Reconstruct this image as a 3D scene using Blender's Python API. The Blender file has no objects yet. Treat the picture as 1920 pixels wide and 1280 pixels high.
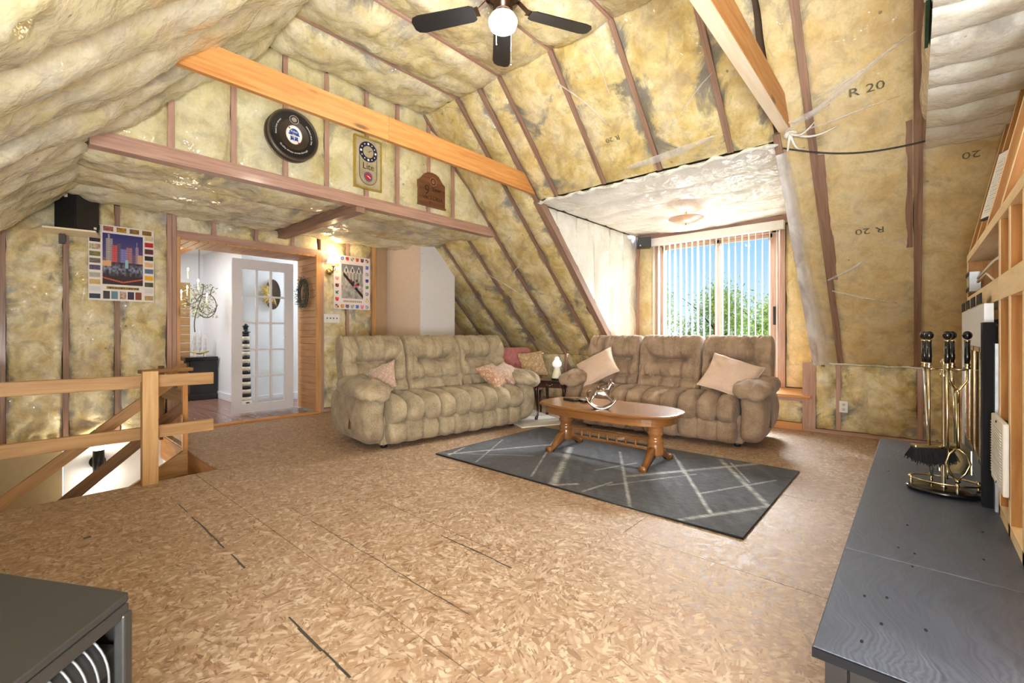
import bpy, bmesh, math, random
import numpy as np
from mathutils import Matrix, Vector
SC = bpy.context.scene
COL = SC.collection
PI = math.pi
R = math.radians
random.seed(5)
rng = np.random.default_rng(7)

# ------------------------------------------------------------------ camera, world, lights, exposure
cam_d = bpy.data.cameras.new('camera')
cam = bpy.data.objects.new('camera', cam_d)
COL.objects.link(cam)
cam_d.sensor_fit = 'HORIZONTAL'
cam_d.sensor_width = 36.0
cam_d.lens = 36.0 * 851.0 / 1920.0
cam_d.shift_y = -15.0 / 1920.0
cam_d.clip_start = 0.02
YAW = math.atan2(755, 851)                       # heading measured from +x towards +y
cam.location = (0, 0, 1.06)
cam.rotation_euler = (R(90), 0, YAW - R(90))
SC.camera = cam

w = bpy.data.worlds.new('sky')
SC.world = w
w.use_nodes = True
nt = w.node_tree
for n in list(nt.nodes):
    nt.nodes.remove(n)
wo = nt.nodes.new('ShaderNodeOutputWorld')
bg = nt.nodes.new('ShaderNodeBackground')
tc = nt.nodes.new('ShaderNodeTexCoord')
sp = nt.nodes.new('ShaderNodeSeparateXYZ')
rp = nt.nodes.new('ShaderNodeValToRGB')
nt.links.new(tc.outputs['Generated'], sp.inputs[0])
nt.links.new(sp.outputs['Z'], rp.inputs[0])
rp.color_ramp.elements[0].position = 0.0
rp.color_ramp.elements[0].color = (0.80, 0.90, 1.0, 1)
rp.color_ramp.elements[1].position = 0.55
rp.color_ramp.elements[1].color = (0.16, 0.40, 0.85, 1)
e = rp.color_ramp.elements.new(0.17)
e.color = (0.36, 0.66, 0.97, 1)
nt.links.new(rp.outputs[0], bg.inputs[0])
bg.inputs[1].default_value = 0.52
nt.links.new(bg.outputs[0], wo.inputs[0])


def lamp(name, kind, loc, power, color=(1, 1, 1), size=0.1, size_y=None, target=None, spread=None, parent=None):
    d = bpy.data.lights.new(name, kind)
    d.energy = power
    d.color = color
    if kind == 'AREA':
        d.shape = 'RECTANGLE'
        d.size = size
        d.size_y = size_y or size
        if spread:
            d.spread = R(spread)
    elif kind == 'SUN':
        d.angle = R(size)
    else:
        d.shadow_soft_size = size
    o = bpy.data.objects.new(name, d)
    COL.objects.link(o)
    o.location = loc
    if target is not None:
        v = Vector(target) - Vector(loc)
        o.rotation_euler = v.to_track_quat('-Z', 'Y').to_euler()
    return o


lamp('sunlight', 'SUN', (9, -3, 9), 3.6, (1.0, 0.95, 0.86), 1.0, target=(8.2, 2.0, 0.0))
lamp('sky_fill', 'AREA', (8.7, 2.0, 3.9), 2050, (0.93, 0.965, 1.0), 3.2, 1.8, target=(5.2, 2.1, 0.7))  # added area lamp above the window, out of view, strengthens the sky
lamp('dormer_ceiling_fill', 'AREA', (8.2, 2.0, -0.7), 190, (0.98, 0.99, 1.0), 2.6, 1.6, target=(5.0, 2.0, 2.6))  # added up-facing lamp outside, out of view, brightens the dormer ceiling
lamp('camera_fill', 'AREA', (-0.75, -0.75, 1.95), 52, (0.93, 0.965, 1.0), 1.0, 1.0, target=(3.2, 2.6, 1.3))  # added soft fill lamp behind the camera
lamp('soffit_fill', 'AREA', (-0.35, -1.2, 0.85), 46, (0.93, 0.965, 1.0), 0.8, 0.8, target=(3.6, -0.4, 2.1))  # added fill lamp behind the camera, brightens the right-hand soffit
lamp('ceiling_fill', 'AREA', (-0.55, -0.35, 0.9), 100, (0.93, 0.965, 1.0), 0.9, 0.9, target=(1.2, 1.5, 3.4))  # added fill lamp behind the camera, aimed up at the ceiling
lamp('hall_fill', 'AREA', (0.9, 8.0, 2.15), 17, (0.95, 0.97, 1.0), 1.4, 1.4, target=(1.9, 8.0, 0.0))  # unseen area lamp under the hall ceiling, added to light the hall
lamp('hall_side_fill', 'AREA', (4.0, 7.0, 2.2), 9, (0.95, 0.97, 1.0), 0.8, 0.5, target=(2.6, 7.1, 0.4))  # unseen area lamp added at the hall's right, lights behind the glass door
lamp('stair_area_lamp', 'AREA', (0.0, 4.9, -1.9), 6, (1.0, 0.95, 0.88), 0.8, 0.8, target=(0.1, 5.6, 0.0))  # unseen area lamp low in the stairwell, aimed up at its wall

vs_ = SC.view_settings
vs_.view_transform = 'Standard'
vs_.look = 'None'
vs_.gamma = 1.0
vs_.use_curve_mapping = False
vs_.exposure = 1.12
try:
    SC.cycles.max_bounces = 10
    SC.cycles.diffuse_bounces = 4
    SC.cycles.transparent_max_bounces = 16
    SC.cycles.caustics_reflective = False
    SC.cycles.caustics_refractive = False
    SC.cycles.sample_clamp_indirect = 6
except Exception:
    pass

# ------------------------------------------------------------------ node helpers and materials


class NT:
    def __init__(s, name):
        s.m = bpy.data.materials.new(name)
        s.m.use_nodes = True
        s.t = s.m.node_tree
        s.b = s.t.nodes['Principled BSDF']
        s.o = s.t.nodes['Material Output']

    def n(s, typ, **kw):
        q = s.t.nodes.new('ShaderNode' + typ)
        ins = kw.pop('i', {})
        for k, v in kw.items():
            setattr(q, k, v)
        for k, v in ins.items():
            if isinstance(v, bpy.types.NodeSocket):
                s.t.links.new(v, q.inputs[k])
            else:
                q.inputs[k].default_value = v
        return q

    def l(s, a, b):
        s.t.links.new(a, b)

    def set(s, **kw):
        for k, v in kw.items():
            k = k.replace('_', ' ')
            if isinstance(v, bpy.types.NodeSocket):
                s.l(v, s.b.inputs[k])
            else:
                s.b.inputs[k].default_value = v
        return s

    def noise(s, vec, scale, detail=4, rough=0.55, dist=0.0, typ='FBM'):
        q = s.n('TexNoise', i={'Vector': vec, 'Scale': scale, 'Detail': detail, 'Roughness': rough, 'Distortion': dist})
        q.noise_type = typ
        return q

    def ramp(s, fac, *stops, interp='LINEAR'):
        q = s.n('ValToRGB', i={'Fac': fac})
        cr = q.color_ramp
        cr.interpolation = interp
        while len(cr.elements) > 1:
            cr.elements.remove(cr.elements[-1])
        for k, (p, c) in enumerate(stops):
            el = cr.elements[0] if k == 0 else cr.elements.new(p)
            el.position = p
            el.color = (*c, 1) if len(c) == 3 else c
        return q.outputs[0]

    def math(s, op, a, b=None, c=None, clamp=False):
        q = s.n('Math', operation=op, use_clamp=clamp)
        for k, v in enumerate((a, b, c)):
            if v is None:
                continue
            if isinstance(v, bpy.types.NodeSocket):
                s.l(v, q.inputs[k])
            else:
                q.inputs[k].default_value = v
        return q.outputs[0]

    def mix(s, fac, a, b, blend='MIX'):
        q = s.n('Mix', data_type='RGBA', blend_type=blend)
        for k, v in ((0, fac), (6, a), (7, b)):
            if isinstance(v, bpy.types.NodeSocket):
                s.l(v, q.inputs[k])
            else:
                q.inputs[k].default_value = v if k == 0 else ((*v, 1) if len(v) == 3 else v)
        return q.outputs[2]

    def map(s, vec, scale=(1, 1, 1), rot=(0, 0, 0), loc=(0, 0, 0)):
        return s.n('Mapping', i={'Vector': vec, 'Scale': scale, 'Rotation': rot, 'Location': loc}).outputs[0]

    def bump(s, h, strength=0.3, dist=0.01, normal=None):
        i = {'Height': h, 'Strength': strength, 'Distance': dist}
        if normal is not None:
            i['Normal'] = normal
        return s.n('Bump', i=i).outputs[0]


def rgb(r, g, b):
    f = lambda c: (c / 255 / 12.92) if c / 255 <= 0.04045 else ((c / 255 + 0.055) / 1.055) ** 2.4
    return (f(r), f(g), f(b))


def plain(name, color, rough=0.5, metal=0.0, var=0.06, scale=20, bump=0.0, **kw):
    q = NT(name)
    tc = q.n('TexCoord')
    nz = q.noise(tc.outputs['Object'], scale, 3)
    lo = tuple(max(0, c * (1 - var * 2)) for c in color)
    hi = tuple(min(1, c * (1 + var * 2)) for c in color)
    q.set(Base_Color=q.ramp(nz.outputs[0], (0.3, lo), (0.7, hi)), Roughness=rough, Metallic=metal, **kw)
    if bump:
        q.set(Normal=q.bump(nz.outputs[0], bump, 0.004))
    return q.m


def wood(name, color, dark, rough=0.55, knots=0.0, grain=45.0, coat=0.0, film=0.0, light=None):
    """grain runs along U (metres)"""
    q = NT(name)
    tc = q.n('TexCoord')
    oi = q.n('ObjectInfo')
    off = q.n('VectorMath', operation='ADD', i={0: tc.outputs['UV'], 1: (0, 0, 0)})
    cmb = q.n('CombineXYZ', i={'X': q.math('MULTIPLY', oi.outputs['Random'], 37.0), 'Y': q.math('MULTIPLY', oi.outputs['Random'], 91.0)})
    q.l(cmb.outputs[0], off.inputs[1])
    v = off.outputs[0]
    nz = q.noise(q.map(v, (2.2, grain, 1)), 1.0, 5, 0.6, 0.6)
    big = q.noise(q.map(v, (1.3, 6, 1)), 1.0, 3)
    c = q.ramp(nz.outputs[0], (0.3, dark), (0.62, color), (0.85, light or color))
    c = q.mix(q.math('MULTIPLY', big.outputs[0], 0.35), c, dark)
    if knots:
        vo = q.n('TexVoronoi', i={'Vector': q.map(v, (2.6, 10, 1)), 'Scale': 1.0, 'Randomness': 1.0})
        k = q.ramp(vo.outputs['Distance'], (0.09, (1, 1, 1)), (0.22, (0, 0, 0)))
        sel = q.math('GREATER_THAN', q.n('SeparateColor', i={0: vo.outputs['Color']}).outputs[0], 0.72)
        c = q.mix(q.math('MULTIPLY', q.math('MULTIPLY', k, sel), knots), c, tuple(x * 0.22 for x in color))
    q.set(Base_Color=c, Roughness=rough, Coat_Weight=coat, Coat_Roughness=0.15)
    q.set(Normal=q.bump(nz.outputs[0], 0.25, 0.002))
    return q.m


def batt_mat(name, a, b, c, stain=1.0, film=0.5, haze=0.0, wr=1.0, thr=0.60):
    """fibreglass insulation under clear poly: blotchy yellow, dark dust stains, wrinkled glossy coat"""
    q = NT(name)
    tc = q.n('TexCoord')
    P = tc.outputs['Object']
    uv = q.n('SeparateXYZ', i={0: tc.outputs['UV']})
    edge = q.math('ABSOLUTE', q.math('MULTIPLY_ADD', uv.outputs[0], 2.0, -1.0))
    n1 = q.noise(P, 4.2, 8, 0.68, 0.4)
    n2 = q.noise(P, 55.0, 4, 0.75)
    base = q.ramp(n1.outputs[0], (0.34, a), (0.48, b), (0.62, c))
    base = q.mix(q.math('MULTIPLY', q.ramp(n2.outputs[0], (0.35, (0, 0, 0)), (0.75, (1, 1, 1))), 0.42), base, tuple(x * 0.62 for x in b))
    n3 = q.noise(P, 1.9, 8, 0.68, 0.9)
    s = q.math('ADD', n3.outputs[0], q.math('MULTIPLY', q.math('POWER', edge, 2.5), 0.14))
    st = q.ramp(s, (thr, (0, 0, 0)), (thr + 0.10, (1, 1, 1)))
    base = q.mix(q.math('MULTIPLY', st, 0.74 * stain), base, (0.105, 0.10, 0.085))
    # plastic wrinkles
    warp = q.noise(P, 1.5, 2)
    wv = q.n('VectorMath', operation='MULTIPLY_ADD', i={0: warp.outputs['Color'], 1: (0.32, 0.32, 0.32), 2: P})
    r1 = q.noise(q.map(wv.outputs[0], (1.3, 1.3, 2.6), (0.5, 0.3, 0.2)), 1.0, 1.2, 0.35, 0.0, 'RIDGED_MULTIFRACTAL')
    r2 = q.noise(wv.outputs[0], 7.0, 4, 0.5)
    wrk = q.math('ADD', q.math('MULTIPLY', r1.outputs[0], 0.55), r2.outputs[0])
    n4 = q.noise(P, 9.0, 6, 0.7, 0.5)
    base = q.mix(q.ramp(n4.outputs[0], (0.48, (0, 0, 0)), (0.66, (0.55 * min(1, stain), 0.55 * min(1, stain), 0.55 * min(1, stain)))), base, (0.27, 0.215, 0.13))
    vo = q.n('TexVoronoi', i={'Vector': P, 'Scale': 7.0, 'Randomness': 1.0})
    spk = q.math('MULTIPLY', q.math('LESS_THAN', vo.outputs['Distance'], 0.075), q.math('GREATER_THAN', q.n('SeparateColor', i={0: vo.outputs['Color']}).outputs[0], 0.78))
    base = q.mix(q.math('MULTIPLY', spk, 0.7 * min(1.0, stain + .2)), base, (0.10, 0.075, 0.05))
    if haze:  # film's whitish sheen mixed into the base colour as soft patches
        hz = q.ramp(q.noise(wv.outputs[0], 2.6, 5, 0.6).outputs[0], (0.35, (0, 0, 0)), (0.75, (1, 1, 1)))
        base = q.mix(q.math('MULTIPLY', hz, haze), base, (0.76, 0.745, 0.735))
    q.set(Base_Color=base, Roughness=0.75, Coat_Weight=film, Coat_Roughness=0.10, Coat_IOR=1.5)
    q.set(Normal=q.bump(r2.outputs[0], 0.25 * wr, 0.02, q.bump(n2.outputs[0], 0.3, 0.004)))
    q.set(Coat_Normal=q.bump(wrk, 1.0 * wr, 0.05))
    return q.m


YA, YB, YC = rgb(176, 142, 74), rgb(205, 182, 108), rgb(226, 210, 160)
M = {}
M['batt_slope'] = batt_mat('insulation_yellow', rgb(186, 154, 76), rgb(218, 194, 120), rgb(236, 222, 174), 1.2, 0.45, 0.26, 0.8, 0.57)
M['batt_wall'] = batt_mat('insulation_wall', rgb(186, 152, 80), rgb(226, 205, 136), rgb(244, 234, 196), 1.1, 0.8, 0.38, 1.5, 0.575)
M['batt_gable'] = batt_mat('insulation_gable', rgb(206, 192, 126), rgb(224, 213, 156), rgb(236, 229, 188), 0.7, 0.55, 0.3, 0.9, 0.62)
M['batt_ceiling'] = batt_mat('insulation_ceiling', rgb(194, 172, 104), rgb(222, 206, 146), rgb(240, 231, 194), 1.05, 0.95, 0.36, 1.4, 0.60)
M['batt_west'] = batt_mat('insulation_west', rgb(200, 186, 126), rgb(222, 213, 164), rgb(238, 232, 202), 0.85, 1.0, 0.42, 1.5, 0.61)
M['batt_right'] = batt_mat('insulation_right', rgb(210, 178, 112), rgb(228, 203, 142), rgb(236, 219, 170), 0.7, 0.40, 0.25, 0.8, 0.625)
M['film_white'] = batt_mat('white_poly_film', rgb(222, 218, 204), rgb(236, 233, 222), rgb(244, 242, 236), 0.10, 0.7, 0.5, 1.2, 0.62)
M['film_grey'] = batt_mat('grey_poly_film', rgb(226, 226, 204), rgb(240, 239, 224), rgb(248, 247, 240), 0.55, 0.7, 0.3, 1.2, 0.64)
M['rafter'] = wood('rafter_wood', rgb(164, 130, 108), rgb(120, 92, 76), 0.6, 0.5, coat=0.3)
M['stud_pink'] = wood('plate_wood', rgb(196, 160, 140), rgb(162, 124, 108), 0.6, 0.2, coat=0.35)
M['sheathing'] = plain('sheathing', rgb(92, 72, 52), 0.9)
M['pine'] = wood('orange_pine', rgb(220, 162, 96), rgb(188, 124, 64), 0.5, 0.95, 30)
M['pine_pale'] = wood('pale_pine', rgb(250, 236, 208), rgb(238, 214, 176), 0.6, 0.6, 30)
M['pine_rail'] = wood('rail_pine', rgb(194, 154, 104), rgb(158, 116, 70), 0.6, 0.9, 30)
M['pine_post'] = wood('post_pine', rgb(214, 174, 118), rgb(186, 142, 88), 0.6, 0.6, 30)
M['pine_dark'] = wood('stair_pine', rgb(136, 100, 64), rgb(98, 66, 38), 0.6, 0.6, 30)
M['plank'] = wood('jamb_plank', rgb(214, 166, 112), rgb(186, 134, 82), 0.5, 0.8, 24)
M['framing'] = wood('framing_lumber', rgb(242, 222, 186), rgb(222, 192, 146), 0.7, 0.4, 26)
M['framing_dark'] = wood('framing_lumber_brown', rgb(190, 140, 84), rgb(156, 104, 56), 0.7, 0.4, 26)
M['oak'] = wood('honey_oak', rgb(154, 102, 54), rgb(100, 60, 28), 0.26, 0.0, 38, 0.4)
M['mahogany'] = wood('dark_mahogany', rgb(70, 34, 26), rgb(36, 16, 14), 0.3, 0.0, 30, 0.3)
M['plaque'] = wood('plaque_wood', rgb(132, 88, 56), rgb(96, 58, 36), 0.45, 0.0, 24, 0.2)
M['handle_wood'] = wood('lever_wood', rgb(120, 84, 44), rgb(80, 52, 26), 0.45)
M['drywall'] = plain('drywall_white', rgb(232, 230, 230), 0.8, 0, 0.01)
M['drywall_pink'] = plain('drywall_pink', rgb(226, 208, 192), 0.85, 0, 0.015)
M['drywall_tan'] = plain('drywall_tan', rgb(186, 158, 122), 0.85, 0, 0.02)
M['drywall_olive'] = plain('drywall_grey_beige', rgb(168, 148, 112), 0.85, 0, 0.02)  # tan-grey board for the left stairwell panel
M['white_paint'] = plain('white_paint', rgb(228, 228, 232), 0.45, 0, 0.01)
M['hall_wall'] = plain('hall_wall_paint', rgb(226, 228, 230), 0.7, 0, 0.01)
M['plastic_white'] = plain('white_plastic', rgb(240, 238, 234), 0.4, 0, 0.01)
M['black'] = plain('black_satin', rgb(30, 30, 32), 0.4, 0, 0.05)
M['black_gloss'] = plain('black_gloss', rgb(16, 16, 18), 0.18, 0, 0.05)
M['navy'] = plain('dark_navy', rgb(34, 36, 52), 0.6)
M['insert_black'] = plain('insert_black', rgb(16, 16, 20), 0.7, 0, 0.02, Specular_IOR_Level=0.2)
M['charcoal'] = plain('charcoal_metal', rgb(66, 64, 60), 0.5, 0.2, 0.05, 60)
M['stove'] = plain('stove_enamel', rgb(46, 45, 43), 0.45, 0.1, 0.04, 60)
M['steel'] = plain('galvanised_steel', rgb(150, 152, 156), 0.4, 0.6, 0.12, 14)
M['grey_panel'] = plain('grey_panel', rgb(206, 208, 212), 0.4, 0.2, 0.02)
M['brass'] = plain('brass', rgb(192, 178, 140), 0.24, 1.0, 0.04)
M['brass_pale'] = plain('pale_brass', rgb(208, 196, 164), 0.24, 1.0, 0.04)
M['chrome'] = plain('chrome', rgb(200, 196, 190), 0.15, 1.0, 0.04)
M['bronze'] = plain('bronze', rgb(92, 74, 62), 0.25, 0.9, 0.1)
M['pewter'] = plain('pewter', rgb(168, 158, 146), 0.28, 0.9, 0.15, 60)
M['pewter_dark'] = plain('dark_pewter', rgb(112, 84, 66), 0.4, 0.7, 0.2, 80)
M['green_leaf'] = plain('wreath_green', rgb(126, 126, 108), 0.8, 0, 0.35, 60)
M['vine_leaf'] = plain('vine_leaf', rgb(126, 130, 88), 0.6, 0, 0.25, 60)
M['straw'] = plain('straw', rgb(206, 178, 104), 0.75, 0, 0.2, 50)
M['dark_wicker'] = plain('dark_wicker', rgb(78, 68, 58), 0.8, 0, 0.2, 60)
M['cream'] = plain('cream', rgb(232, 222, 198), 0.6, 0, 0.04)
M['pink_velvet'] = plain('pink_velvet', rgb(176, 108, 104), 0.85, 0, 0.1, 30, Sheen_Weight=0.4)
M['rose'] = plain('rose_linen', rgb(214, 186, 164), 0.85, 0, 0.04, 90, 0.3)
M['wicker_gold'] = plain('model_ship_gold', rgb(214, 176, 92), 0.5, 0.2, 0.1)
M['paper'] = plain('paper', rgb(240, 240, 240), 0.7, 0, 0.01)
M['soot'] = plain('soot_black', rgb(14, 13, 12), 0.9)
M['cable'] = plain('black_cable', rgb(34, 32, 34), 0.5)
M['green_sign'] = plain('dark_green_sign', rgb(26, 74, 58), 0.5, 0, 0.1)
M['bark'] = plain('bark', rgb(86, 72, 56), 0.9, 0, 0.2, 30)
M['grass'] = plain('lawn', rgb(110, 150, 70), 0.9, 0, 0.2, 3)
M['batt_ink'] = plain('batt_ink', rgb(110, 104, 84), 0.8, 0, 0.25, 40)
M['soil'] = plain('tree_leaf_dark', rgb(84, 112, 44), 0.7, 0, 0.3, 6)
M['blind'] = plain('blind_vinyl', rgb(244, 242, 236), 0.5, 0, 0.01, Transmission_Weight=0.0)


def emis(name, color, strength):
    q = NT(name)
    tc = q.n('TexCoord')
    nz = q.noise(tc.outputs['Object'], 8, 1)
    q.set(Base_Color=(*color, 1), Emission_Color=q.mix(q.math('MULTIPLY', nz.outputs[0], 0.1), color, (1, 1, 1)), Emission_Strength=strength, Roughness=0.5)
    return q.m


M['globe'] = emis('lit_globe', (1.0, 0.93, 0.82), 3.2)
M['bulb'] = emis('candle_bulb', (1.0, 0.85, 0.6), 6)
M['shade_lit'] = emis('lit_lampshade', (1.0, 0.84, 0.62), 0.75)
M['led'] = emis('sconce_led', (1.0, 0.93, 0.78), 8)
M['bowl_glass'] = plain('peach_glass_bowl', rgb(222, 182, 152), 0.25, 0, 0.03)  # unlit tinted glass, no emission
M['milk_glass'] = plain('milk_glass', rgb(246, 246, 246), 0.2, 0, 0.0, Emission_Color=(1, 1, 1, 1), Emission_Strength=0.15)


def glass_mat(name, tint=(1, 1, 1), refl=0.08):
    q = NT(name)
    t = q.n('BsdfTransparent', i={'Color': (*tint, 1)})
    g = q.n('BsdfGlossy', i={'Roughness': 0.02})
    fr = q.n('Fresnel', i={'IOR': 1.45})
    mx = q.n('MixShader', i={0: q.math('MULTIPLY', fr.outputs[0], refl * 10), 1: t.outputs[0], 2: g.outputs[0]})
    q.l(mx.outputs[0], q.o.inputs['Surface'])
    return q.m


M['glass'] = glass_mat('window_glass', (0.97, 0.99, 1.0), 0.05)
M['fire_glass'] = glass_mat('firebox_glass', (0.85, 0.76, 0.66), 0.025)


def osb_mat():
    q = NT('osb_flakes')
    tc = q.n('TexCoord')
    P = tc.outputs['Object']

    def layer(seed, cs, fl, fw):
        v0 = q.n('TexVoronoi', i={'Vector': q.map(P, (1, 1, 0.0), loc=(seed, seed * 2, 0)), 'Scale': cs, 'Randomness': 1.0})
        ang = q.math('MULTIPLY', q.n('SeparateColor', i={0: v0.outputs['Color']}).outputs[0], 3.1416)
        ro = q.n('VectorRotate', rotation_type='Z_AXIS', i={'Vector': P, 'Angle': ang})
        v1 = q.n('TexVoronoi', i={'Vector': q.map(ro.outputs[0], (fl, fw, 0.0), loc=(seed * 3.1, seed, 0)), 'Scale': 1.0, 'Randomness': 1.0})
        return q.n('SeparateColor', i={0: v1.outputs['Color']}).outputs, v1.outputs['Distance']
    a, da = layer(3.7, 9.5, 20.0, 58.0)
    b, db = layer(11.3, 14.0, 29.0, 82.0)
    sel = q.math('GREATER_THAN', a[1], 0.52)
    val = q.math('ADD', q.math('MULTIPLY', sel, a[0]), q.math('MULTIPLY', q.math('SUBTRACT', 1.0, sel), b[0]))
    c = q.ramp(val, (0.0, rgb(128, 100, 76)), (0.09, rgb(168, 138, 110)), (0.35, rgb(178, 150, 122)), (0.7, rgb(194, 168, 141)), (1.0, rgb(218, 198, 174)))
    eg = q.ramp(q.math('ADD', q.math('MULTIPLY', sel, da), q.math('MULTIPLY', q.math('SUBTRACT', 1.0, sel), db)), (0.42, (0, 0, 0)), (0.75, (1, 1, 1)))
    c = q.mix(q.math('MULTIPLY', eg, 0.30), c, rgb(120, 88, 62))
    sv, _ = layer(7.9, 14.0, 42.0, 190.0)
    c = q.mix(q.math('MULTIPLY', q.math('LESS_THAN', sv[0], 0.075), 0.75), c, rgb(112, 84, 60))
    sv2, _ = layer(5.1, 10.0, 16.0, 60.0)
    c = q.mix(q.math('MULTIPLY', q.math('LESS_THAN', sv2[0], 0.05), 0.6), c, rgb(150, 108, 70))
    g = q.noise(q.map(P, (30, 30, 1)), 1.0, 4, 0.7)
    c = q.mix(q.math('MULTIPLY', g.outputs[0], 0.35), c, rgb(136, 100, 68))
    big = q.ramp(q.noise(P, 0.9, 4, 0.6).outputs[0], (0.42, (0, 0, 0)), (0.66, (1, 1, 1)))
    c = q.mix(q.math('MULTIPLY', big, 0.16), c, rgb(158, 134, 120))
    q.set(Base_Color=c, Roughness=q.math('MULTIPLY_ADD', val, 0.25, 0.48), Specular_IOR_Level=0.45)
    h = q.math('ADD', val, q.math('MULTIPLY', g.outputs[0], 0.4))
    q.set(Normal=q.bump(h, 0.28, 0.003))
    return q.m


M['osb'] = osb_mat()


def film_clear(name, alpha, fade):
    q = NT(name)
    tc = q.n('TexCoord')
    uv = q.n('SeparateXYZ', i={0: tc.outputs['UV']})
    nz = q.noise(q.map(tc.outputs['Object'], (3, 9, 3)), 1.0, 4, 0.6, 0.6)
    a_ = q.math('MULTIPLY', q.ramp(nz.outputs[0], (0.3, (0.45, 0.45, 0.45)), (0.62, (1, 1, 1))), alpha)
    if fade:
        a_ = q.math('MULTIPLY', a_, q.ramp(uv.outputs[0], (0.30, (1, 1, 1)), (0.95, (0, 0, 0))))
    q.set(Base_Color=(0.90, 0.88, 0.86, 1), Roughness=0.25, Alpha=a_, Normal=q.bump(nz.outputs[0], 0.5, 0.02))
    return q.m


M['film_clear'] = film_clear('clear_poly_film', 1.0, True)
M['film_glint'] = film_clear('poly_glint', 0.42, False)  # pale see-through white for strips that stand in for film glints


def painted_hearth():
    q = NT('black_painted_plywood')
    tc = q.n('TexCoord')
    P = tc.outputs['Object']
    wp = q.noise(P, 2.3, 3)
    v = q.n('VectorMath', operation='MULTIPLY_ADD', i={0: wp.outputs['Color'], 1: (0.35, 0.35, 0), 2: P})
    g = q.noise(q.map(v.outputs[0], (7, 120, 5)), 1.0, 5, 0.65, 0.4)
    g2 = q.n('TexWave', wave_type='BANDS', bands_direction='Y', i={'Vector': v.outputs[0], 'Scale': 22, 'Distortion': 5, 'Detail': 3, 'Detail Scale': 2.0})
    msk = q.ramp(q.noise(P, 2.1, 3).outputs[0], (0.55, (0, 0, 0)), (0.68, (1, 1, 1)))
    h = q.math('ADD', q.math('MULTIPLY', g.outputs[0], 0.55), q.math('MULTIPLY', q.math('MULTIPLY', g2.outputs['Color'], msk), 0.28))
    c = q.ramp(h, (0.2, rgb(62, 68, 82)), (0.55, rgb(88, 95, 112)), (0.9, rgb(112, 119, 137)))
    q.set(Base_Color=c, Roughness=0.42, Specular_IOR_Level=0.5, Normal=q.bump(h, 0.45, 0.004))
    return q.m


M['hearth'] = painted_hearth()


def fabric(name, a, b):
    q = NT(name)
    tc = q.n('TexCoord')
    P = tc.outputs['Object']
    n1 = q.noise(P, 160, 3, 0.7)
    n2 = q.noise(P, 7, 4, 0.6)
    f = q.math('ADD', q.math('MULTIPLY', n1.outputs[0], 0.55), q.math('MULTIPLY', n2.outputs[0], 0.45))
    q.set(Base_Color=q.ramp(f, (0.32, a), (0.66, b)), Roughness=0.95, Sheen_Weight=0.12, Sheen_Roughness=0.4, Specular_IOR_Level=0.15)
    q.set(Normal=q.bump(f, 0.35, 0.006))
    return q.m


M['sofa'] = fabric('plush_khaki', rgb(108, 94, 72), rgb(194, 176, 146))
M['sofa_backlit'] = fabric('plush_backlit', rgb(112, 90, 70), rgb(186, 160, 134))  # same plush as the other sofa, backlit brown tone put into the colour


def pattern_mat(name, c1, c2, c3, sc):
    q = NT(name)
    tc = q.n('TexCoord')
    P = q.map(tc.outputs['Object'], (1, 1, 1), (0.4, 0.3, 0.78))
    v = q.n('TexVoronoi', i={'Vector': P, 'Scale': sc, 'Randomness': 0.45})
    wv = q.noise(P, sc * 1.6, 3, 0.6, 1.0)
    c = q.ramp(v.outputs['Distance'], (0.16, c1), (0.24, c2), (0.42, c2), (0.5, c3))
    c = q.mix(q.ramp(wv.outputs[0], (0.45, (0, 0, 0)), (0.6, (1, 1, 1))), c, c3)
    q.set(Base_Color=c, Roughness=0.9, Sheen_Weight=0.3)
    return q.m


M['pat_rust'] = pattern_mat('rust_diamond_weave', rgb(128, 88, 64), rgb(204, 172, 134), rgb(164, 122, 96), 26)
M['pat_rose'] = pattern_mat('rose_medallion_weave', rgb(158, 126, 112), rgb(204, 182, 160), rgb(180, 148, 132), 34)
M['pat_floral'] = pattern_mat('floral_weave', rgb(120, 126, 88), rgb(202, 184, 138), rgb(168, 134, 98), 30)


def attr_mat(name, rough=0.55, pile=0.0, spec=0.3):
    q = NT(name)
    a = q.n('Attribute', attribute_name='Col')
    c = a.outputs['Color']
    tc = q.n('TexCoord')
    nz = q.noise(tc.outputs['Object'], 130 if pile else 40, 3, 0.75)
    if pile:
        st = q.noise(q.map(tc.outputs['Object'], (60, 7, 1), (0, 0, 0.5)), 1.0, 4, 0.65)
        k = q.math('MULTIPLY', nz.outputs[0], st.outputs[0])
        c = q.mix(0.75, c, q.ramp(k, (0.12, (0.22, 0.22, 0.22)), (0.40, (2.1, 2.1, 2.1))), 'MULTIPLY')
        q.set(Normal=q.bump(nz.outputs[0], 0.6, 0.006), Sheen_Weight=0.2)
    else:
        c = q.mix(0.12, c, nz.outputs['Color'], 'OVERLAY')
    q.set(Base_Color=c, Roughness=rough, Specular_IOR_Level=spec)
    return q.m


M['print'] = attr_mat('poster_print', 0.45)
M['rug'] = attr_mat('rug_pile', 0.95, 1.0, 0.1)


def leaf_mat(name, a, b):
    q = NT(name)
    tc = q.n('TexCoord')
    nz = q.noise(tc.outputs['Object'], 5.0, 3)
    c = q.ramp(nz.outputs[0], (0.3, a), (0.7, b))
    q.set(Base_Color=c, Roughness=0.6, Subsurface_Weight=0.0)
    tr = q.n('BsdfTranslucent')
    q.l(c, tr.inputs['Color'])
    mx = q.n('MixShader', i={0: 0.4, 1: q.b.outputs[0], 2: tr.outputs[0]})
    q.l(mx.outputs[0], q.o.inputs['Surface'])
    return q.m


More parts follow.
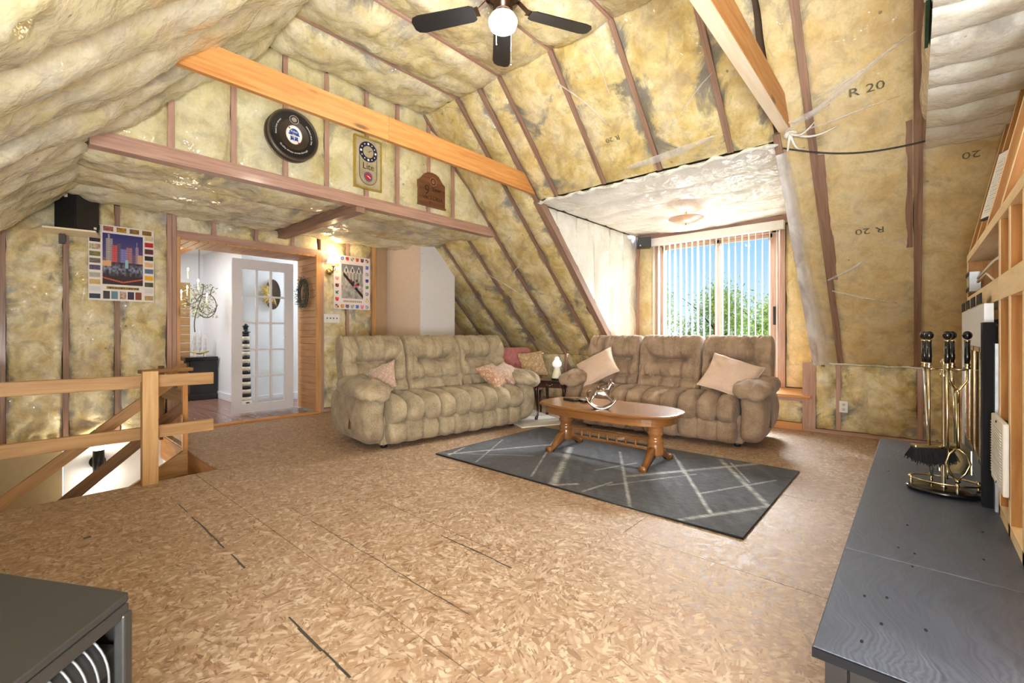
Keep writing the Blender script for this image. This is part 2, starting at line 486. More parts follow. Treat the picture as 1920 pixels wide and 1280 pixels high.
M['leaf'] = leaf_mat('tree_leaf', rgb(150, 178, 78), rgb(212, 224, 140))
M['leaf2'] = leaf_mat('tree_leaf_olive', rgb(132, 158, 76), rgb(192, 206, 124))


def slat_mat():
    q = NT('blind_slat_vinyl')
    tc = q.n('TexCoord')
    nz = q.noise(tc.outputs['Object'], 9, 2)
    c = q.ramp(nz.outputs[0], (0.3, rgb(240, 236, 226)), (0.7, rgb(250, 248, 240)))
    q.set(Base_Color=c, Roughness=0.5)
    tr = q.n('BsdfTranslucent', i={'Color': (0.9, 0.87, 0.8, 1)})
    mx = q.n('MixShader', i={0: 0.45, 1: q.b.outputs[0], 2: tr.outputs[0]})
    q.l(mx.outputs[0], q.o.inputs['Surface'])
    return q.m


M['slat'] = slat_mat()


def lam_mat():
    q = NT('laminate_floor')
    tc = q.n('TexCoord')
    g = q.noise(q.map(tc.outputs['UV'], (1.2, 26, 1)), 1.0, 4, 0.6, 0.5)
    oi = q.n('ObjectInfo')
    c = q.ramp(g.outputs[0], (0.3, rgb(112, 78, 66)), (0.7, rgb(166, 128, 110)))
    c = q.mix(q.math('MULTIPLY', oi.outputs['Random'], 0.4), c, rgb(140, 108, 96))
    q.set(Base_Color=c, Roughness=0.22, Specular_IOR_Level=0.5)
    return q.m


M['laminate'] = lam_mat()


def fire_mat():
    q = NT('fire_logs_flame')
    tc = q.n('TexCoord')
    n = q.noise(q.map(tc.outputs['Object'], (5, 5, 2.4)), 1.0, 4, 0.6, 1.2)
    c = q.ramp(n.outputs[0], (0.40, (0.02, 0.012, 0.01)), (0.52, (0.55, 0.12, 0.02)), (0.66, (1.0, 0.55, 0.18)))
    q.set(Base_Color=(0.05, 0.03, 0.02, 1), Emission_Color=c, Emission_Strength=0.9)
    return q.m


M['fire'] = fire_mat()

# ------------------------------------------------------------------ geometry helpers
WM = {}


def hash3(ix, iy, iz, s):
    n = (ix * 374761393 + iy * 668265263 + iz * 2147483647 + s * 974634777) & 0xFFFFFFFF
    n = ((n ^ (n >> 13)) * 1274126177) & 0xFFFFFFFF
    return ((n ^ (n >> 16)) & 0xFFFF) / 65535.0


def vn(P, scale, seed=0):
    """vectorised value noise in -1..1; P is (...,3)"""
    Q = np.asarray(P, float) * np.asarray(scale, float)
    I = np.floor(Q).astype(np.int64)
    F = Q - I
    F = F * F * (3 - 2 * F)
    out = 0
    for dx in (0, 1):
        for dy in (0, 1):
            for dz in (0, 1):
                h = hash3(I[..., 0] + dx, I[..., 1] + dy, I[..., 2] + dz, seed)
                wx = F[..., 0] if dx else 1 - F[..., 0]
                wy = F[..., 1] if dy else 1 - F[..., 1]
                wz = F[..., 2] if dz else 1 - F[..., 2]
                out = out + h * wx * wy * wz
    return out * 2 - 1


def fbm(P, scale, octv=3, seed=0):
    a, t = 1.0, 0
    s = np.asarray(scale, float)
    for k in range(octv):
        t = t + a * vn(P, s, seed + k * 17)
        a *= 0.5
        s = s * 2.03
    return t


class MB:
    """collects geometry; build() links it as ONE mesh object (world coordinates unless local=True)"""

    def __init__(s, local=False):
        s.v, s.f, s.uv, s.sm = [], [], [], []
        s.local = local

    def add(s, vs, fs, uvs=None, smooth=False, X=None):
        o = len(s.v)
        if X is not None:
            vs = [tuple(X @ Vector(p)) for p in vs]
        s.v.extend([tuple(map(float, p)) for p in vs])
        for k, f in enumerate(fs):
            s.f.append(tuple(i + o for i in f))
            s.uv.append(uvs[k] if uvs is not None else [(0.0, 0.0)] * len(f))
            s.sm.append(smooth)
        return s

    def obox(s, c, ax, ay, az, hx, hy, hz):
        """oriented box; UV u along ax"""
        c, ax, ay, az = Vector(c), Vector(ax), Vector(ay), Vector(az)
        P = [c + ax * (i * hx) + ay * (j * hy) + az * (k * hz) for i in (-1, 1) for j in (-1, 1) for k in (-1, 1)]
        F = [(0, 1, 3, 2), (4, 6, 7, 5), (0, 4, 5, 1), (2, 3, 7, 6), (0, 2, 6, 4), (1, 5, 7, 3)]
        if ax.cross(ay).dot(az) < 0:
            F = [tuple(reversed(f)) for f in F]
        loc = [(i * hx, j * hy, k * hz) for i in (-1, 1) for j in (-1, 1) for k in (-1, 1)]
        U = []
        off = random.random() * 5
        for f in F:
            xs = [loc[i] for i in f]
            if abs(xs[0][0] - xs[1][0]) < 1e-9 and abs(xs[0][0] - xs[2][0]) < 1e-9:
                U.append([(p[1], p[2] + off) for p in xs])
            else:
                U.append([(p[0] + off, p[1] + p[2] + hy) for p in xs])
        return s.add(P, F, U)

    def bx(s, x0, y0, z0, x1, y1, z1):
        d = [abs(x1 - x0) / 2, abs(y1 - y0) / 2, abs(z1 - z0) / 2]
        c = ((x0 + x1) / 2, (y0 + y1) / 2, (z0 + z1) / 2)
        E = [Vector((1, 0, 0)), Vector((0, 1, 0)), Vector((0, 0, 1))]
        k = d.index(max(d))
        a, b, e = k, (k + 1) % 3, (k + 2) % 3
        return s.obox(c, E[a], E[b], E[e], d[a], d[b], d[e])

    def bar(s, p0, p1, w_, h_, up=(0, 0, 1)):
        """board from p0 to p1; w_ across, h_ along the up direction"""
        p0, p1 = Vector(p0), Vector(p1)
        a = (p1 - p0)
        L = a.length
        a.normalize()
        b = Vector(up).cross(a)
        b.normalize()
        e = a.cross(b)
        return s.obox((p0 + p1) / 2, a, b, e, L / 2, w_ / 2, h_ / 2)

    def tube(s, pts, r, n=8, cap=True, closed=False):
        pts = [Vector(p) for p in pts]
        m = len(pts)
        rs = r if isinstance(r, (list, tuple)) else [r] * m
        V, F = [], []
        prev = None
        for i, p in enumerate(pts):
            if closed:
                t = pts[(i + 1) % m] - pts[i - 1]
            else:
                t = pts[min(i + 1, m - 1)] - pts[max(i - 1, 0)]
            t.normalize()
            if prev is None:
                a = t.orthogonal().normalized()
            else:
                a = (prev - t * prev.dot(t))
                a = a.normalized() if a.length > 1e-6 else t.orthogonal().normalized()
            prev = a
            b = t.cross(a)
            for k in range(n):
                q = 2 * PI * k / n
                V.append(p + (a * math.cos(q) + b * math.sin(q)) * rs[i])
        for i in range(m if closed else m - 1):
            j = (i + 1) % m
            for k in range(n):
                k2 = (k + 1) % n
                F.append((i * n + k, i * n + k2, j * n + k2, j * n + k))
        if cap and not closed:
            F.append(tuple(reversed(range(n))))
            F.append(tuple(range((m - 1) * n, m * n)))
        return s.add(V, F, None, True)

    def lathe(s, prof, c=(0, 0, 0), n=24, X=None, sx=1.0, sy=1.0):
        V, F = [], []
        c = Vector(c)
        for (r, z) in prof:
            for k in range(n):
                q = 2 * PI * k / n
                V.append(Vector((r * math.cos(q) * sx, r * math.sin(q) * sy, z)))
        m = len(prof)
        for i in range(m - 1):
            for k in range(n):
                k2 = (k + 1) % n
                F.append((i * n + k, i * n + k2, (i + 1) * n + k2, (i + 1) * n + k))
        if prof[0][0] > 1e-5:
            F.append(tuple(reversed(range(n))))
        if prof[-1][0] > 1e-5:
            F.append(tuple(range((m - 1) * n, m * n)))
        T = Matrix.Translation(c) @ (X if X is not None else Matrix.Identity(4))
        return s.add(V, F, None, True, T)

    def prism(s, poly, O, ex, ey, ez, t0, t1):
        """polygon in (ex,ey) extruded along ez from t0 to t1"""
        O, ex, ey, ez = Vector(O), Vector(ex), Vector(ey), Vector(ez)
        n = len(poly)
        A = [O + ex * a + ey * b + ez * t0 for a, b in poly]
        B = [O + ex * a + ey * b + ez * t1 for a, b in poly]
        F = [tuple(reversed(range(n))), tuple(range(n, 2 * n))]
        U = [[(poly[i][0], poly[i][1]) for i in reversed(range(n))], [(a, b) for a, b in poly]]
        for i in range(n):
            j = (i + 1) % n
            F.append((i, j, n + j, n + i))
            U.append([(poly[i][0], 0), (poly[j][0], 0), (poly[j][0], t1 - t0), (poly[i][0], t1 - t0)])
        return s.add(A + B, F, U)

    def sph(s, c, r, n=14, X=None):
        rx, ry, rz = r if isinstance(r, (tuple, list)) else (r, r, r)
        V, F = [], []
        m = max(6, n // 2 + 1)
        for i in range(m + 1):
            t = PI * i / m
            for k in range(n):
                q = 2 * PI * k / n
                V.append(Vector((rx * math.sin(t) * math.cos(q), ry * math.sin(t) * math.sin(q), -rz * math.cos(t))))
        for i in range(m):
            for k in range(n):
                k2 = (k + 1) % n
                F.append((i * n + k, i * n + k2, (i + 1) * n + k2, (i + 1) * n + k))
        T = Matrix.Translation(Vector(c)) @ (X if X is not None else Matrix.Identity(4))
        return s.add(V, F, None, True, T)

    def grid(s, P, uv=None, smooth=True, wrap_u=False, wrap_v=False, flip=False):
        P = np.asarray(P)
        a, b = P.shape[:2]
        V = P.reshape(-1, 3).tolist()
        F, U = [], []
        for i in range(a if wrap_u else a - 1):
            i2 = (i + 1) % a
            for j in range(b if wrap_v else b - 1):
                j2 = (j + 1) % b
                f = (i * b + j, i2 * b + j, i2 * b + j2, i * b + j2)
                if flip:
                    f = f[::-1]
                F.append(f)
                if uv is not None:
                    q = [tuple(uv[i, j]), tuple(uv[i2, j]), tuple(uv[i2, j2]), tuple(uv[i, j2])]
                    U.append(q[::-1] if flip else q)
        return s.add(V, F, U if uv is not None else None, smooth)

    def build(s, name, mat, parent=None, bevel=0.0, kind=None, label=None, seg=2, sub=0):
        me = bpy.data.meshes.new(name)
        V = s.v
        root = WM.get(parent.name) if parent is not None else None
        if root is not None and not s.local:
            inv = root.inverted()
            V = [tuple(inv @ Vector(p)) for p in V]
        me.from_pydata(V, [], s.f)
        uvl = me.uv_layers.new(name='UVMap')
        flat = [c for f in s.uv for p in f for c in p]
        uvl.data.foreach_set('uv', flat)
        me.polygons.foreach_set('use_smooth', s.sm)
        me.materials.append(M[mat] if isinstance(mat, str) else mat)
        me.validate()
        o = bpy.data.objects.new(name, me)
        COL.objects.link(o)
        if parent is not None:
            o.parent = parent
            WM[o.name] = root if root is not None else Matrix.Identity(4)
        else:
            WM[o.name] = Matrix.Identity(4)
        if bevel:
            b = o.modifiers.new('bevel', 'BEVEL')
            b.width = bevel
            b.segments = seg
            b.limit_method = 'ANGLE'
            b.angle_limit = R(40)
        if sub:
            b = o.modifiers.new('sub', 'SUBSURF')
            b.levels = b.render_levels = sub
        if kind:
            o['kind'] = kind
        if label:
            o['label'] = label
        return o


def thing(name, label, cat, loc=(0, 0, 0), rz=0.0, group=None, kind=None):
    o = bpy.data.objects.new(name, None)
    COL.objects.link(o)
    o.location = loc
    o.rotation_euler = (0, 0, rz)
    o.empty_display_size = 0.1
    if kind:
        o['kind'] = kind
    else:
        o['label'] = label
        o['category'] = cat
    if group:
        o['group'] = group
    WM[o.name] = Matrix.Translation(Vector(loc)) @ Matrix.Rotation(rz, 4, 'Z')
    return o


def tag(o, label, cat, group=None):
    o['label'] = label
    o['category'] = cat
    if group:
        o['group'] = group
    return o


def structure(name):
    return thing(name, None, None, kind='structure')


def copy_part(o, parent, delta=(0, 0, 0)):
    c = o.copy()
    COL.objects.link(c)
    c.parent = parent
    c.location = Vector(o.location) + Vector(delta)
    WM[c.name] = WM.get(parent.name, Matrix.Identity(4))
    return c


def text_part(name, s, size, mat, parent, X, extrude=0.001, arc=None, align='CENTER', xs=1.0):
    """lettering as real mesh. X maps text plane (x right, y up, z out) to the parent's local space; arc=(radius, centre angle, inward)"""
    cu = bpy.data.curves.new(name, 'FONT')
    cu.body = s
    cu.size = size
    cu.extrude = extrude
    cu.align_x = align
    cu.align_y = 'CENTER'
    cu.resolution_u = 2
    to = bpy.data.objects.new(name, cu)
    COL.objects.link(to)
    dg = bpy.context.evaluated_depsgraph_get()
    dg.update()
    me = bpy.data.meshes.new_from_object(to.evaluated_get(dg))
    bpy.data.objects.remove(to)
    for v in me.vertices:
        p = v.co.copy()
        p.x *= xs
        if arc:
            r, a0, inw = arc
            if inw:       # letters whose tops point to the centre (bottom of a ring)
                a = a0 + p.x / r
                rr = r - p.y
            else:
                a = a0 - p.x / r
                rr = r + p.y
            p = Vector((rr * math.cos(a), rr * math.sin(a), p.z))
        v.co = X @ p
    me.materials.clear()
    me.materials.append(M[mat])
    o = bpy.data.objects.new(name, me)
    COL.objects.link(o)
    o.parent = parent
    WM[o.name] = WM.get(parent.name, Matrix.Identity(4))
    return o


def frame(O, ex, ey):
    """4x4 with columns ex, ey, ex x ey and origin O"""
    ex, ey = Vector(ex).normalized(), Vector(ey).normalized()
    ez = ex.cross(ey)
    return Matrix(((ex.x, ey.x, ez.x, O[0]), (ex.y, ey.y, ez.y, O[1]), (ex.z, ey.z, ez.z, O[2]), (0, 0, 0, 1)))


def painted(name, W, Hh, nx, nz, func, X, parent, mat='print', thick=0.0):
    """flat print: a grid of small faces whose colours come from func(u, v) in 0..1 (v up)"""
    us = (np.arange(nx) + 0.5) / nx
    vs = (np.arange(nz) + 0.5) / nz
    U, Vv = np.meshgrid(us, vs)
    C = func(U, Vv)
    xs = np.linspace(-W / 2, W / 2, nx + 1)
    zs = np.linspace(-Hh / 2, Hh / 2, nz + 1)
    GX, GZ = np.meshgrid(xs, zs)
    V = [tuple(X @ Vector((a, b, thick))) for a, b in zip(GX.ravel(), GZ.ravel())]
    F = []
    for j in range(nz):
        for i in range(nx):
            a = j * (nx + 1) + i
            F.append((a, a + 1, a + nx + 2, a + nx + 1))
    me = bpy.data.meshes.new(name)
    me.from_pydata(V, [], F)
    at = me.attributes.new('Col', 'FLOAT_COLOR', 'FACE')
    buf = np.ones((nz * nx, 4), np.float32)
    buf[:, :3] = C.reshape(-1, 3)
    at.data.foreach_set('color', buf.ravel())
    me.materials.append(M[mat])
    o = bpy.data.objects.new(name, me)
    COL.objects.link(o)
    if parent is not None:
        o.parent = parent
    WM[o.name] = WM.get(parent.name, Matrix.Identity(4)) if parent else Matrix.Identity(4)
    return o


def bay(parent, P00, P10, P11, P01, n, mat, bulge=0.03, wr=0.02, seed=0, name='insulation_batt', step=0.07, sag=0.0, fold=0.0, crease=0.0):
    """one insulation batt between two studs; P00->P10 runs across, P00->P01 along the studs"""
    P00, P10, P11, P01 = [np.array(p, float) for p in (P00, P10, P11, P01)]
    n = np.array(n, float)
    L = max(np.linalg.norm(P01 - P00), np.linalg.norm(P11 - P10))
    Wd = max(np.linalg.norm(P10 - P00), np.linalg.norm(P11 - P01))
    nu = max(4, min(80, int(L / step)))
    nv = max(5, min(22, int(Wd / step) + 3))
    u = np.linspace(0, 1, nu)[:, None]
    v = np.linspace(0, 1, nv)[None, :]
    B = (P00 * ((1 - u) * (1 - v))[..., None] + P10 * ((1 - u) * v)[..., None] + P11 * (u * v)[..., None] + P01 * (u * (1 - v))[..., None])
    e = np.abs(2 * v - 1)
    eu = np.abs(2 * u - 1)
    h = bulge * (1 - e ** 2.6) * (1 - eu ** 14)
    h = h + wr * fbm(B + seed * 3.3, 3.1, 3, seed) * (1 - e ** 6) * (1 - eu ** 16)
    if fold:
        ph = (u * L * 3.1 + v * 0.8 + 0.7 * vn(B, 1.7, seed + 5))
        h = h + fold * np.abs(np.sin(ph * PI)) ** 0.6 * (1 - e ** 4)
    if crease:
        c1 = np.abs(vn(B + .35 * vn(B, 2.3, seed + 2)[..., None], 3.6, seed + 31))
        c2 = np.abs(vn(B, (6.5, 6.5, 4.5), seed + 37))
        h = h - crease * (np.clip(1 - c1 * 5.5, 0, 1) ** 1.3 + .5 * np.clip(1 - c2 * 5, 0, 1)) * (1 - e ** 6)
    h = h - 0.012 * e ** 8
    ac = (P10 - P00) / max(1e-6, np.linalg.norm(P10 - P00))
    jit = 0.010 * vn(B, 6.0, seed + 9) * np.sign(2 * v - 1) * e ** 10
    D = B + n * h[..., None] + ac * jit[..., None]
    uv = np.zeros((nu, nv, 2))
    uv[..., 0] = np.broadcast_to(v, (nu, nv))
    uv[..., 1] = np.broadcast_to(u * L, (nu, nv))
    cr = np.cross(P01 - P00, P10 - P00)
    mb = MB()
    mb.grid(D, uv, True, flip=np.dot(cr, n) < 0)
    return mb.build(name, mat, parent)


def plate(parent, poly, n, mat, t=0.03, name='sheathing', off=0.0):
    """flat backing polygon (3-D points), thickness t away from the room"""
    n = Vector(n).normalized()
    P = [Vector(p) - n * off for p in poly]
    Q = [p - n * t for p in P]
    m = len(P)
    F = [tuple(range(m)), tuple(reversed(range(m, 2 * m)))] + [(i, m + i, m + (i + 1) % m, (i + 1) % m) for i in range(m)]
    # consistent winding
    c = (P[1] - P[0]).cross(P[2] - P[0])
    if c.dot(n) < 0:
        F = [tuple(reversed(f)) for f in F]
    mb = MB()
    mb.add(P + Q, F)
    return mb.build(name, mat, parent)

# ================================================================== SETTING
S2 = 1 / math.sqrt(2)
NE = (-S2, 0, -S2)          # east slope, towards the room
NW = (S2, 0, -S2)           # west slope
EX = lambda z: 6.58 - z     # east slope x at height z
WX = lambda z: z - 1.99     # west slope x at height z
RIDGE = 3.47
seed_ = [0]


def sd():
    seed_[0] += 1
    return seed_[0]


# ---- floor of OSB sheets with the stair opening cut out
floor = structure('floor')
WELL_X, WELL_Y = 1.13, 4.07
xs_ = [-1.30, 0.975, 2.195, 3.415, 4.635, 5.87]
rowsets = {0: [-1.9, 1.3, 2.7, WELL_Y], 1: [-1.9, -0.3, 2.14, 4.58, 6.02], 2: [-1.9, 1.16, 3.6, 6.02], 3: [-1.9, 0.0, 2.44, 4.88, 6.02], 4: [-1.9, 1.22, 3.66, 6.02]}
for i in range(5):
    ys = rowsets[i]
    x0, x1 = xs_[i], xs_[i + 1]
    for y0, y1 in zip(ys[:-1], ys[1:]):
        g = 0.0018
        segs = [(x0, x1, y0, y1)]
        if x0 < WELL_X < x1:
            if y0 >= WELL_Y:
                segs = [(WELL_X, x1, y0, y1)]
            elif y1 > WELL_Y:
                segs = [(x0, x1, y0, WELL_Y), (WELL_X, x1, WELL_Y, y1)]
        for (a, b, c, d) in segs:
            mb = MB()
            mb.bx(a + g, c + g, -0.018 + 0.0006 * (sd() % 3), b - g, d - g, 0.0)
            mb.build('osb_panel', 'osb', floor)
mb = MB()
mb.bx(-1.3, -1.9, -0.06, 5.87, WELL_Y - 0.002, -0.021)
mb.bx(WELL_X + 0.002, WELL_Y, -0.06, 5.87, 6.02, -0.021)
mb.build('subfloor', 'soot', floor)
# dark chalk / tape lines scribbled along the joists
mb = MB()
for (x, y0, y1, ww) in ((0.735, 2.26, 3.42, 0.010), (0.715, 1.30, 1.84, 0.011), (1.17, 1.25, 2.84, 0.004), (1.535, 1.36, 1.86, 0.008), (1.60, 1.30, 2.5, 0.003), (0.30, 3.20, 3.23, 0.03), (2.7, 1.0, 1.9, 0.003)):
    nseg = max(1, int((y1 - y0) / 0.09))
    for k in range(nseg):
        if random.random() < 0.12:
            continue
        a = y0 + (y1 - y0) * k / nseg
        b = y0 + (y1 - y0) * (k + 1.0) / nseg
        j = random.uniform(-0.003, 0.003)
        wv = ww * random.uniform(0.6, 1.1)
        mb.add([(x + j - wv / 2, a, 0.0008), (x + j + wv / 2, a, 0.0008), (x + j + wv / 2, b, 0.0008), (x + j - wv / 2, b, 0.0008)], [(0, 1, 2, 3)])
mb.build('joist_mark', 'charcoal', floor, kind='stuff')

# ---- east roof slope
east = structure('roof_slope_east')
plate(east, [(EX(.73), -1.9, .73), (EX(.73), .8, .73), (EX(3.62), .8, 3.62), (EX(3.62), -1.9, 3.62)], NE, 'sheathing', 0.05, off=0.09)
plate(east, [(EX(2.54), .8, 2.54), (EX(2.54), 3.2, 2.54), (EX(3.62), 3.2, 3.62), (EX(3.62), .8, 3.62)], NE, 'sheathing', 0.05, off=0.09)
plate(east, [(EX(.73), 3.2, .73), (EX(.73), 6.1, .73), (EX(3.62), 6.1, 3.62), (EX(3.62), 3.2, 3.62)], NE, 'sheathing', 0.05, off=0.09)


def slope_pt(y, z, d=0.0):
    return (EX(z) - S2 * d, y, z - S2 * d)


def rafter(parent, p0, p1, wd, n, mat='rafter', dep=0.09, proud=0.006, name='rafter'):
    n = Vector(n)
    mb = MB()
    p0, p1 = Vector(p0), Vector(p1)
    off = n * (proud - dep / 2)
    mb.bar(p0 + off, p1 + off, wd, dep, n)
    return mb.build(name, mat, parent)


def slope_bays(ys, z0, z1, mat, rw=0.042, bulge=0.022, wr=0.016, skip=()):
    for k, (a, b) in enumerate(zip(ys[:-1], ys[1:])):
        if k in skip:
            continue
        h = rw / 2
        bay(east, (EX(z0), a + h, z0), (EX(z0), b - h, z0), (EX(z1), b - h, z1), (EX(z1), a + h, z1), NE, mat, bulge, wr, sd())


ysS = [-1.9, -1.25, -0.62, -0.02, 0.58, 0.80]
ysM = [0.80, 1.14, 1.75, 2.33, 2.92, 3.20]
ysN = [3.20, 3.52, 4.07, 4.57, 5.10, 5.64, 6.10]
slope_bays(ysS, 0.74, RIDGE, 'batt_right')
slope_bays(ysM, 2.56, RIDGE, 'batt_slope')
slope_bays(ysN, 0.74, RIDGE, 'batt_slope', bulge=0.035, wr=0.03)
for y in (-1.25, -0.62, -0.02, 0.58):
    rafter(east, slope_pt(y, 0.74), slope_pt(y, RIDGE), 0.05, NE)
for y in (1.14, 1.75, 2.33, 2.92):
    rafter(east, slope_pt(y, 2.56), slope_pt(y, RIDGE), 0.045, NE)
for y in (3.20, 3.52, 4.07, 4.57, 5.10, 5.64):
    rafter(east, slope_pt(y, 0.74), slope_pt(y, RIDGE), 0.055 if y == 3.2 else 0.042, NE)
rafter(east, slope_pt(3.19, 0.74), slope_pt(3.19, 2.56), 0.085, NE, proud=0.022, name='cheek_rafter')
# sistered splices on two right-hand rafters
rafter(east, slope_pt(0.535, 1.55), slope_pt(0.535, 2.42), 0.04, NE, proud=0.004, name='rafter_splice')
rafter(east, slope_pt(0.035, 1.75), slope_pt(0.035, 2.50), 0.045, NE, proud=0.004, name='rafter_splice')
rafter(east, slope_pt(0.80, 0.74), slope_pt(0.80, 2.6), 0.05, NE, proud=0.012)
# white poly wrapped over the dormer's right edge
for (ya, yb, z0, z1, m_) in ((0.66, 0.815, 0.76, 2.50, 'film_white'),):
    nu, nv = 46, 9
    zz = np.linspace(z0, z1, nu)[:, None]
    tt = np.linspace(0, 1, nv)[None, :]
    width = 0.55 + 0.75 * (1 - np.linspace(0, 1, nu))[:, None] + 0.05 * np.sin(np.linspace(0, 9, nu))[:, None]
    Y = yb - (yb - ya) * tt * width
    Z = zz + 0 * tt
    X_ = 6.58 - Z
    P = np.stack([X_ + 0 * Y, Y, Z + 0 * Y], -1)
    hgt = 0.006 + 0.052 * (1 - tt ** 3) + 0.012 * fbm(P, (4, 14, 4), 3, 5) * (1 - tt)
    P = P + np.array(NE) * hgt[..., None]
    uvg = np.zeros((nu, nv, 2))
    uvg[..., 0] = tt
    mb = MB()
    mb.grid(P, uvg, True)
    mb.build('poly_wrap', 'film_clear', east)
for (a, b, wd) in (((.73, 2.62), (-.06, 2.92), .035), ((.53, 2.72), (.04, 2.9), .02), ((.71, 2.6), (.07, 2.64), .018), ((.70, 2.66), (.44, 2.69), .05), ((.58, 1.57), (.25, 1.75), .03), ((.57, 1.48), (.12, 1.36), .025), ((2.01, 2.64), (1.1, 2.70), .07), ((2.34, 3.3), (2.02, 2.94), .015), ((1.53, 2.83), (1.08, 3.05), .018), ((4.05, 1.55), (4.66, 2.02), .02), ((4.3, 1.85), (3.26, 2.24), .018), ((1.92, 3.12), (1.96, 3.4), .014)):
    pa_ = Vector(slope_pt(a[0], a[1])) + Vector(NE) * .05
    pb_ = Vector(slope_pt(b[0], b[1])) + Vector(NE) * .05
    dr_ = (pb_ - pa_).normalized()
    pr_ = dr_.cross(Vector(NE))
    P = np.zeros((16, 3, 3))
    for i in range(16):
        u = i / 15
        ww = wd * math.sin(PI * min(1, .08 + u)) ** .7
        for j in range(3):
            P[i, j] = pa_ + (pb_ - pa_) * u + pr_ * (ww * (j - 1) / 2 + .012 * math.sin(u * 5 + a[0] * 9)) + Vector(NE) * (.012 * (j == 1))
    mb = MB()
    mb.grid(P, np.zeros((16, 3, 2)), True)
    mb.build('crease_glint', 'film_glint', east)  # translucent pale strip painting a glint along a film crease
for (s_, y, z, sz, rot) in (('R 20', 0.24, 2.72, 0.062, 1), ('R 20', 0.27, 1.92, 0.06, -1), ('20', -0.28, 2.28, 0.055, -1), ('R 20', 2.05, 2.86, 0.045, -1)):
    ex = Vector((0, -1, 0)) * rot
    ey = Vector((-S2, 0, S2)) * rot
    p = Vector((EX(z), y, z)) + Vector(NE) * 0.05
    text_part('lettering', s_, sz * 1.3, 'batt_ink', east, frame(p, ex, ey), 0.0005, xs=1.3)

# ---- east knee wall, low wall under the dormer, dormer
knee = structure('wall_east')
plate(knee, [(5.85, -1.9, -0.02), (5.85, .85, -0.02), (5.85, .85, .78), (5.85, -1.9, .78)], (-1, 0, 0), 'sheathing', 0.04, off=0.09)
plate(knee, [(5.85, 3.2, -0.02), (5.85, 6.1, -0.02), (5.85, 6.1, .78), (5.85, 3.2, .78)], (-1, 0, 0), 'sheathing', 0.04, off=0.09)
plate(knee, [(5.85, .85, -0.02), (5.85, 3.2, -0.02), (5.85, 3.2, .36), (5.85, .85, .36)], (-1, 0, 0), 'sheathing', 0.04, off=0.09)


def knee_bays(ys, z0, z1, stud_w=0.042):
    for a, b in zip(ys[:-1], ys[1:]):
        bay(knee, (5.85, a + stud_w / 2, z0), (5.85, b - stud_w / 2, z0), (5.85, b - stud_w / 2, z1), (5.85, a + stud_w / 2, z1), (-1, 0, 0), 'batt_wall', 0.05, 0.04, sd(), step=0.035, crease=0.05)
    for y in ys:
        mb = MB()
        mb.bx(5.845, y - stud_w / 2, z0, 5.93, y + stud_w / 2, z1 + 0.01)
        mb.build('stud', 'stud_pink', knee)


knee_bays([-1.9, -1.25, -0.62, -0.04, 0.60, 0.84], 0.04, 0.735)
knee_bays([3.2, 3.52, 4.07, 4.57, 5.10, 5.64, 6.1], 0.04, 0.735)
knee_bays([0.90, 1.5, 2.1, 2.7, 3.15], 0.08, 0.335)
mb = MB()
mb.bx(5.835, 0.80, 0.0, 5.93, 0.92, 0.74)
mb.build('stud', 'stud_pink', knee)
mb = MB()
mb.bx(5.83, -1.9, 0.0, 5.93, 0.9, 0.035)
mb.build('bottom_plate', 'stud_pink', knee)
mb = MB()
mb.bx(5.83, 3.2, 0.0, 5.93, 6.0, 0.035)
mb.build('bottom_plate', 'stud_pink', knee)
mb = MB()
mb.bx(5.82, 0.92, 0.0, 5.93, 3.18, 0.075)
b_ = mb.build('baseboard_east', 'pine', None, kind='structure')
mb = MB()
mb.bx(5.80, 0.84, 0.355, 6.52, 3.18, 0.385)
mb.build('trim_1', 'pine', None, kind='structure', bevel=0.004)
mb = MB()
mb.bx(5.835, 0.92, 0.315, 5.93, 3.18, 0.353)
mb.build('sill_plate', 'stud_pink', knee)
# sagging cord of poly along the top of the right knee wall
mb = MB()
mb.tube([(5.82 - 0.006 * math.sin(k * 1.7), 0.78 - 1.75 * k / 24, 0.745 - 0.012 * math.sin(k / 24 * PI) + 0.004 * math.sin(k * 2.1)) for k in range(25)], 0.008, 6)
mb.build('poly_hem', 'film_grey', knee)

dorm = structure('wall_dormer')
DX = 6.5
WY0, WY1, WZ0, WZ1 = 1.28, 2.87, 0.42, 2.40        # window rough opening
plate(dorm, [(DX, .76, .3), (DX, WY0 - .02, .3), (DX, WY0 - .02, 2.6), (DX, .76, 2.6)], (-1, 0, 0), 'sheathing', 0.05, off=0.09)
plate(dorm, [(DX, WY1 + .02, .3), (DX, 3.26, .3), (DX, 3.26, 2.6), (DX, WY1 + .02, 2.6)], (-1, 0, 0), 'sheathing', 0.05, off=0.09)
plate(dorm, [(DX, WY0 - .02, 2.43), (DX, WY1 + .02, 2.43), (DX, WY1 + .02, 2.6), (DX, WY0 - .02, 2.6)], (-1, 0, 0), 'sheathing', 0.05, off=0.09)
plate(dorm, [(DX, WY0 - .02, .3), (DX, WY1 + .02, .3), (DX, WY1 + .02, .40), (DX, WY0 - .02, .40)], (-1, 0, 0), 'sheathing', 0.05, off=0.02)
for (a, b) in ((2.93, 3.19), (0.81, 1.20)):
    bay(dorm, (DX, a, .40), (DX, b, .40), (DX, b, 2.42), (DX, a, 2.42), (-1, 0, 0), 'batt_right', 0.03, 0.03, sd())
for y in (3.175, 2.905, 1.235, 0.84):
    mb = MB()
    mb.bx(DX - 0.02, y - 0.028, .39, DX + 0.07, y + 0.028, 2.45)
    mb.build('stud', 'stud_pink', dorm)
mb = MB()
mb.bx(DX - 0.03, 0.82, 2.44, DX + 0.07, 3.19, 2.535)
mb.build('header', 'stud_pink', dorm)
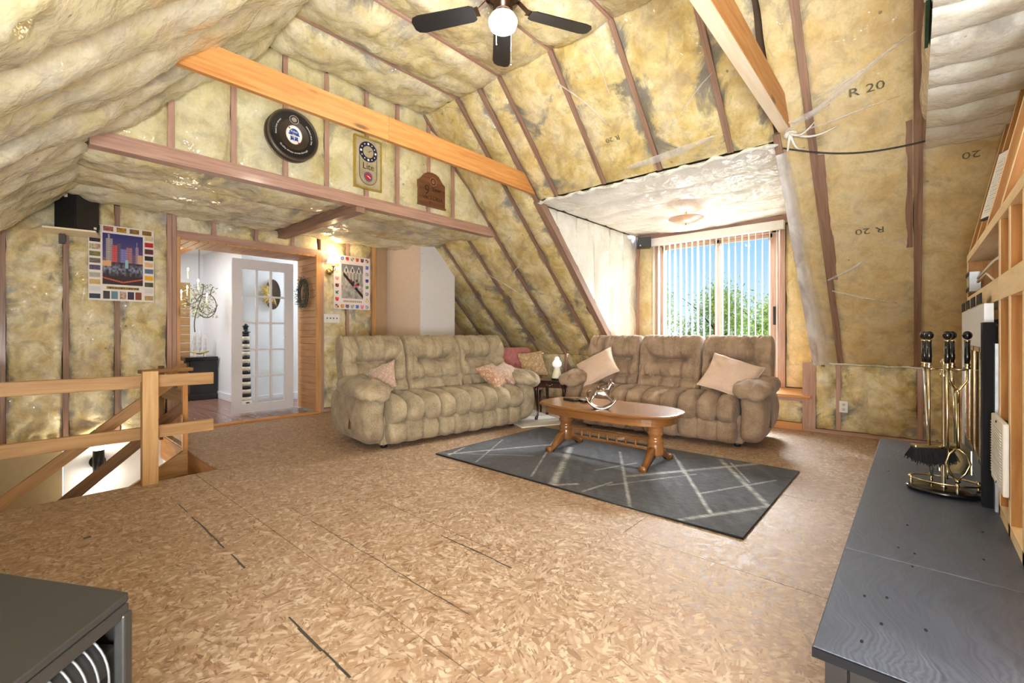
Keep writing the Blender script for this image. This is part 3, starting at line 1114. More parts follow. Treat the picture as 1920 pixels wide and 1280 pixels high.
# north cheek (seen) and south cheek
for (y, ny, mname) in ((3.2, -1, 'film_white'), (0.8, 1, 'film_white')):
    xs = [4.06, 4.44, 4.86, 5.28, 5.70, 6.10, 6.47]
    for a, b in zip(xs[:-1], xs[1:]):
        za = max(0.39, 6.58 - a) if a < 5.85 else 0.39
        zb = max(0.39, 6.58 - b) if b < 5.85 else 0.39
        bay(dorm, (a, y, za), (b, y, zb), (b, y, 2.53), (a, y, 2.53), (0, ny, 0), mname, 0.03, 0.022, sd(), name='poly_panel')
    plate(dorm, [(4.04, y, 2.6), (4.04, y, 2.54), (5.85, y, 0.73), (5.85, y, 0.3), (6.55, y, 0.3), (6.55, y, 2.6)], (0, ny, 0), 'sheathing', 0.03, off=0.05)
dceil = structure('ceiling_dormer')
plate(dceil, [(4.0, .76, 2.54), (6.55, .76, 2.54), (6.55, 3.26, 2.54), (4.0, 3.26, 2.54)], (0, 0, -1), 'sheathing', 0.04, off=0.08)
xs = [4.05, 4.55, 5.05, 5.55, 6.05, 6.49]
for a, b in zip(xs[:-1], xs[1:]):
    bay(dceil, (a, .81, 2.54), (b, .81, 2.54), (b, 3.19, 2.54), (a, 3.19, 2.54), (0, 0, -1), 'film_white', 0.035, 0.03, sd(), name='poly_panel')
# bunched poly hem where the dormer ceiling meets the slope
pts = []
for k in range(60):
    t = k / 59
    y = 3.19 - 2.4 * t
    pts.append((4.03 + 0.012 * math.sin(k * 1.3), y, 2.545 - 0.012 * math.sin(k * 0.9) - 0.02 * math.sin(t * PI)))
mb = MB()
mb.tube(pts, [0.018 + 0.008 * math.sin(k * 1.9) for k in range(60)], 7)
mb.build('poly_hem', 'film_grey', dceil)

# ---- west slope (left of the photograph)
west = structure('roof_slope_west')
plate(west, [(WX(.7), -1.9, .7), (WX(.7), 6.1, .7), (WX(3.62), 6.1, 3.62), (WX(3.62), -1.9, 3.62)], NW, 'sheathing', 0.05, off=0.09)
ysW = [-1.9, -1.25, -0.62, -0.02, 0.58, 1.14, 1.75, 2.33, 2.80, 3.30, 3.70, 4.08, 4.62, 5.2, 6.02]
for a, b in zip(ysW[:-1], ysW[1:]):
    bay(west, (WX(.74), a + .012, .74), (WX(.74), b - .012, .74), (WX(RIDGE), b - .012, RIDGE), (WX(RIDGE), a + .012, RIDGE), NW, 'batt_west', 0.06, 0.03, sd(), step=0.045, fold=0.004, crease=0.018)
for y in ysW[1:-1]:
    rafter(west, (WX(.74), y, .74), (WX(RIDGE), y, RIDGE), 0.024, NW, 'stud_pink', proud=-0.004)
wk = structure('wall_west')
plate(wk, [(-1.26, -1.9, -.02), (-1.26, 6.1, -.02), (-1.26, 6.1, .8), (-1.26, -1.9, .8)], (1, 0, 0), 'drywall_tan', 0.04)

# ---- flat main ceiling
ceil = structure('ceiling')
plate(ceil, [(1.30, -.3, RIDGE), (3.3, -.3, RIDGE), (3.3, 4.3, RIDGE), (1.30, 4.3, RIDGE)], (0, 0, -1), 'sheathing', 0.04, off=0.09)
ysC = [-0.07, 0.58, 1.14, 1.75, 2.33, 2.92, 3.52, 4.08]
for a, b in zip(ysC[:-1], ysC[1:]):
    bay(ceil, (1.47, a + .010, RIDGE), (1.47, b - .010, RIDGE), (3.12, b - .010, RIDGE), (3.12, a + .010, RIDGE), (0, 0, -1), 'batt_ceiling', 0.07, 0.035, sd(), step=0.035, fold=0.010, crease=0.022)
for y in ysC[1:-1]:
    mb = MB()
    mb.bar((1.44, y, RIDGE + .045), (3.14, y, RIDGE + .045), 0.024, 0.09)
    mb.build('joist', 'stud_pink', ceil)


def gable(name, y, ny, xs, z0, mat, plate_mat='stud_pink'):
    g = structure(name)
    top = lambda x: min(RIDGE, x + 1.99, 6.58 - x)
    xa, xb = z0 - 1.99, 6.58 - z0
    plate(g, [(xa, y, z0), (xb, y, z0), (3.11 - .14, y, RIDGE + .14), (1.48 + .14, y, RIDGE + .14)], (0, ny, 0), 'sheathing', 0.04, off=0.05)
    zb = z0 + 0.09
    for a, b in zip(xs[:-1], xs[1:]):
        a2, b2 = a + 0.02, b - 0.02
        for p, q in ((a2, b2),):
            bay(g, (p, y, zb), (q, y, zb), (q, y, max(zb + .01, top(q) + .07)), (p, y, max(zb + .01, top(p) + .07)), (0, ny, 0), mat, 0.03, 0.025, sd())
    for x in xs[1:-1]:
        mb = MB()
        mb.bx(x - 0.02, y - 0.006 if ny < 0 else y - .08, zb, x + 0.02, y + 0.08 if ny < 0 else y + .006, top(x))
        mb.build('stud', 'stud_pink', g)
    mb = MB()
    mb.bx(xa + .05, y - 0.012 if ny < 0 else y - .09, z0 - 0.02, xb, y + 0.09 if ny < 0 else y + .012, zb)
    mb.build('bottom_plate', plate_mat, g)
    return g


gabN = gable('wall_gable_north', 4.08, -1, [.40, .83, 1.24, 1.64, 2.01, 2.42, 2.78, 3.19, 3.55, 4.2], 2.33, 'batt_gable')
gabS = gable('wall_gable_south', -0.07, 1, [.40, 1.0, 1.6, 2.2, 2.8, 3.4, 4.2], 2.35, 'film_white', 'film_white')

# ---- lower ceilings behind both gables
lowN = structure('ceiling_north')
plate(lowN, [(.3, 4.1, 2.36), (4.3, 4.1, 2.36), (4.3, 6.1, 2.36), (.3, 6.1, 2.36)], (0, 0, -1), 'sheathing', 0.04, off=0.06)
for (xa, xb) in ((.34, 2.30), (2.42, 4.26)):
    for (ya, yb) in ((4.17, 4.78), (4.78, 5.38), (5.38, 5.99)):
        bay(lowN, (xa, ya + .006, 2.36), (xa, yb - .006, 2.36), (xb, yb - .006, 2.36), (xb, ya + .006, 2.36), (0, 0, -1), 'batt_ceiling' if ya < 5.3 else 'batt_west', 0.06, 0.03, sd(), step=0.04, fold=0.012, crease=0.018)
mb = MB()
mb.bx(2.31, 4.09, 2.255, 2.41, 5.99, 2.38)
mb.build('lower_beam', 'rafter', lowN)
lowS = structure('ceiling_south')
plate(lowS, [(.3, -.07, 2.36), (4.3, -.07, 2.36), (4.3, -1.95, 2.36), (.3, -1.95, 2.36)], (0, 0, -1), 'sheathing', 0.04, off=0.06)
xs = [.36, .8, 1.3, 1.75, 2.05, 2.42, 2.66, 2.98, 3.2, 3.52, 3.8, 4.22]
for a, b in zip(xs[:-1], xs[1:]):
    bay(lowS, (a, -.052, 2.318), (b, -.052, 2.318), (b, -1.9, 2.318), (a, -1.9, 2.318), (0, 0, -1), 'film_grey', 0.03, 0.012, sd(), step=0.04, fold=0.002, crease=0.012, name='poly_panel')
south = structure('wall_south')
plate(south, [(-1.3, -1.9, -.02), (5.9, -1.9, -.02), (5.9, -1.9, 3.5), (-1.3, -1.9, 3.5)], (0, 1, 0), 'drywall_tan', 0.05)

# ---- door wall (north, y = 6)
north = structure('wall_north')
YN = 6.0
OX0, OX1, OZ = 1.30, 2.79, 2.08
plate(north, [(-1.3, YN, -0.05), (OX0 - .1, YN, -0.05), (OX0 - .1, YN, 2.4), (-1.3, YN, 2.4)], (0, -1, 0), 'sheathing', 0.04, off=0.07)
plate(north, [(OX0 - .1, YN, OZ + .06), (OX1 + .1, YN, OZ + .06), (OX1 + .1, YN, 2.4), (OX0 - .1, YN, 2.4)], (0, -1, 0), 'sheathing', 0.04, off=0.07)
plate(north, [(OX1 + .06, YN, -0.05), (3.74, YN, -0.05), (3.74, YN, 2.4), (OX1 + .06, YN, 2.4)], (0, -1, 0), 'sheathing', 0.04, off=0.07)
studs = [-1.2, -0.8, -0.4, 0.01, 0.41, 0.78, 1.20]
for a, b in zip(studs[:-1], studs[1:]):
    ta, tb = min(2.36, a + 1.99), min(2.36, b + 1.99)
    bay(north, (a + .02, YN, -0.02), (b - .02, YN, -0.02), (b - .02, YN, tb), (a + .02, YN, ta), (0, -1, 0), 'batt_wall', 0.045, 0.04, sd(), step=0.034, crease=0.045)
for x in studs[:-1]:
    mb = MB()
    mb.bx(x - 0.02, YN - 0.008, -0.02, x + 0.02, YN + .08, min(2.34, x + 1.97))
    mb.build('stud', 'rafter', north)
for x0, x1, zz0, zz1 in ((1.185, 1.225, 0, 2.34), (1.228, 1.268, 0, 2.34)):
    mb = MB()
    mb.bx(x0, YN - 0.014, zz0, x1, YN + .08, zz1)
    mb.build('stud', 'stud_pink', north)
for a, b in ((1.27, 1.60), (1.64, 2.05), (2.09, 2.48), (2.52, 2.83)):
    bay(north, (a, YN, OZ + .10), (b, YN, OZ + .10), (b, YN, 2.35), (a, YN, 2.35), (0, -1, 0), 'batt_wall', 0.03, 0.03, sd())
for x in (1.62, 2.07, 2.50):
    mb = MB()
    mb.bx(x - 0.02, YN - 0.008, OZ + .09, x + 0.02, YN + .08, 2.35)
    mb.build('cripple_stud', 'stud_pink', north)
mb = MB()
mb.bx(1.27, YN - 0.02, OZ + .02, 2.87, YN + .08, OZ + .10)
mb.build('header', 'stud_pink', north)
mb = MB()
mb.bx(2.862, YN - .022, 0.0, 2.905, YN + .08, 2.35)
mb.build('stud', 'stud_pink', north)
for a, b in ((2.90, 3.24), (3.28, 3.64)):
    bay(north, (a, YN, 0.05), (b, YN, 0.05), (b, YN, 2.35), (a, YN, 2.35), (0, -1, 0), 'batt_wall', 0.04, 0.035, sd(), step=0.034, crease=0.04)
mb = MB()
mb.bx(3.24, YN - .006, 0.04, 3.28, YN + .08, 2.35)
mb.build('stud', 'stud_pink', north)
mb = MB()
mb.bx(3.64, YN - .02, 0.0, 3.70, YN + .08, 2.35)
mb.build('stud', 'plank', north)
mb = MB()
mb.bx(2.86, YN - .02, 0.0, 3.64, YN + .08, 0.045)
mb.build('bottom_plate', 'stud_pink', north)
# jamb lining of the opening: planks left, right and overhead
for k in range(23):
    z0 = 0.03 + k * 0.0895
    for (xa, xb) in ((OX1, OX1 + 0.02), (OX0 - 0.02, OX0)):
        mb = MB()
        mb.bx(xa, YN - 0.03, z0, xb, 6.52, z0 + 0.087)
        mb.build('jamb_plank', 'plank', north, bevel=0.003, seg=1)
for k in range(17):
    x0 = OX0 + k * 0.0877
    mb = MB()
    mb.bx(x0, YN - 0.03, OZ, x0 + 0.0855, 6.52, OZ + .018)
    mb.build('lintel_plank', 'plank', north, bevel=0.003, seg=1)
for (a, b, z0, z1) in ((OX0 - 0.034, OX0 - 0.004, 0, OZ + .03), (OX1 + 0.004, OX1 + .07, 0, OZ + .03)):
    mb = MB()
    mb.bx(a, YN - 0.04, z0, b, YN + .02, z1)
    mb.build('trim_2', 'plank', None, kind='structure')
mb = MB()
mb.bx(OX0 - 0.15, YN - 0.08, 0.0, OX1 + 0.02, YN + 0.02, 0.022)
mb.build('trim_3', 'pine', None, kind='structure', bevel=0.003)
# recess at the right: tan drywall, boxed chase in white and pink drywall
plate(north, [(3.70, 6.08, 0), (5.9, 6.08, 0), (5.9, 6.08, 2.36), (3.70, 6.08, 2.36)], (0, -1, 0), 'drywall_tan', 0.03, name='drywall_panel')
chase = structure('wall_chase')
mb = MB()
mb.prism([(0, 0), (.64, 0), (.64, 1.95), (.40, 2.20), (.27, 2.34), (0, 2.34)], (3.96, 5.25, 0), (1, 0, 0), (0, 0, 1), (0, 1, 0), 0.0, 0.015)
mb.build('drywall_panel', 'drywall', chase)
mb = MB()
mb.bx(3.945, 5.25, 0, 3.96, 6.07, 2.34)
mb.build('drywall_panel', 'drywall_pink', chase)
mb = MB()
for z in (0.35, .75, 1.15, 1.55, 1.95, 2.2):
    for x in (3.99, 4.57):
        if x > 4.5 and z > 1.9:
            continue
        mb.lathe([(0.005, 0), (0.0, 0.001)], (x, 5.249, z), 6, Matrix.Rotation(R(90), 4, 'X'))
    for y in (5.3, 6.0):
        mb.lathe([(0.005, 0), (0.0, 0.001)], (3.944, y, z), 6, Matrix.Rotation(R(-90), 4, 'Y'))
mb.build('drywall_screw', 'charcoal', chase, kind='stuff')

# ---- the stairwell below the floor
well = structure('wall_stairwell')
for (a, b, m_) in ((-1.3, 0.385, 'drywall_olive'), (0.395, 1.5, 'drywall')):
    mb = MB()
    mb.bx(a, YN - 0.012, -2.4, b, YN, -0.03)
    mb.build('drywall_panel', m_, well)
mb = MB()
mb.bx(-1.3, 4.09, -2.4, 1.6, YN, -2.36)
mb.build('lower_floor', 'laminate', well)
mb = MB()
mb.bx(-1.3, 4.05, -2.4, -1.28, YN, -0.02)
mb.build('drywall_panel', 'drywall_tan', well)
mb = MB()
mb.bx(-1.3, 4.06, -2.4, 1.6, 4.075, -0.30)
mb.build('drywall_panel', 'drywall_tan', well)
mb = MB()
mb.bx(1.15, 4.08, -2.4, 1.165, YN, -0.26)
mb.build('drywall_panel', 'drywall', well)
mb = MB()
mb.bx(WELL_X, 4.08, -0.255, WELL_X + 0.04, YN, -0.02)
mb.build('rim_joist', 'framing_dark', well)
mb = MB()
mb.bx(-1.3, WELL_Y + .001, -0.26, WELL_X + .04, WELL_Y + 0.03, -0.02)
mb.build('rim_joist', 'framing_dark', well)
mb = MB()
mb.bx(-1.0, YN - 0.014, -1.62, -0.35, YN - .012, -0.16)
mb.build('pink_wall_sheet', 'drywall_pink', well)  # thin pink drywall sheet on the stairwell wall

# stairs inside the well: stringers, treads
stair = structure('staircase')
for y in (5.02, 5.95):
    mb = MB()
    mb.bar((0.05, y, -1.05), (-1.2, y, -2.02), 0.035, 0.24)
    mb.build('stringer', 'pine_dark', stair)
for k in range(4, 9):
    mb = MB()
    x = 1.12 - 0.25 * (k + 1)
    mb.bx(x, 5.04, -0.20 * (k + 1) - 0.03, x + 0.27, 5.93, -0.20 * (k + 1))
    mb.build('tread', 'pine_dark', stair)
# triangular gusset and short joists by the hole's corner
mb = MB()
mb.prism([(0, 0), (.42, 0), (.42, .26)], (0.70, 4.92, -0.24), (1, 0, 0), (0, 0, 1), (0, 1, 0), 0, 0.035)
mb.build('gusset', 'pine_rail', stair)
mb = MB()
mb.bx(0.62, 4.60, -0.26, 1.12, 4.90, -0.225)
mb.build('landing_board', 'framing_dark', stair)

# ---- hall behind the opening
hall = structure('hall')
HY = 9.35
for k in range(14):
    x0 = 0.2 + k * 0.19
    if x0 > 2.4:
        y1 = 7.42
    else:
        y1 = HY
    for (ya, yb) in (((6.0, 7.3), (7.3, 8.6), (8.6, HY)) if k % 2 else ((6.0, 6.7), (6.7, 8.0), (8.0, HY))):
        if ya >= y1:
            continue
        mb = MB()
        mb.bx(x0, ya + .001, -0.01, x0 + 0.188, min(yb, y1) - .001, 0.008)
        mb.build('floor_plank', 'laminate', hall)
for k in range(4):
    x0 = 2.86 + k * 0.19
    mb = MB()
    mb.bx(x0, 6.53, -0.01, x0 + 0.188, 7.42, 0.008)
    mb.build('floor_plank', 'laminate', hall)
mb = MB()
mb.bx(2.36, 7.52, 0, 2.46, HY, 2.5)
mb.bx(2.36, 7.42, 0, 4.6, 7.52, 2.5)
mb.bx(4.5, 6.0, 0, 4.6, 7.52, 2.5)
mb.build('wall_hall', 'hall_wall', hall)
mb = MB()
mb.bx(0.0, HY, 1.93, 2.4, HY + .05, 2.5)
mb.build('wall_upper', 'hall_wall', hall)
mb = MB()
mb.bx(0.0, 6.1, 0, 0.05, HY, 2.5)
mb.build('wall_hall_left', 'hall_wall', hall)
mb = MB()
mb.bx(0.0, 6.1, 2.42, 4.6, HY + .05, 2.5)
mb.build('ceiling_hall', 'hall_wall', hall)
mb = MB()
mb.bx(0.05, 6.52, OZ + .02, OX0 - .02, 6.58, 2.45)
mb.bx(OX0 - .02, 6.52, OZ + .02, OX1 + .02, 6.58, 2.45)
mb.bx(OX1 + .02, 6.52, 0, 4.6, 6.58, 2.45)
mb.bx(0.05, 6.52, 0, OX0 - .02, 6.58, 2.45)
mb.build('wall_partition', 'hall_wall', hall)
mb = MB()
mb.bx(1.75, 6.7, 2.29, 1.87, HY, 2.42)
mb.build('ceiling_beam', 'pine', hall)
for k in range(13):
    mb = MB()
    mb.bx(0.1, HY, 0.01 + k * 0.148, 2.17, HY + .02, 0.01 + k * 0.148 + 0.144)
    mb.build('wall_plank', 'pine_rail', hall, bevel=0.004, seg=1)
mb = MB()
mb.bx(2.17, HY - .01, 0, 2.36, HY + .02, 2.0)
mb.build('corner_board', 'hall_wall', hall)
mb = MB()
mb.bx(2.342, 7.42, 0.008, 2.36, HY, 0.12)
mb.bx(2.342, 7.402, 0.008, 4.5, 7.42, 0.12)
mb.build('baseboard_hall', 'white_paint', None, kind='structure', bevel=0.004)

# ---- collar beams across the room
for nm, y, zb, zt, xl, xr, mt in (('collar_beam', 3.18, 2.61, 2.80, 0.64, 3.955, 'pine'), ('collar_beam', 0.74, 2.60, 2.79, 0.63, 3.96, 'pine')):
    root = structure(nm)
    if y > 3:
        for (a, b, sl, sr) in ((xl, 2.07, 1, 0), (2.072, xr, 0, 1)):
            mb = MB()
            dz = zt - zb
            pl = [(a, 0), (b, 0), (b - (dz if sr else 0), dz), (a + (dz if sl else 0), dz)]
            mb.prism(pl, (0, y - 0.02, zb), (1, 0, 0), (0, 0, 1), (0, 1, 0), 0, 0.04)
            mb.build('beam_board', mt, root)
    else:
        for yy, m2 in ((y - 0.040, 'pine'), (y + 0.001, 'pine')):
            mb = MB()
            dz = zt - zb
            mb.prism([(xl, 0), (xr, 0), (xr - dz, dz), (xl + dz, dz)], (0, yy, zb), (1, 0, 0), (0, 0, 1), (0, 1, 0), 0, 0.039)
            mb.build('beam_board', m2, root)
        mb = MB()
        mb.bx(xl + .02, y - 0.036, zb - 0.006, xr - .01, y + 0.036, zb - .0005)
        mb.build('beam_underside', 'pine_pale', root)

# loose poly scrap and black cable by the second beam
t = thing('cable', 'black cable sagging across the yellow slope from the white wrapped dormer edge', 'cable', (4.0, .7, 2.45))
pts = []
for k in range(19):
    u = k / 18
    y = 0.76 - 0.86 * u
    z = 2.53 - 0.13 * u - 0.05 * math.sin(u * PI)
    p = Vector((EX(z), y, z)) + Vector(NE) * 0.06
    pts.append(p)
mb = MB()
mb.tube(pts, 0.006, 6)
mb.build('cord', 'cable', t)
t = thing('poly_scrap', 'loose twisted scrap of white plastic film at the end of the right beam', 'plastic', (3.95, .70, 2.56))
for k, (dy, dz, ln) in enumerate(((-0.30, -.02, .28), (-.16, .03, .14), (-.08, -.10, .10), (.03, -.10, .08))):
    mb = MB()
    pts = [Vector((3.93 - .03 * math.sin(u * PI) - dz * u * .9, .70 + dy * u, 2.56 + dz * u - .06 * math.sin(u * PI))) for u in np.linspace(0, 1, 10)]
    mb.tube(pts, [0.009 * (1 - .7 * u) + .002 for u in np.linspace(0, 1, 10)], 6)
    mb.build('strand', 'film_white', t)
mb = MB()
mb.sph((3.95, .70, 2.56), (.03, .05, .03), 10)
mb.build('bunch', 'film_white', t)

# ================================================================== WINDOW, BLINDS, OUTDOORS
win = structure('window_1')
fr = 'stud_pink'
for (a, b) in ((WY1 - .0, WY1 - .07), (WY0 + .07, WY0)):
    mb = MB()
    mb.bx(DX - .01, min(a, b), WZ0, DX + .08, max(a, b), WZ1 + .03)
    mb.build('jamb', 'stud_pink', win)
for z0, z1 in ((WZ1 - .06, WZ1 + .03), (WZ0 - .02, WZ0 + .06)):
    mb = MB()
    mb.bx(DX - .01, WY0, z0, DX + .08, WY1, z1)
    mb.build('frame_rail', 'stud_pink', win)
for (ya, yb, dx) in ((WY0 + .07, 2.05, .045), (2.0, WY1 - .07, .015)):
    s_ = MB()
    s_.bx(DX + dx, ya, WZ0 + .06, DX + dx + .03, ya + .055, WZ1 - .06)
    s_.bx(DX + dx, yb - .055, WZ0 + .06, DX + dx + .03, yb, WZ1 - .06)
    s_.bx(DX + dx, ya, WZ0 + .06, DX + dx + .03, yb, WZ0 + .12)
    s_.bx(DX + dx, ya, WZ1 - .11, DX + dx + .03, yb, WZ1 - .06)
    so = s_.build('sash', 'stud_pink', win)
    mb = MB()
    mb.bx(DX + dx + .012, ya + .05, WZ0 + .11, DX + dx + .016, yb - .05, WZ1 - .10)
    mb.build('pane', 'glass', so)
mb = MB()
mb.bx(DX - .045, WY0 + .03, 1.17, DX - .01, WY0 + .055, 1.40)
mb.build('handle', 'black', win, bevel=.004)

bl = thing('vertical_blinds', 'white vertical blinds turned open in front of the dormer window', 'blinds', (6.42, 2.08, 2.4))
mb = MB()
mb.bx(6.36, 1.20, 2.35, 6.445, 2.93, 2.455)
mb.build('valance', 'blind', bl, bevel=.004)
NSL = 21
for k in range(NSL):
    y = 2.88 - k * (1.60 / (NSL - 1))
    a = R(90 - 4 + 3 * math.sin(k * 1.7))
    dx, dy = math.sin(a) * .043, math.cos(a) * .043
    mb = MB()
    V, F = [], []
    for q in range(5):
        t_ = q / 4 * 2 - 1
        bow = .004 * (1 - t_ * t_)
        for z in (0.50, 2.345):
            V.append((6.40 + dx * t_ + bow * 0.2, y + dy * t_ + bow, z))
    for q in range(4):
        F.append((q * 2, q * 2 + 2, q * 2 + 3, q * 2 + 1))
    mb.add(V, F, None, True)
    mb.build('slat', 'slat', bl)

lawn = structure('lawn')
mb = MB()
mb.bx(7.5, -40, -3.2, 90, 60, -3.0)
mb.build('ground', 'grass', lawn)


def tree(x, y, h, rad, nl, label, mat, seed):
    rg = np.random.default_rng(seed)
    t = thing('leafy_tree', label, 'tree', (x, y, -3.0), group=None)
    mb = MB()
    mb.tube([(x, y, -3.0), (x + .1, y, -1.6), (x + .05, y + .1, h * .55)], [.18, .13, .05], 8)
    for k in range(7):
        a = k * 2.4
        z0 = -1.2 + k * (h + 1.0) / 9
        mb.tube([(x + .08, y + .04, z0), (x + rad * .5 * math.cos(a), y + rad * .5 * math.sin(a), z0 + .7), (x + rad * .8 * math.cos(a), y + rad * .8 * math.sin(a), z0 + 1.0)], [.03, .016, .006], 5)
    mb.build('trunk', 'bark', t)
    # clumps of leaves
    V, F = [], []
    nc = 70
    cl = []
    for k in range(nc):
        zz = rg.uniform(-1.9, h - .2)
        f = (zz + 2.2) / (h + 2.2)
        rr = rad * (0.45 + 0.65 * math.sin(min(1, f * 1.05) * PI) ** .7) * (1 if f < .6 else max(.12, (1.05 - f) / .45))
        a = rg.uniform(0, 2 * PI)
        q = rr * math.sqrt(rg.uniform(.1, 1))
        cl.append((x + q * math.cos(a), y + q * math.sin(a), zz, rg.uniform(.25, .5)))
    for k in range(nl):
        c = cl[rg.integers(nc)]
        p = np.array(c[:3]) + rg.normal(0, 1, 3) * c[3] * .62
        d = rg.normal(0, 1, 3)
        d /= np.linalg.norm(d)
        e = np.cross(d, rg.normal(0, 1, 3))
        e /= np.linalg.norm(e)
        l, w_ = rg.uniform(.034, .058), rg.uniform(.014, .022)
        o = len(V)
        V += [p - d * l, p + e * w_, p + d * l, p - e * w_]
        F.append((o, o + 1, o + 2, o + 3))
    mb = MB()
    mb.add(V, F)
    mb.build('foliage', mat, t, kind='stuff')


tree(13.2, 6.1, 2.75, 1.25, 14000, 'tall bright green tree outside behind the left half of the blinds', 'leaf', 11)
tree(13.6, 4.2, 2.45, 1.2, 14000, 'green tree outside in the middle of the blinds, right of the tallest', 'leaf2', 12)
tree(12.4, 2.55, 1.95, 1.0, 12000, 'lower green tree outside behind the right half of the blinds', 'leaf', 13)
tree(17.5, 1.9, 1.3, 1.3, 8000, 'low distant shrub outside at the lower right corner of the window', 'leaf', 14)

# ================================================================== SOFAS


def superell(th, p):
    c, s = np.cos(th), np.sin(th)
    return np.sign(c) * np.abs(c) ** (2 / p), np.sign(s) * np.abs(s) ** (2 / p)


def puff(x0, x1, cy, cz, hy, hz, p, nx, nth, disp=None, endp=9.0, tilt=0.0, axis='x', warp=None):
    """soft block: superellipse section in (y,z) swept along x with rounded ends and a displacement along the normal"""
    xi = np.linspace(-1, 1, nx)
    xi = .55 * xi + .45 * np.sin(xi * PI / 2)
    xi = np.where(np.abs(xi) > .9, np.sign(xi) * (1 - (1 - np.abs(xi)) ** 1.35 / .1 ** .35), xi)
    s = (1 - np.abs(xi) ** endp) ** (1 / 2.2)
    s = np.clip(s, 0.0, 1)
    td = np.linspace(0, 2 * PI, 6001)
    ad, bd = superell(td, p)
    arc = np.concatenate([[0], np.cumsum(np.hypot(np.diff(ad * hy), np.diff(bd * hz)))])
    th = np.interp(np.linspace(0, arc[-1], nth, endpoint=False), arc, td)
    a, b = superell(th, p)
    # normals of the section
    na, nb = np.sign(a) * np.abs(a) ** (p - 1) / hy, np.sign(b) * np.abs(b) ** (p - 1) / hz
    L = np.hypot(na, nb)
    na, nb = na / L, nb / L
    X = (x0 + x1) / 2 + xi * (x1 - x0) / 2
    Xg = np.repeat(X[:, None], nth, 1)
    Y = cy + hy * a[None, :] * s[:, None]
    Z = cz + hz * b[None, :] * s[:, None]
    NA = np.repeat(na[None, :], nx, 0)
    NB = np.repeat(nb[None, :], nx, 0)
    if disp is not None:
        tx = (Xg - x0) / (x1 - x0)
        d = disp(tx, np.repeat(a[None, :], nx, 0), np.repeat(b[None, :], nx, 0), np.stack([Xg, Y, Z], -1)) * np.clip(s * 1.5, 0, 1)[:, None]
        Y = Y + NA * d
        Z = Z + NB * d
    Y = Y + tilt * (Z - (cz - hz))
    P = np.stack([Xg, Y, Z], -1)
    if axis == 'y':
        P = np.stack([P[..., 1], P[..., 0], P[..., 2]], -1)
    if warp is not None:
        P = warp(P)
    mb = MB(local=True)
    mb.grid(P, None, True, wrap_v=True, flip=(axis != 'y'))
    # end caps
    for k, idx in ((0, 0), (1, nx - 1)):
        ring = P[idx]
        if np.ptp(ring, 0).max() > 1e-4:
            f = tuple(range(nth))
            mb.add(ring.tolist(), [f if k == 0 else f[::-1]], None, True)
    return mb


def seg_d(X, Z, a, b):
    ax, az = a
    bx_, bz = b
    dx, dz = bx_ - ax, bz - az
    t = np.clip(((X - ax) * dx + (Z - az) * dz) / (dx * dx + dz * dz + 1e-9), 0, 1)
    return np.hypot(X - ax - t * dx, Z - az - t * dz)


def grooves(X, Z, segs, wd=0.018):
    g = 0
    for (a, b, d) in segs:
        g = g - d * np.exp(-(seg_d(X, Z, a, b) / wd) ** 1.05)
    return g


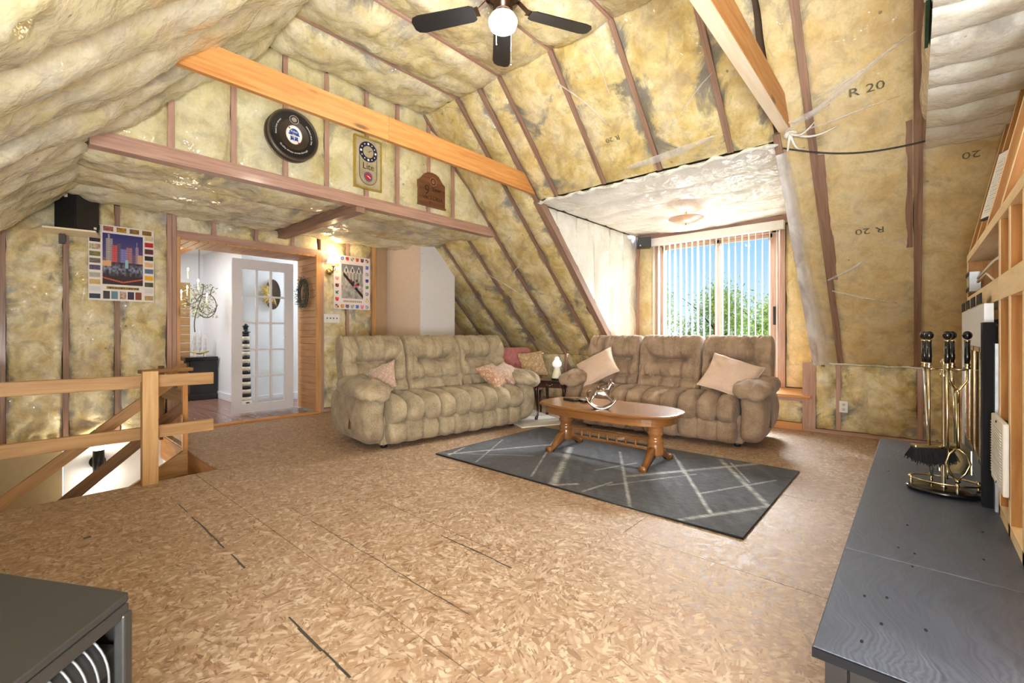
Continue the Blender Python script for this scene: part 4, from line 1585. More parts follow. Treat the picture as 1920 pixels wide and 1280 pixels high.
def make_sofa(name, label, loc, rz, lever, fab, group=None, flipkind=0):
    t = thing(name, label, 'sofa', loc, rz, group)
    # body: two end panels and a dark base
    mb = MB(local=True)
    mb.bx(-.84, .06, .03, .84, .88, .30)
    mb.build('base', fab, t, bevel=.02)
    for sx in (-1, 1):
        for yy in (.12, .80):
            mb = MB(local=True)
            mb.lathe([(.03, 0), (.03, .035)], (sx * .78, yy, 0), 10)
            mb.build('foot', 'black', t)
    secs = [(-.80, -.265), (-.268, .268), (.265, .80)]
    # seat cushions, channel-tufted across the front
    for k, (a, b) in enumerate(secs):
        def dseat(tx, A, B, P, k=k):
            ch = tx * 3
            fr_ = np.abs(ch - np.round(ch))
            inner = (np.round(ch) > .5) & (np.round(ch) < 2.5)
            curve = 0.055 * np.exp(-(fr_ / .075) ** 1.1)
            front = np.clip((-A + .9) / 1.2, 0, 1)
            g = -np.where(inner, curve, 0.0) * front
            bulge = 0.026 * (np.abs(np.sin(ch * PI))) ** .7 * front
            wr_ = (0.010 * fbm(P, (26, 9, 9), 3, 40 + k) - .010 * np.clip(1 - np.abs(vn(P, (22, 5, 5), 95 + k)) * 6, 0, 1)) * (0.4 + np.exp(-(fr_ / .25) ** 2))
            return g + bulge + wr_
        puff(a - .004, b + .004, .30, .345, .385, .125, 3.0, 72, 60, dseat, 26).build('seat_cushion', fab, t)

        def dfoot(tx, A, B, P, k=k):
            ch = tx * 3
            fr_ = np.abs(ch - np.round(ch))
            inner = (np.round(ch) > .5) & (np.round(ch) < 2.5)
            return np.where(inner, -.022 * np.exp(-(fr_ / .06)), 0) + .014 * np.abs(np.sin(ch * PI)) ** .6 + 0.006 * fbm(P, (34, 10, 7), 3, 60 + k)
        puff(a + .002, b - .002, .06, .155, .115, .105, 2.8, 50, 36, dfoot, 20).build('footrest', fab, t)
    # back cushions with a rolled head section and button tufts
    for k, (a, b) in enumerate([(-1.02, -.345), (-.345, .345), (.345, 1.02)]):
        W_ = b - a
        if k == 1:
            segs = [((.26, .60), (.74, .60), .050), ((.35, .02), (.33, .60), .034), ((.67, .02), (.67, .60), .034), ((.10, .30), (.90, .30), .030), ((.26, .60), (.08, .80), .016), ((.74, .60), (.92, .80), .016), ((.40, .60), (.36, .92), .014), ((.55, .60), (.56, .94), .014), ((.66, .60), (.70, .92), .012)]
        else:
            m = (lambda q: q) if k == 2 else (lambda q: 1 - q)
            segs = [((m(.18), .60), (m(.68), .60), .050), ((m(.70), .10), (m(.72), .92), .040), ((m(.24), .02), (m(.22), .60), .034), ((m(.46), .02), (m(.46), .58), .034), ((m(.05), .30), (m(.70), .30), .030), ((m(.18), .60), (m(.04), .82), .016), ((m(.34), .60), (m(.30), .94), .014), ((m(.50), .60), (m(.52), .94), .014), ((m(.72), .58), (m(.98), .60), .020), ((m(.72), .60), (m(.93), .86), .016), ((m(.72), .45), (m(.95), .28), .014)]

        def dback(tx, A, B, P, segs=segs, k=k):
            zn = (B + 1) / 2
            front = np.clip(-A * 2.2 + .2, 0, 1)
            g = grooves(tx * W_ / .62, zn, [((p[0] * W_ / .62, p[1]), (q[0] * W_ / .62, q[1]), d) for p, q, d in segs], 0.045)
            head = 0.035 * np.exp(-((zn - .83) / .16) ** 2)
            lum = 0.02 * np.exp(-((zn - .2) / .2) ** 2)
            wr_ = 0.010 * fbm(P, (24, 9, 9), 3, 80 + k) - .012 * np.clip(1 - np.abs(vn(P, (17, 6, 6), 90 + k)) * 6, 0, 1)
            return (g * 2.0 + head * 1.1 + lum) * front + wr_ * (0.3 + .7 * front)
        puff(a + .002, b - .002, .52, .70, .125, .335, 3.0, 112, 170, dback, 34, tilt=.26).build('back_cushion', fab, t)
    # arms: bowed side panel and drooping pillow pad
    for sx in (-1, 1):
        def wside(P, sx=sx):
            z = P[..., 2]
            P = P.copy()
            P[..., 0] += sx * 0.05 * np.sin(np.clip(z / .55, 0, 1) * PI * .9) - sx * .02
            P[..., 1] += 0.06 * np.clip((.20 - z) / .2, 0, 1) * np.where(P[..., 1] < .3, 1, -1)
            return P

        def dside(tx, A, B, P):
            return 0.006 * fbm(P, (9, 9, 9), 3, 7)
        mb = puff(-.06, .90, sx * .90, .285, .105, .235, 3.6, 44, 40, dside, 12, axis='y', warp=wside)
        mb.build('arm_panel', fab, t)

        def wpad(P, sx=sx):
            P = P.copy()
            y = P[..., 1]
            P[..., 2] -= 0.05 * np.clip((.10 - y) / .25, 0, 1) ** 1.6
            P[..., 2] += 0.03 * np.clip((y - .2) / .5, 0, 1)
            P[..., 0] += sx * .02
            return P

        def dpad(tx, A, B, P):
            g = -0.02 * np.exp(-(np.abs(A) / .10) ** 1.3) * (B > 0) * np.clip(1.2 - tx * 1.6, 0, 1)
            g = g + 0.012 * np.sin(A * 5 + tx * 3) * np.clip(.7 - tx, 0, 1)
            g = g + 0.011 * fbm(P, (13, 20, 16), 3, 21)
            return g
        mb = puff(-.14, .62, sx * .91, .555, .165, .085, 2.4, 56, 40, dpad, 5, axis='y', warp=wpad)
        mb.build('arm_pad', fab, t)
    sx = lever
    mb = MB(local=True)
    mb.prism([(-.018, -.03), (.03, -.03), (.058, .13), (.03, .14)], (sx * 1.02, .33, .20), (0, -1, 0), (0, 0, 1), (1, 0, 0), -.012, .012)
    mb.build('recline_lever', 'handle_wood', t, bevel=.004, label='wooden recline lever')
    return t


make_sofa('reclining_sofa', 'khaki plush reclining sofa standing near the doorway with wooden lever on its left arm', (3.13, 3.48, 0), R(-8), -1, 'sofa')
make_sofa('reclining_sofa', 'backlit-toned plush reclining sofa below the window with two plain rose pillows', (4.44, 2.02, 0), R(-86), 1, 'sofa_backlit')


def pillow(name, label, w_, h_, th, X, mat, cat='pillow', group=None, seed=1, pinch=.10, n=26):
    g = np.linspace(-1, 1, n)
    g = np.sign(g) * np.abs(g) ** .75
    U, V = np.meshgrid(g, g, indexing='ij')
    px = w_ / 2 * U * (1 - pinch * (1 - V * V) * np.abs(U) ** 3)
    py = h_ / 2 * V * (1 - pinch * (1 - U * U) * np.abs(V) ** 3)
    T = th / 2 * np.clip((1 - U ** 2) * (1 - V ** 2), 0, 1) ** .42
    P0 = np.stack([px, py, T], -1)
    wr_ = 0.010 * fbm(P0 + seed, (9, 9, 9), 3, seed)
    # creases that run to the corners
    wr_ += 0.006 * np.sin(np.arctan2(V, U) * 8 + seed) * np.clip(U * U + V * V, 0, 1)
    edge = np.clip((1 - np.maximum(np.abs(U), np.abs(V))) * 6, 0, 1)
    mb = MB(local=True)
    top = np.stack([px, py, T + wr_ * edge], -1)
    bot = np.stack([px, py, -T + wr_ * edge * .6], -1)
    mb.grid(top, None, True)
    mb.grid(bot, None, True, flip=True)
    # welt round the edge
    loop = [top[i, 0] for i in range(n)] + [top[n - 1, j] for j in range(1, n)] + [top[i, n - 1] for i in range(n - 2, -1, -1)] + [top[0, j] for j in range(n - 2, 0, -1)]
    mb.tube(loop, .005, 5, closed=True)
    o = mb.build(name, mat)
    o.matrix_world = X
    return tag(o, label, cat, group)


def pose(c, yaw, pitch, roll=0):
    """pillow standing with its face along -Y turned by yaw, leaning back by pitch, spun in its own plane by roll"""
    return Matrix.Translation(Vector(c)) @ Matrix.Rotation(yaw, 4, 'Z') @ Matrix.Rotation(R(90) - pitch, 4, 'X') @ Matrix.Rotation(roll, 4, 'Z')


def on_sofa(loc, rz, p):
    q = Matrix.Translation(Vector(loc)) @ Matrix.Rotation(rz, 4, 'Z') @ Vector(p)
    return q


S1 = ((3.13, 3.48, 0), R(-8))
S2_ = ((4.44, 2.02, 0), R(-86))
pillow('throw_pillow', 'small rose patterned pillow behind the left arm of the khaki sofa', .30, .30, .11, pose(on_sofa(*S1, (-.70, .34, .625)), R(-8 - 62), R(30), R(24)), 'pat_rose', seed=3)
pillow('throw_pillow', 'rust diamond pillow lying on the right seat of the khaki sofa', .40, .36, .14, pose(on_sofa(*S1, (.60, .20, .575)), R(-8 + 18), R(50), R(8)), 'pat_rust', seed=5)
pillow('throw_pillow', 'rose medallion pillow lying against the right arm of the khaki sofa', .34, .32, .12, pose(on_sofa(*S1, (.80, .20, .60)), R(-8 + 10), R(56), R(20)), 'pat_rose', seed=6)
pillow('throw_pillow', 'plain rose pillow tipped on its corner at the left end of the window sofa', .46, .42, .15, pose(on_sofa(*S2_, (-.72, .20, .665)), R(-86 - 8), R(40), R(38)), 'rose', seed=8)
pillow('throw_pillow', 'plain rose pillow tipped on its corner at the right end of the window sofa', .48, .44, .15, pose(on_sofa(*S2_, (.70, .22, .645)), R(-86 + 14), R(42), R(-22)), 'rose', seed=9)

# ------------------------------------------------------------------ pink tufted chair with floral pillow behind the khaki sofa
t = thing('slipper_chair', 'small pink tufted chair tucked in the corner behind the khaki sofa', 'chair', (4.72, 4.02, 0), R(-28))
puff(-.27, .27, .02, .36, .25, .07, 3, 30, 30, None, 9).build('seat', 'pink_velvet', t)


def dtuft(tx, A, B, P):
    x = tx * 6
    z = (B + 1) / 2 * 4
    g = 0
    for i in range(1, 6):
        for j in range(1, 4):
            g = g - .028 * np.exp(-(((x - i - .5 * (j % 2)) ** 2 + (z - j) ** 2) / .10))
    return g * np.clip(-A * 2, 0, 1)


puff(-.30, .30, .22, .62, .06, .24, 3, 60, 56, dtuft, 9, tilt=.22).build('backrest', 'pink_velvet', t)
for sx in (-1, 1):
    for yy in (-.16, .20):
        mb = MB(local=True)
        mb.tube([(sx * .22, yy, .30), (sx * .22, yy, 0)], [.024, .014], 8)
        mb.build('leg', 'mahogany', t)
pillow('throw_pillow', 'green floral pillow leaning on the pink tufted chair', .36, .34, .13, pose((4.70, 3.80, .655), R(-28), R(22), R(6)), 'pat_floral', seed=14)

# ------------------------------------------------------------------ cream mat, side table, table lamp
d1, d2 = Vector((.90, -.44, 0)).normalized(), Vector((.44, .90, 0)).normalized()
C0 = Vector((4.43, 3.02, 0))
mb = MB()
mb.prism([(-.62, 0), (0, 0), (0, 1.35), (-.62, 1.35)], C0, d1, d2, (0, 0, 1), 0.0005, .014)
tag(mb.build('cream_mat', fabric('cream_mat_pile', rgb(214, 204, 188), rgb(240, 234, 222)), None, bevel=.004), 'cream pile mat on the floor under the dark side table', 'mat')

ST = (4.56, 3.33)
t = thing('side_table', 'dark mahogany side table with slender cabriole legs between the sofas', 'table', (ST[0], ST[1], .014), R(-73))
mb = MB(local=True)
mb.prism([(-.21, -.21), (-.19, -.23), (.19, -.23), (.21, -.21), (.21, .21), (.19, .23), (-.19, .23), (-.21, .21)], (0, 0, .465), (1, 0, 0), (0, 1, 0), (0, 0, 1), 0, .018)
mb.build('tabletop', 'mahogany', t, bevel=.005)
mb = MB(local=True)
mb.bx(-.18, -.195, .395, .18, .195, .465)
mb.build('apron', 'mahogany', t)
mb = MB(local=True)
mb.bx(-.13, -.203, .405, .13, -.195, .457)
dr = mb.build('drawer', 'mahogany', t, bevel=.003)
mb = MB(local=True)
mb.tube([(-.03, -.21, .432), (-.015, -.222, .425), (.015, -.222, .425), (.03, -.21, .432)], .004, 6)
mb.sph((-.032, -.207, .434), .008, 8)
mb.sph((.032, -.207, .434), .008, 8)
mb.build('pull', 'brass', dr)
for sx in (-1, 1):
    for sy in (-1, 1):
        mb = MB(local=True)
        pts = [(.165, .18, .45), (.178, .193, .36), (.172, .187, .24), (.162, .177, .12), (.164, .179, .05), (.176, .191, .02), (.178, .193, 0)]
        mb.tube([(sx * a, sy * b, c) for a, b, c in pts], [.024, .024, .018, .013, .012, .020, .018], 9)
        mb.build('leg', 'mahogany', t)
LX, LY, LZ = 4.50, 3.26, .497
t = thing('table_lamp', 'small white lamp with a cone base and bulb-shaped glass shade on the side table', 'lamp', (LX, LY, LZ))
mb = MB()
mb.lathe([(.068, 0), (.068, .018), (.060, .024)], (LX, LY, LZ), 24)
mb.build('foot_ring', 'black_gloss', t)
mb = MB()
mb.lathe([(.066, .022), (.064, .03), (.034, .145), (.032, .15)], (LX, LY, LZ), 24)
mb.build('cone_base', 'cream', t)
mb = MB()
mb.lathe([(.03, .148), (.052, .165), (.060, .188), (.055, .212), (.038, .236), (.030, .250), (.030, .262), (.022, .276), (0, .284)], (LX, LY, LZ), 24)
mb.build('glass_shade', 'milk_glass', t)

# ------------------------------------------------------------------ rug
RX0, RX1, RY0, RY1 = 2.53, 4.04, 0.66, 3.13


def rugpt(px, py):
    a = YAW
    F_ = Vector((math.cos(a), math.sin(a), 0))
    Rr = Vector((math.sin(a), -math.cos(a), 0))
    d = 851.0 * 1.06 / (py - 625)
    q = F_ * d + Rr * ((px - 960) / 851.0 * d)
    return (q.x, q.y)


def zp(x, y):      # read-off of the pile's pale lines, in crop coordinates of the photograph
    return rugpt(800 + x * 740 / 1920, 780 + y * 260 / 675)


lines = [((110, 190), (600, 145), .030), ((180, 160), (110, 195), .02), ((240, 230), (370, 120), .012), ((510, 300), (640, 90), .016), ((615, 340), (700, 160), .050), ((610, 345), (730, 338), .026),
         ((980, 300), (1600, 240), .040), ((990, 455), (940, 180), .022), ((820, 270), (1020, 235), .016), ((1380, 480), (1220, 220), .024), ((1660, 445), (1430, 220), .036), ((1570, 330), (1480, 235), .014), ((1230, 515), (1650, 450), .030), ((760, 375), (900, 330), .016), ((880, 345), (1310, 290), .014), ((1330, 385), (1700, 320), .016), ((60, 185), (520, 200), .010), ((1250, 285), (1200, 190), .014)]
RN = (152, 248)
gx = np.linspace(RX0, RX1, RN[0])
gy = np.linspace(RY0, RY1, RN[1])
GX, GY = np.meshgrid(gx, gy, indexing='ij')
col = np.zeros(RN + (3,)) + np.array(rgb(58, 58, 63))
PP = np.stack([GX, GY, 0 * GX], -1)
DG = np.stack([GX * .8 + GY * .6, GY * .8 - GX * .6, 0 * GX], -1)
col *= np.clip(1 + .30 * fbm(PP, (2.5, 7, 1), 3, 3) + .45 * vn(DG, (4, 30, 1), 14) * (vn(PP, (3, 3, 1), 15) > -.25) + .3 * vn(PP, (70, 70, 1), 16), .35, 2.4)[..., None]
for (a, b, wd) in lines:
    A_, B_ = zp(*a), zp(*b)
    dd = seg_d(GX, GY, A_, B_)
    k = np.clip(1.25 - dd / (wd * .62), 0, 1) * (0.62 + .3 * vn(PP, (30, 30, 1), 9))
    col = col * (1 - k[..., None]) + k[..., None] * np.array(rgb(176, 174, 170))
mb = MB()
P = np.stack([GX, GY, 0.0125 + .0008 * vn(PP, (40, 40, 1), 2)], -1)
mb.grid(P, None, True)
rugt = thing('area_rug', 'charcoal grey rug with pale crossing lines under the coffee table', 'rug', ((RX0 + RX1) / 2, (RY0 + RY1) / 2, 0))
ro = mb.build('pile', 'rug', rugt)
ca = ro.data.attributes.new('Col', 'FLOAT_COLOR', 'POINT')
buf = np.ones((RN[0] * RN[1], 4), np.float32)
buf[:, :3] = col.reshape(-1, 3)
ca.data.foreach_set('color', buf.ravel())
mb = MB()
mb.bx(RX0, RY0, 0.001, RX1, RY1, .0115)
mb.build('backing', 'black', rugt)
mb = MB()
e_ = .006
mb.tube([(RX0, RY0, .007), (RX1, RY0, .007), (RX1, RY1, .007), (RX0, RY1, .007)], .0065, 6, closed=True)
mb.build('bound_edge', 'black', rugt)

# ------------------------------------------------------------------ coffee table
CT = Vector((3.47, 1.98, .0135))
t = thing('coffee_table', 'honey oak oval coffee table on two turned pedestals standing on the rug', 'table', CT)


def oval(ax, ay, n=56, p=2.5):
    th = np.linspace(0, 2 * PI, n, endpoint=False)
    a, b = superell(th, p + .5)
    return [(ax * q, ay * r_) for q, r_ in zip(a, b)]


def oval_solid(layers, p=2.4, n=64):
    mb = MB()
    V, F = [], []
    for (ax, ay, z) in layers:
        V += [(CT.x + q, CT.y + r_, CT.z + z) for q, r_ in oval(ax, ay, n, p)]
    m = len(layers)
    U = []
    for i in range(m - 1):
        for k in range(n):
            k2 = (k + 1) % n
            F.append((i * n + k, i * n + k2, (i + 1) * n + k2, (i + 1) * n + k))
            U.append([(k * .03, i * .02), (k * .03 + .03, i * .02), (k * .03 + .03, i * .02 + .02), (k * .03, i * .02 + .02)])
    F.append(tuple(reversed(range(n))))
    U.append([(V[i][1], V[i][0]) for i in reversed(range(n))])
    F.append(tuple(range((m - 1) * n, m * n)))
    U.append([(V[i][1], V[i][0]) for i in range((m - 1) * n, m * n)])
    mb.add(V, F, U)
    return mb


o = oval_solid([(.315, .615, .398), (.330, .632, .404), (.335, .638, .414), (.330, .632, .424), (.318, .62, .428)]).build('tabletop', 'oak', t)
oval_solid([(.285, .582, .338), (.292, .590, .342), (.292, .590, .398)]).build('apron', 'oak', t)
for py in (1.55, 2.41):
    prof = [(.045, .075), (.062, .08), (.066, .10), (.060, .165), (.058, .175), (.064, .182), (.058, .190), (.063, .198), (.054, .205), (.050, .225), (.056, .240), (.066, .256), (.056, .272), (.064, .282), (.058, .292), (.062, .300), (.060, .345)]
    mb = MB()
    mb.lathe(prof, (CT.x, py, CT.z), 28)
    mb.build('pedestal', 'oak', t)
    for sx in (-1, 1):
        mb = MB()
        n_ = 9
        V, F, U = [], [], []
        for i in range(n_):
            u = i / (n_ - 1)
            x = .045 + .215 * u
            zt = .150 - .115 * u ** 1.0 + .018 * math.sin(u * PI * 2)
            zt = zt if u < .82 else zt + .010 * (u - .82) / .18
            zb = (.070 - .075 * u) if u < .75 else max(0.0, .070 - .075 * u - .03)
            zb = max(0.0, zb)
            hw = .026 - .004 * u + (.006 if u > .85 else 0)
            for (yy, zz) in ((-hw, zb), (hw, zb), (hw, zt - .01), (hw * .6, zt), (-hw * .6, zt), (-hw, zt - .01)):
                V.append((CT.x + sx * x, py + yy + (0.012 if py < 2 else -.012) * -u, CT.z + zz))
        for i in range(n_ - 1):
            for k in range(6):
                k2 = (k + 1) % 6
                f = (i * 6 + k, i * 6 + k2, (i + 1) * 6 + k2, (i + 1) * 6 + k)
                F.append(f if sx > 0 else f[::-1])
                U.append([(i * .03, k * .02)] * 4)
        F.append(tuple(range(6))[::-1] if sx > 0 else tuple(range(6)))
        U.append([(0, 0)] * 6)
        F.append(tuple(range((n_ - 1) * 6, n_ * 6)) if sx > 0 else tuple(range((n_ - 1) * 6, n_ * 6))[::-1])
        U.append([(0, 0)] * 6)
        mb.add(V, F, U, True)
        mb.build('foot', 'oak', t)
for z in (.105, .178):
    mb = MB()
    mb.bx(CT.x - .012, 1.60, CT.z + z, CT.x + .012, 2.36, CT.z + z + .022)
    mb.build('stretcher_rail', 'oak', t, bevel=.004)
for k in range(7):
    y = 1.72 + k * (.52 / 6)
    mb = MB()
    mb.lathe([(.008, .125), (.011, .14), (.007, .15), (.011, .165), (.008, .18)], (CT.x, y, CT.z), 10)
    mb.build('spindle', 'oak', t)

TZ = CT.z + .428
# remotes on the table's far end
for k, (x, y, rz, lb, m_) in enumerate(((3.50, 2.38, 72, 'black remote control at the far left end of the oak table', 'black'), (3.52, 2.27, 60, 'black handset with a grey face beside the remote control on the oak table', 'black_gloss'))):
    t = thing('remote_control', lb, 'remote', (x, y, TZ), R(rz))
    mb = MB(local=True)
    mb.bx(-.085, -.026, .0005, .085, .026, .018)
    mb.build('body', m_, t, bevel=.006)
    if k == 0:
        mb = MB(local=True)
        for i in range(5):
            for j in range(3):
                mb.bx(-.06 + i * .022, -.017 + j * .013, .018, -.048 + i * .022, -.009 + j * .013, .0205)
        mb.build('buttons', 'charcoal', t, kind='stuff')
    else:
        mb = MB(local=True)
        mb.bx(-.07, -.021, .0182, .03, .021, .0195)
        mb.build('screen', 'steel', t, label='grey screen')

# ------------------------------------------------------------------ pewter rocking horse


def skin(name, joints, edges, radii, mat, parent, sub=2):
    me = bpy.data.meshes.new(name)
    inv = WM[parent.name].inverted()
    me.from_pydata(joints, edges, [])
    o = bpy.data.objects.new(name, me)
    COL.objects.link(o)
    o.parent = parent
    sk = o.modifiers.new('skin', 'SKIN')
    sk.use_smooth_shade = True
    for v, r_ in zip(me.skin_vertices[0].data, radii):
        v.radius = (r_, r_) if not isinstance(r_, tuple) else r_
    me.skin_vertices[0].data[0].use_root = True
    s = o.modifiers.new('sub', 'SUBSURF')
    s.levels = s.render_levels = sub
    me.materials.append(M[mat])
    return o


t = thing('rocking_horse', 'pewter rocking horse ornament standing on the oak coffee table', 'ornament', (3.28, 1.93, TZ), R(-52))
t.scale = (1.12, 1.25, 1.3)
J = [(0, 0, .095), (-.030, 0, .100), (-.055, 0, .098), (.028, 0, .098), (.048, 0, .112), (.062, 0, .140), (.072, 0, .160), (.088, 0, .150), (.100, 0, .136),
     (-.058, .018, .080), (-.074, .020, .055), (-.082, .020, .036), (-.058, -.018, .080), (-.074, -.020, .055), (-.082, -.020, .036),
     (.044, .018, .082), (.068, .020, .060), (.086, .020, .040), (.044, -.018, .082), (.068, -.020, .060), (.086, -.020, .040)]
E_ = [(0, 1), (1, 2), (0, 3), (3, 4), (4, 5), (5, 6), (6, 7), (7, 8), (2, 9), (9, 10), (10, 11), (2, 12), (12, 13), (13, 14), (3, 15), (15, 16), (16, 17), (3, 18), (18, 19), (19, 20)]
RD = [.027, .027, .026, .027, .022, .017, .017, .014, .010, .015, .009, .007, .015, .009, .007, .014, .009, .007, .014, .009, .007]
skin('body', J, E_, RD, 'pewter', t)
for sy in (-1, 1):
    mb = MB(local=True)
    P = []
    for k in range(17):
        a = R(-62 + 124 * k / 16)
        P.append((.125 * math.sin(a), sy * .022, .128 - .125 * math.cos(a) + .0))
    mb.tube(P, [.005 + .006 * math.sin(PI * k / 16) for k in range(17)], 8)
    mb.build('rocker', 'pewter', t)
mb = MB(local=True)
V, F = [], []
for k in range(13):
    a = R(-44 + 88 * k / 12)
    for y in (-.022, .022):
        V.append((.118 * math.sin(a), y, .128 - .119 * math.cos(a)))
    if k:
        F.append((k * 2 - 2, k * 2 - 1, k * 2 + 1, k * 2))
mb.add(V, F, None, True)
mb.build('cradle_plate', 'pewter', t)
mb = MB(local=True)
mb.sph((.0, 0, .120), (.026, .022, .010), 10)
mb.sph((-.022, 0, .130), (.008, .018, .012), 8)
mb.build('saddle', 'pewter_dark', t)
mb = MB(local=True)
mb.tube([(.042, 0, .128), (.050, 0, .152), (.062, 0, .174), (.076, 0, .176)], [.006, .008, .008, .004], 7)
mb.build('mane', 'pewter_dark', t)
mb = MB(local=True)
mb.tube([(-.075, 0, .105), (-.092, 0, .112), (-.098, 0, .095), (-.094, 0, .075)], [.006, .010, .010, .004], 7)
mb.build('tail', 'pewter_dark', t, label='copper-brown tail')
for sy in (-1, 1):
    mb = MB(local=True)
    mb.tube([(.070, sy * .008, .170), (.070, sy * .010, .186)], [.005, .001], 6)
    mb.build('ear', 'pewter', t)
mb = MB(local=True)
mb.tube([(.090, .013, .146), (.060, .022, .125), (.020, .027, .115), (.020, -.027, .115), (.060, -.022, .125), (.090, -.013, .146)], .002, 5)
mb.build('reins', 'pewter_dark', t)

# ================================================================== HEARTH, FIREPLACE, FRAMING
HT = 0.36
t = thing('hearth', 'black painted plywood raised hearth platform running along the fireplace framing', 'hearth', (2.5, -.05, 0))
for (a, b) in ((1.21, 1.832), (1.836, 3.92)):
    mb = MB()
    mb.bx(a, -.255, HT - .019, b, .172, HT - (.0004 if a < 1.5 else 0))
    mb.build('top_sheet', 'hearth', t, bevel=.002, seg=1)
mb = MB()
mb.bx(1.235, -.25, 0, 3.90, .15, HT - .02)
mb.build('carcass', 'black', t)
mb = MB()
mb.bx(1.2035, -.255, HT - .021, 1.2085, .172, HT - .001)
mb.build('end_mask_strip', 'insert_black', t)  # added black strip hiding the brightly lit end of the top sheet
for (a, b) in ((-.25, -.02), (-.015, .105), (.11, .15)):
    mb = MB()
    mb.bx(1.222, a, 0, 1.234, b, HT - .021)
    mb.build('end_board', 'black', t)
mb = MB()
for (x, y) in ((1.41, .06), (1.45, -.02), (1.53, .10), (1.56, .055), (1.95, .04), (1.93, -.0), (1.82, .005), (2.2, .02), (1.30, .09), (2.02, -.16), (2.3, -.18), (3.0, .1)):
    mb.lathe([(.0045, HT + .0002), (.003, HT + .0008), (0, HT + .0009)], (x, y, 0), 7, None, 1.8, .8)
mb.build('screw_head', 'soot', t, kind='stuff')

# framing of the chimney breast: front plane y = -0.245, leaning studs above
FY = -0.245
ff = structure('fireplace_framing')


def fbx(x0, y0, z0, x1, y1, z1, name='stud', m_='framing'):
    mb = MB()
    mb.bx(x0, y0, z0, x1, y1, z1)
    return mb.build(name, m_, ff)


D = .14
for (xa, xb) in ((3.96, 4.0), (2.545, 2.585), (2.30, 2.335), (2.02, 2.06), (1.66, 1.70), (1.30, 1.34)):
    top = 1.50
    fbx(xa, FY - D, HT if xa > 1.25 else 0, xb, FY, top)
    # brown inner faces: a thin darker sheet on one side of each stud
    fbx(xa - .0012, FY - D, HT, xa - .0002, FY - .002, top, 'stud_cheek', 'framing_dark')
fbx(1.28, FY - D, HT, 2.58, FY, HT + .04, 'bottom_plate')
fbx(2.587, FY - .09, 1.19, 3.958, FY + .001, 1.28, 'header')
fbx(1.28, FY - .038, 1.19, 2.543, FY + .002, 1.28, 'header')
fbx(1.28, FY - D, 1.50, 4.0, FY + .002, 1.54, 'top_plate')
# sill board behind the plate
fbx(2.60, FY - .13, 1.282, 3.95, FY - .02, 1.30, 'blocking', 'framing_dark')
for x in (3.94, 3.50, 3.05, 2.55, 2.06, 1.6):
    mb = MB()
    mb.bar((x + .02, FY - .068, 1.54), (x + .02, FY - .068 - .17, 2.36), .038, .13, (0, 1, .2))
    mb.build('leaning_stud', 'framing', ff)
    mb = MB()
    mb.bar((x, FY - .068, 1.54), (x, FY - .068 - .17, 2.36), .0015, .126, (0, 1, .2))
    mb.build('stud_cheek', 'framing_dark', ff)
# back of the chase
plate(ff, [(1.25, -.95, 0), (4.0, -.95, 0), (4.0, -.95, 2.4), (1.25, -.95, 2.4)], (0, 1, 0), 'drywall_tan', .02, name='back_panel')
plate(ff, [(3.985, -.95, 0), (3.985, FY - D, 0), (3.985, FY - D, 1.5), (3.985, -.95, 1.5)], (-1, 0, 0), 'framing_dark', .012, name='side_panel')

t = thing('fireplace_insert', 'black and grey fireplace insert with brass-framed glass doors behind the hearth', 'fireplace', (3.2, -.3, HT))


def fpart(name, m_, *boxes, par=None, bevel=0, label=None):
    mb = MB()
    for b in boxes:
        mb.bx(*b)
    return mb.build(name, m_, par or t, bevel=bevel, label=label)


fpart('firebox', 'soot', (2.75, -.80, HT + .02, 3.80, -.78, 1.12), (2.75, -.80, HT + .02, 2.77, -.26, 1.12), (3.78, -.80, HT + .02, 3.80, -.26, 1.12), (2.75, -.80, 1.10, 3.80, -.26, 1.12), (2.75, -.80, HT + .02, 3.80, -.26, HT + .04))
fpart('surround', 'insert_black', (2.63, -.243, HT, 2.70, -.205, 1.105), label='black near side of the surround')
fpart('surround', 'grey_panel', (2.705, -.243, 1.0, 3.88, -.215, 1.185), label='light grey top panel')
fpart('surround', 'grey_panel', (3.80, -.243, HT, 3.88, -.215, 1.0))
fpart('surround', 'charcoal', (2.705, -.243, HT, 3.80, -.222, HT + .10))
fpart('side_casing', 'steel', (2.590, -.40, HT, 2.626, -.236, 1.02), label='galvanised casing')
for k in range(4):
    x = 2.78 + k * .29
    fpart('vent_slot', 'soot', (x, -.2149, 1.19, x + .20, -.212, 1.235))
for k in range(4):
    xa = 2.72 + k * .270
    xb = xa + .262
    dr = fpart('glass_door', 'brass_pale', (xa, -.228, HT + .105, xa + .016, -.222, .995), (xb - .016, -.228, HT + .105, xb, -.222, .995), (xa, -.228, HT + .105, xb, -.222, HT + .125), (xa, -.228, .975, xb, -.222, .995))
    fpart('glass_pane', 'fire_glass', (xa + .014, -.2262, HT + .12, xb - .014, -.2242, .98), par=dr)
for z in (.47, .90):
    fpart('hinge', 'black', (2.705, -.222, z, 2.735, -.206, z + .05))
mb = MB()
for k, (y0, z0, rr) in enumerate(((-.50, HT + .10, .055), (-.62, HT + .10, .05), (-.55, HT + .20, .05), (-.60, HT + .28, .04))):
    mb.tube([(2.95, y0, z0), (3.3, y0 + .03, z0 + .03), (3.62, y0 - .02, z0)], [rr, rr * 1.1, rr * .9], 9)
mb.build('log', 'bark', t, kind='stuff')
mb = MB()
for k in range(13):
    x = 2.92 + k * .06
    h = .34 + .18 * math.sin(k * 2.3) ** 2
    mb.tube([(x, -.33, HT + .1), (x + .02, -.33 + .02 * math.sin(k), HT + .1 + h * .5), (x + .03 * math.sin(k * 2), -.34, HT + .1 + h)], [.04, .035, .003], 7)
mb.build('flame', 'fire', t, kind='stuff')
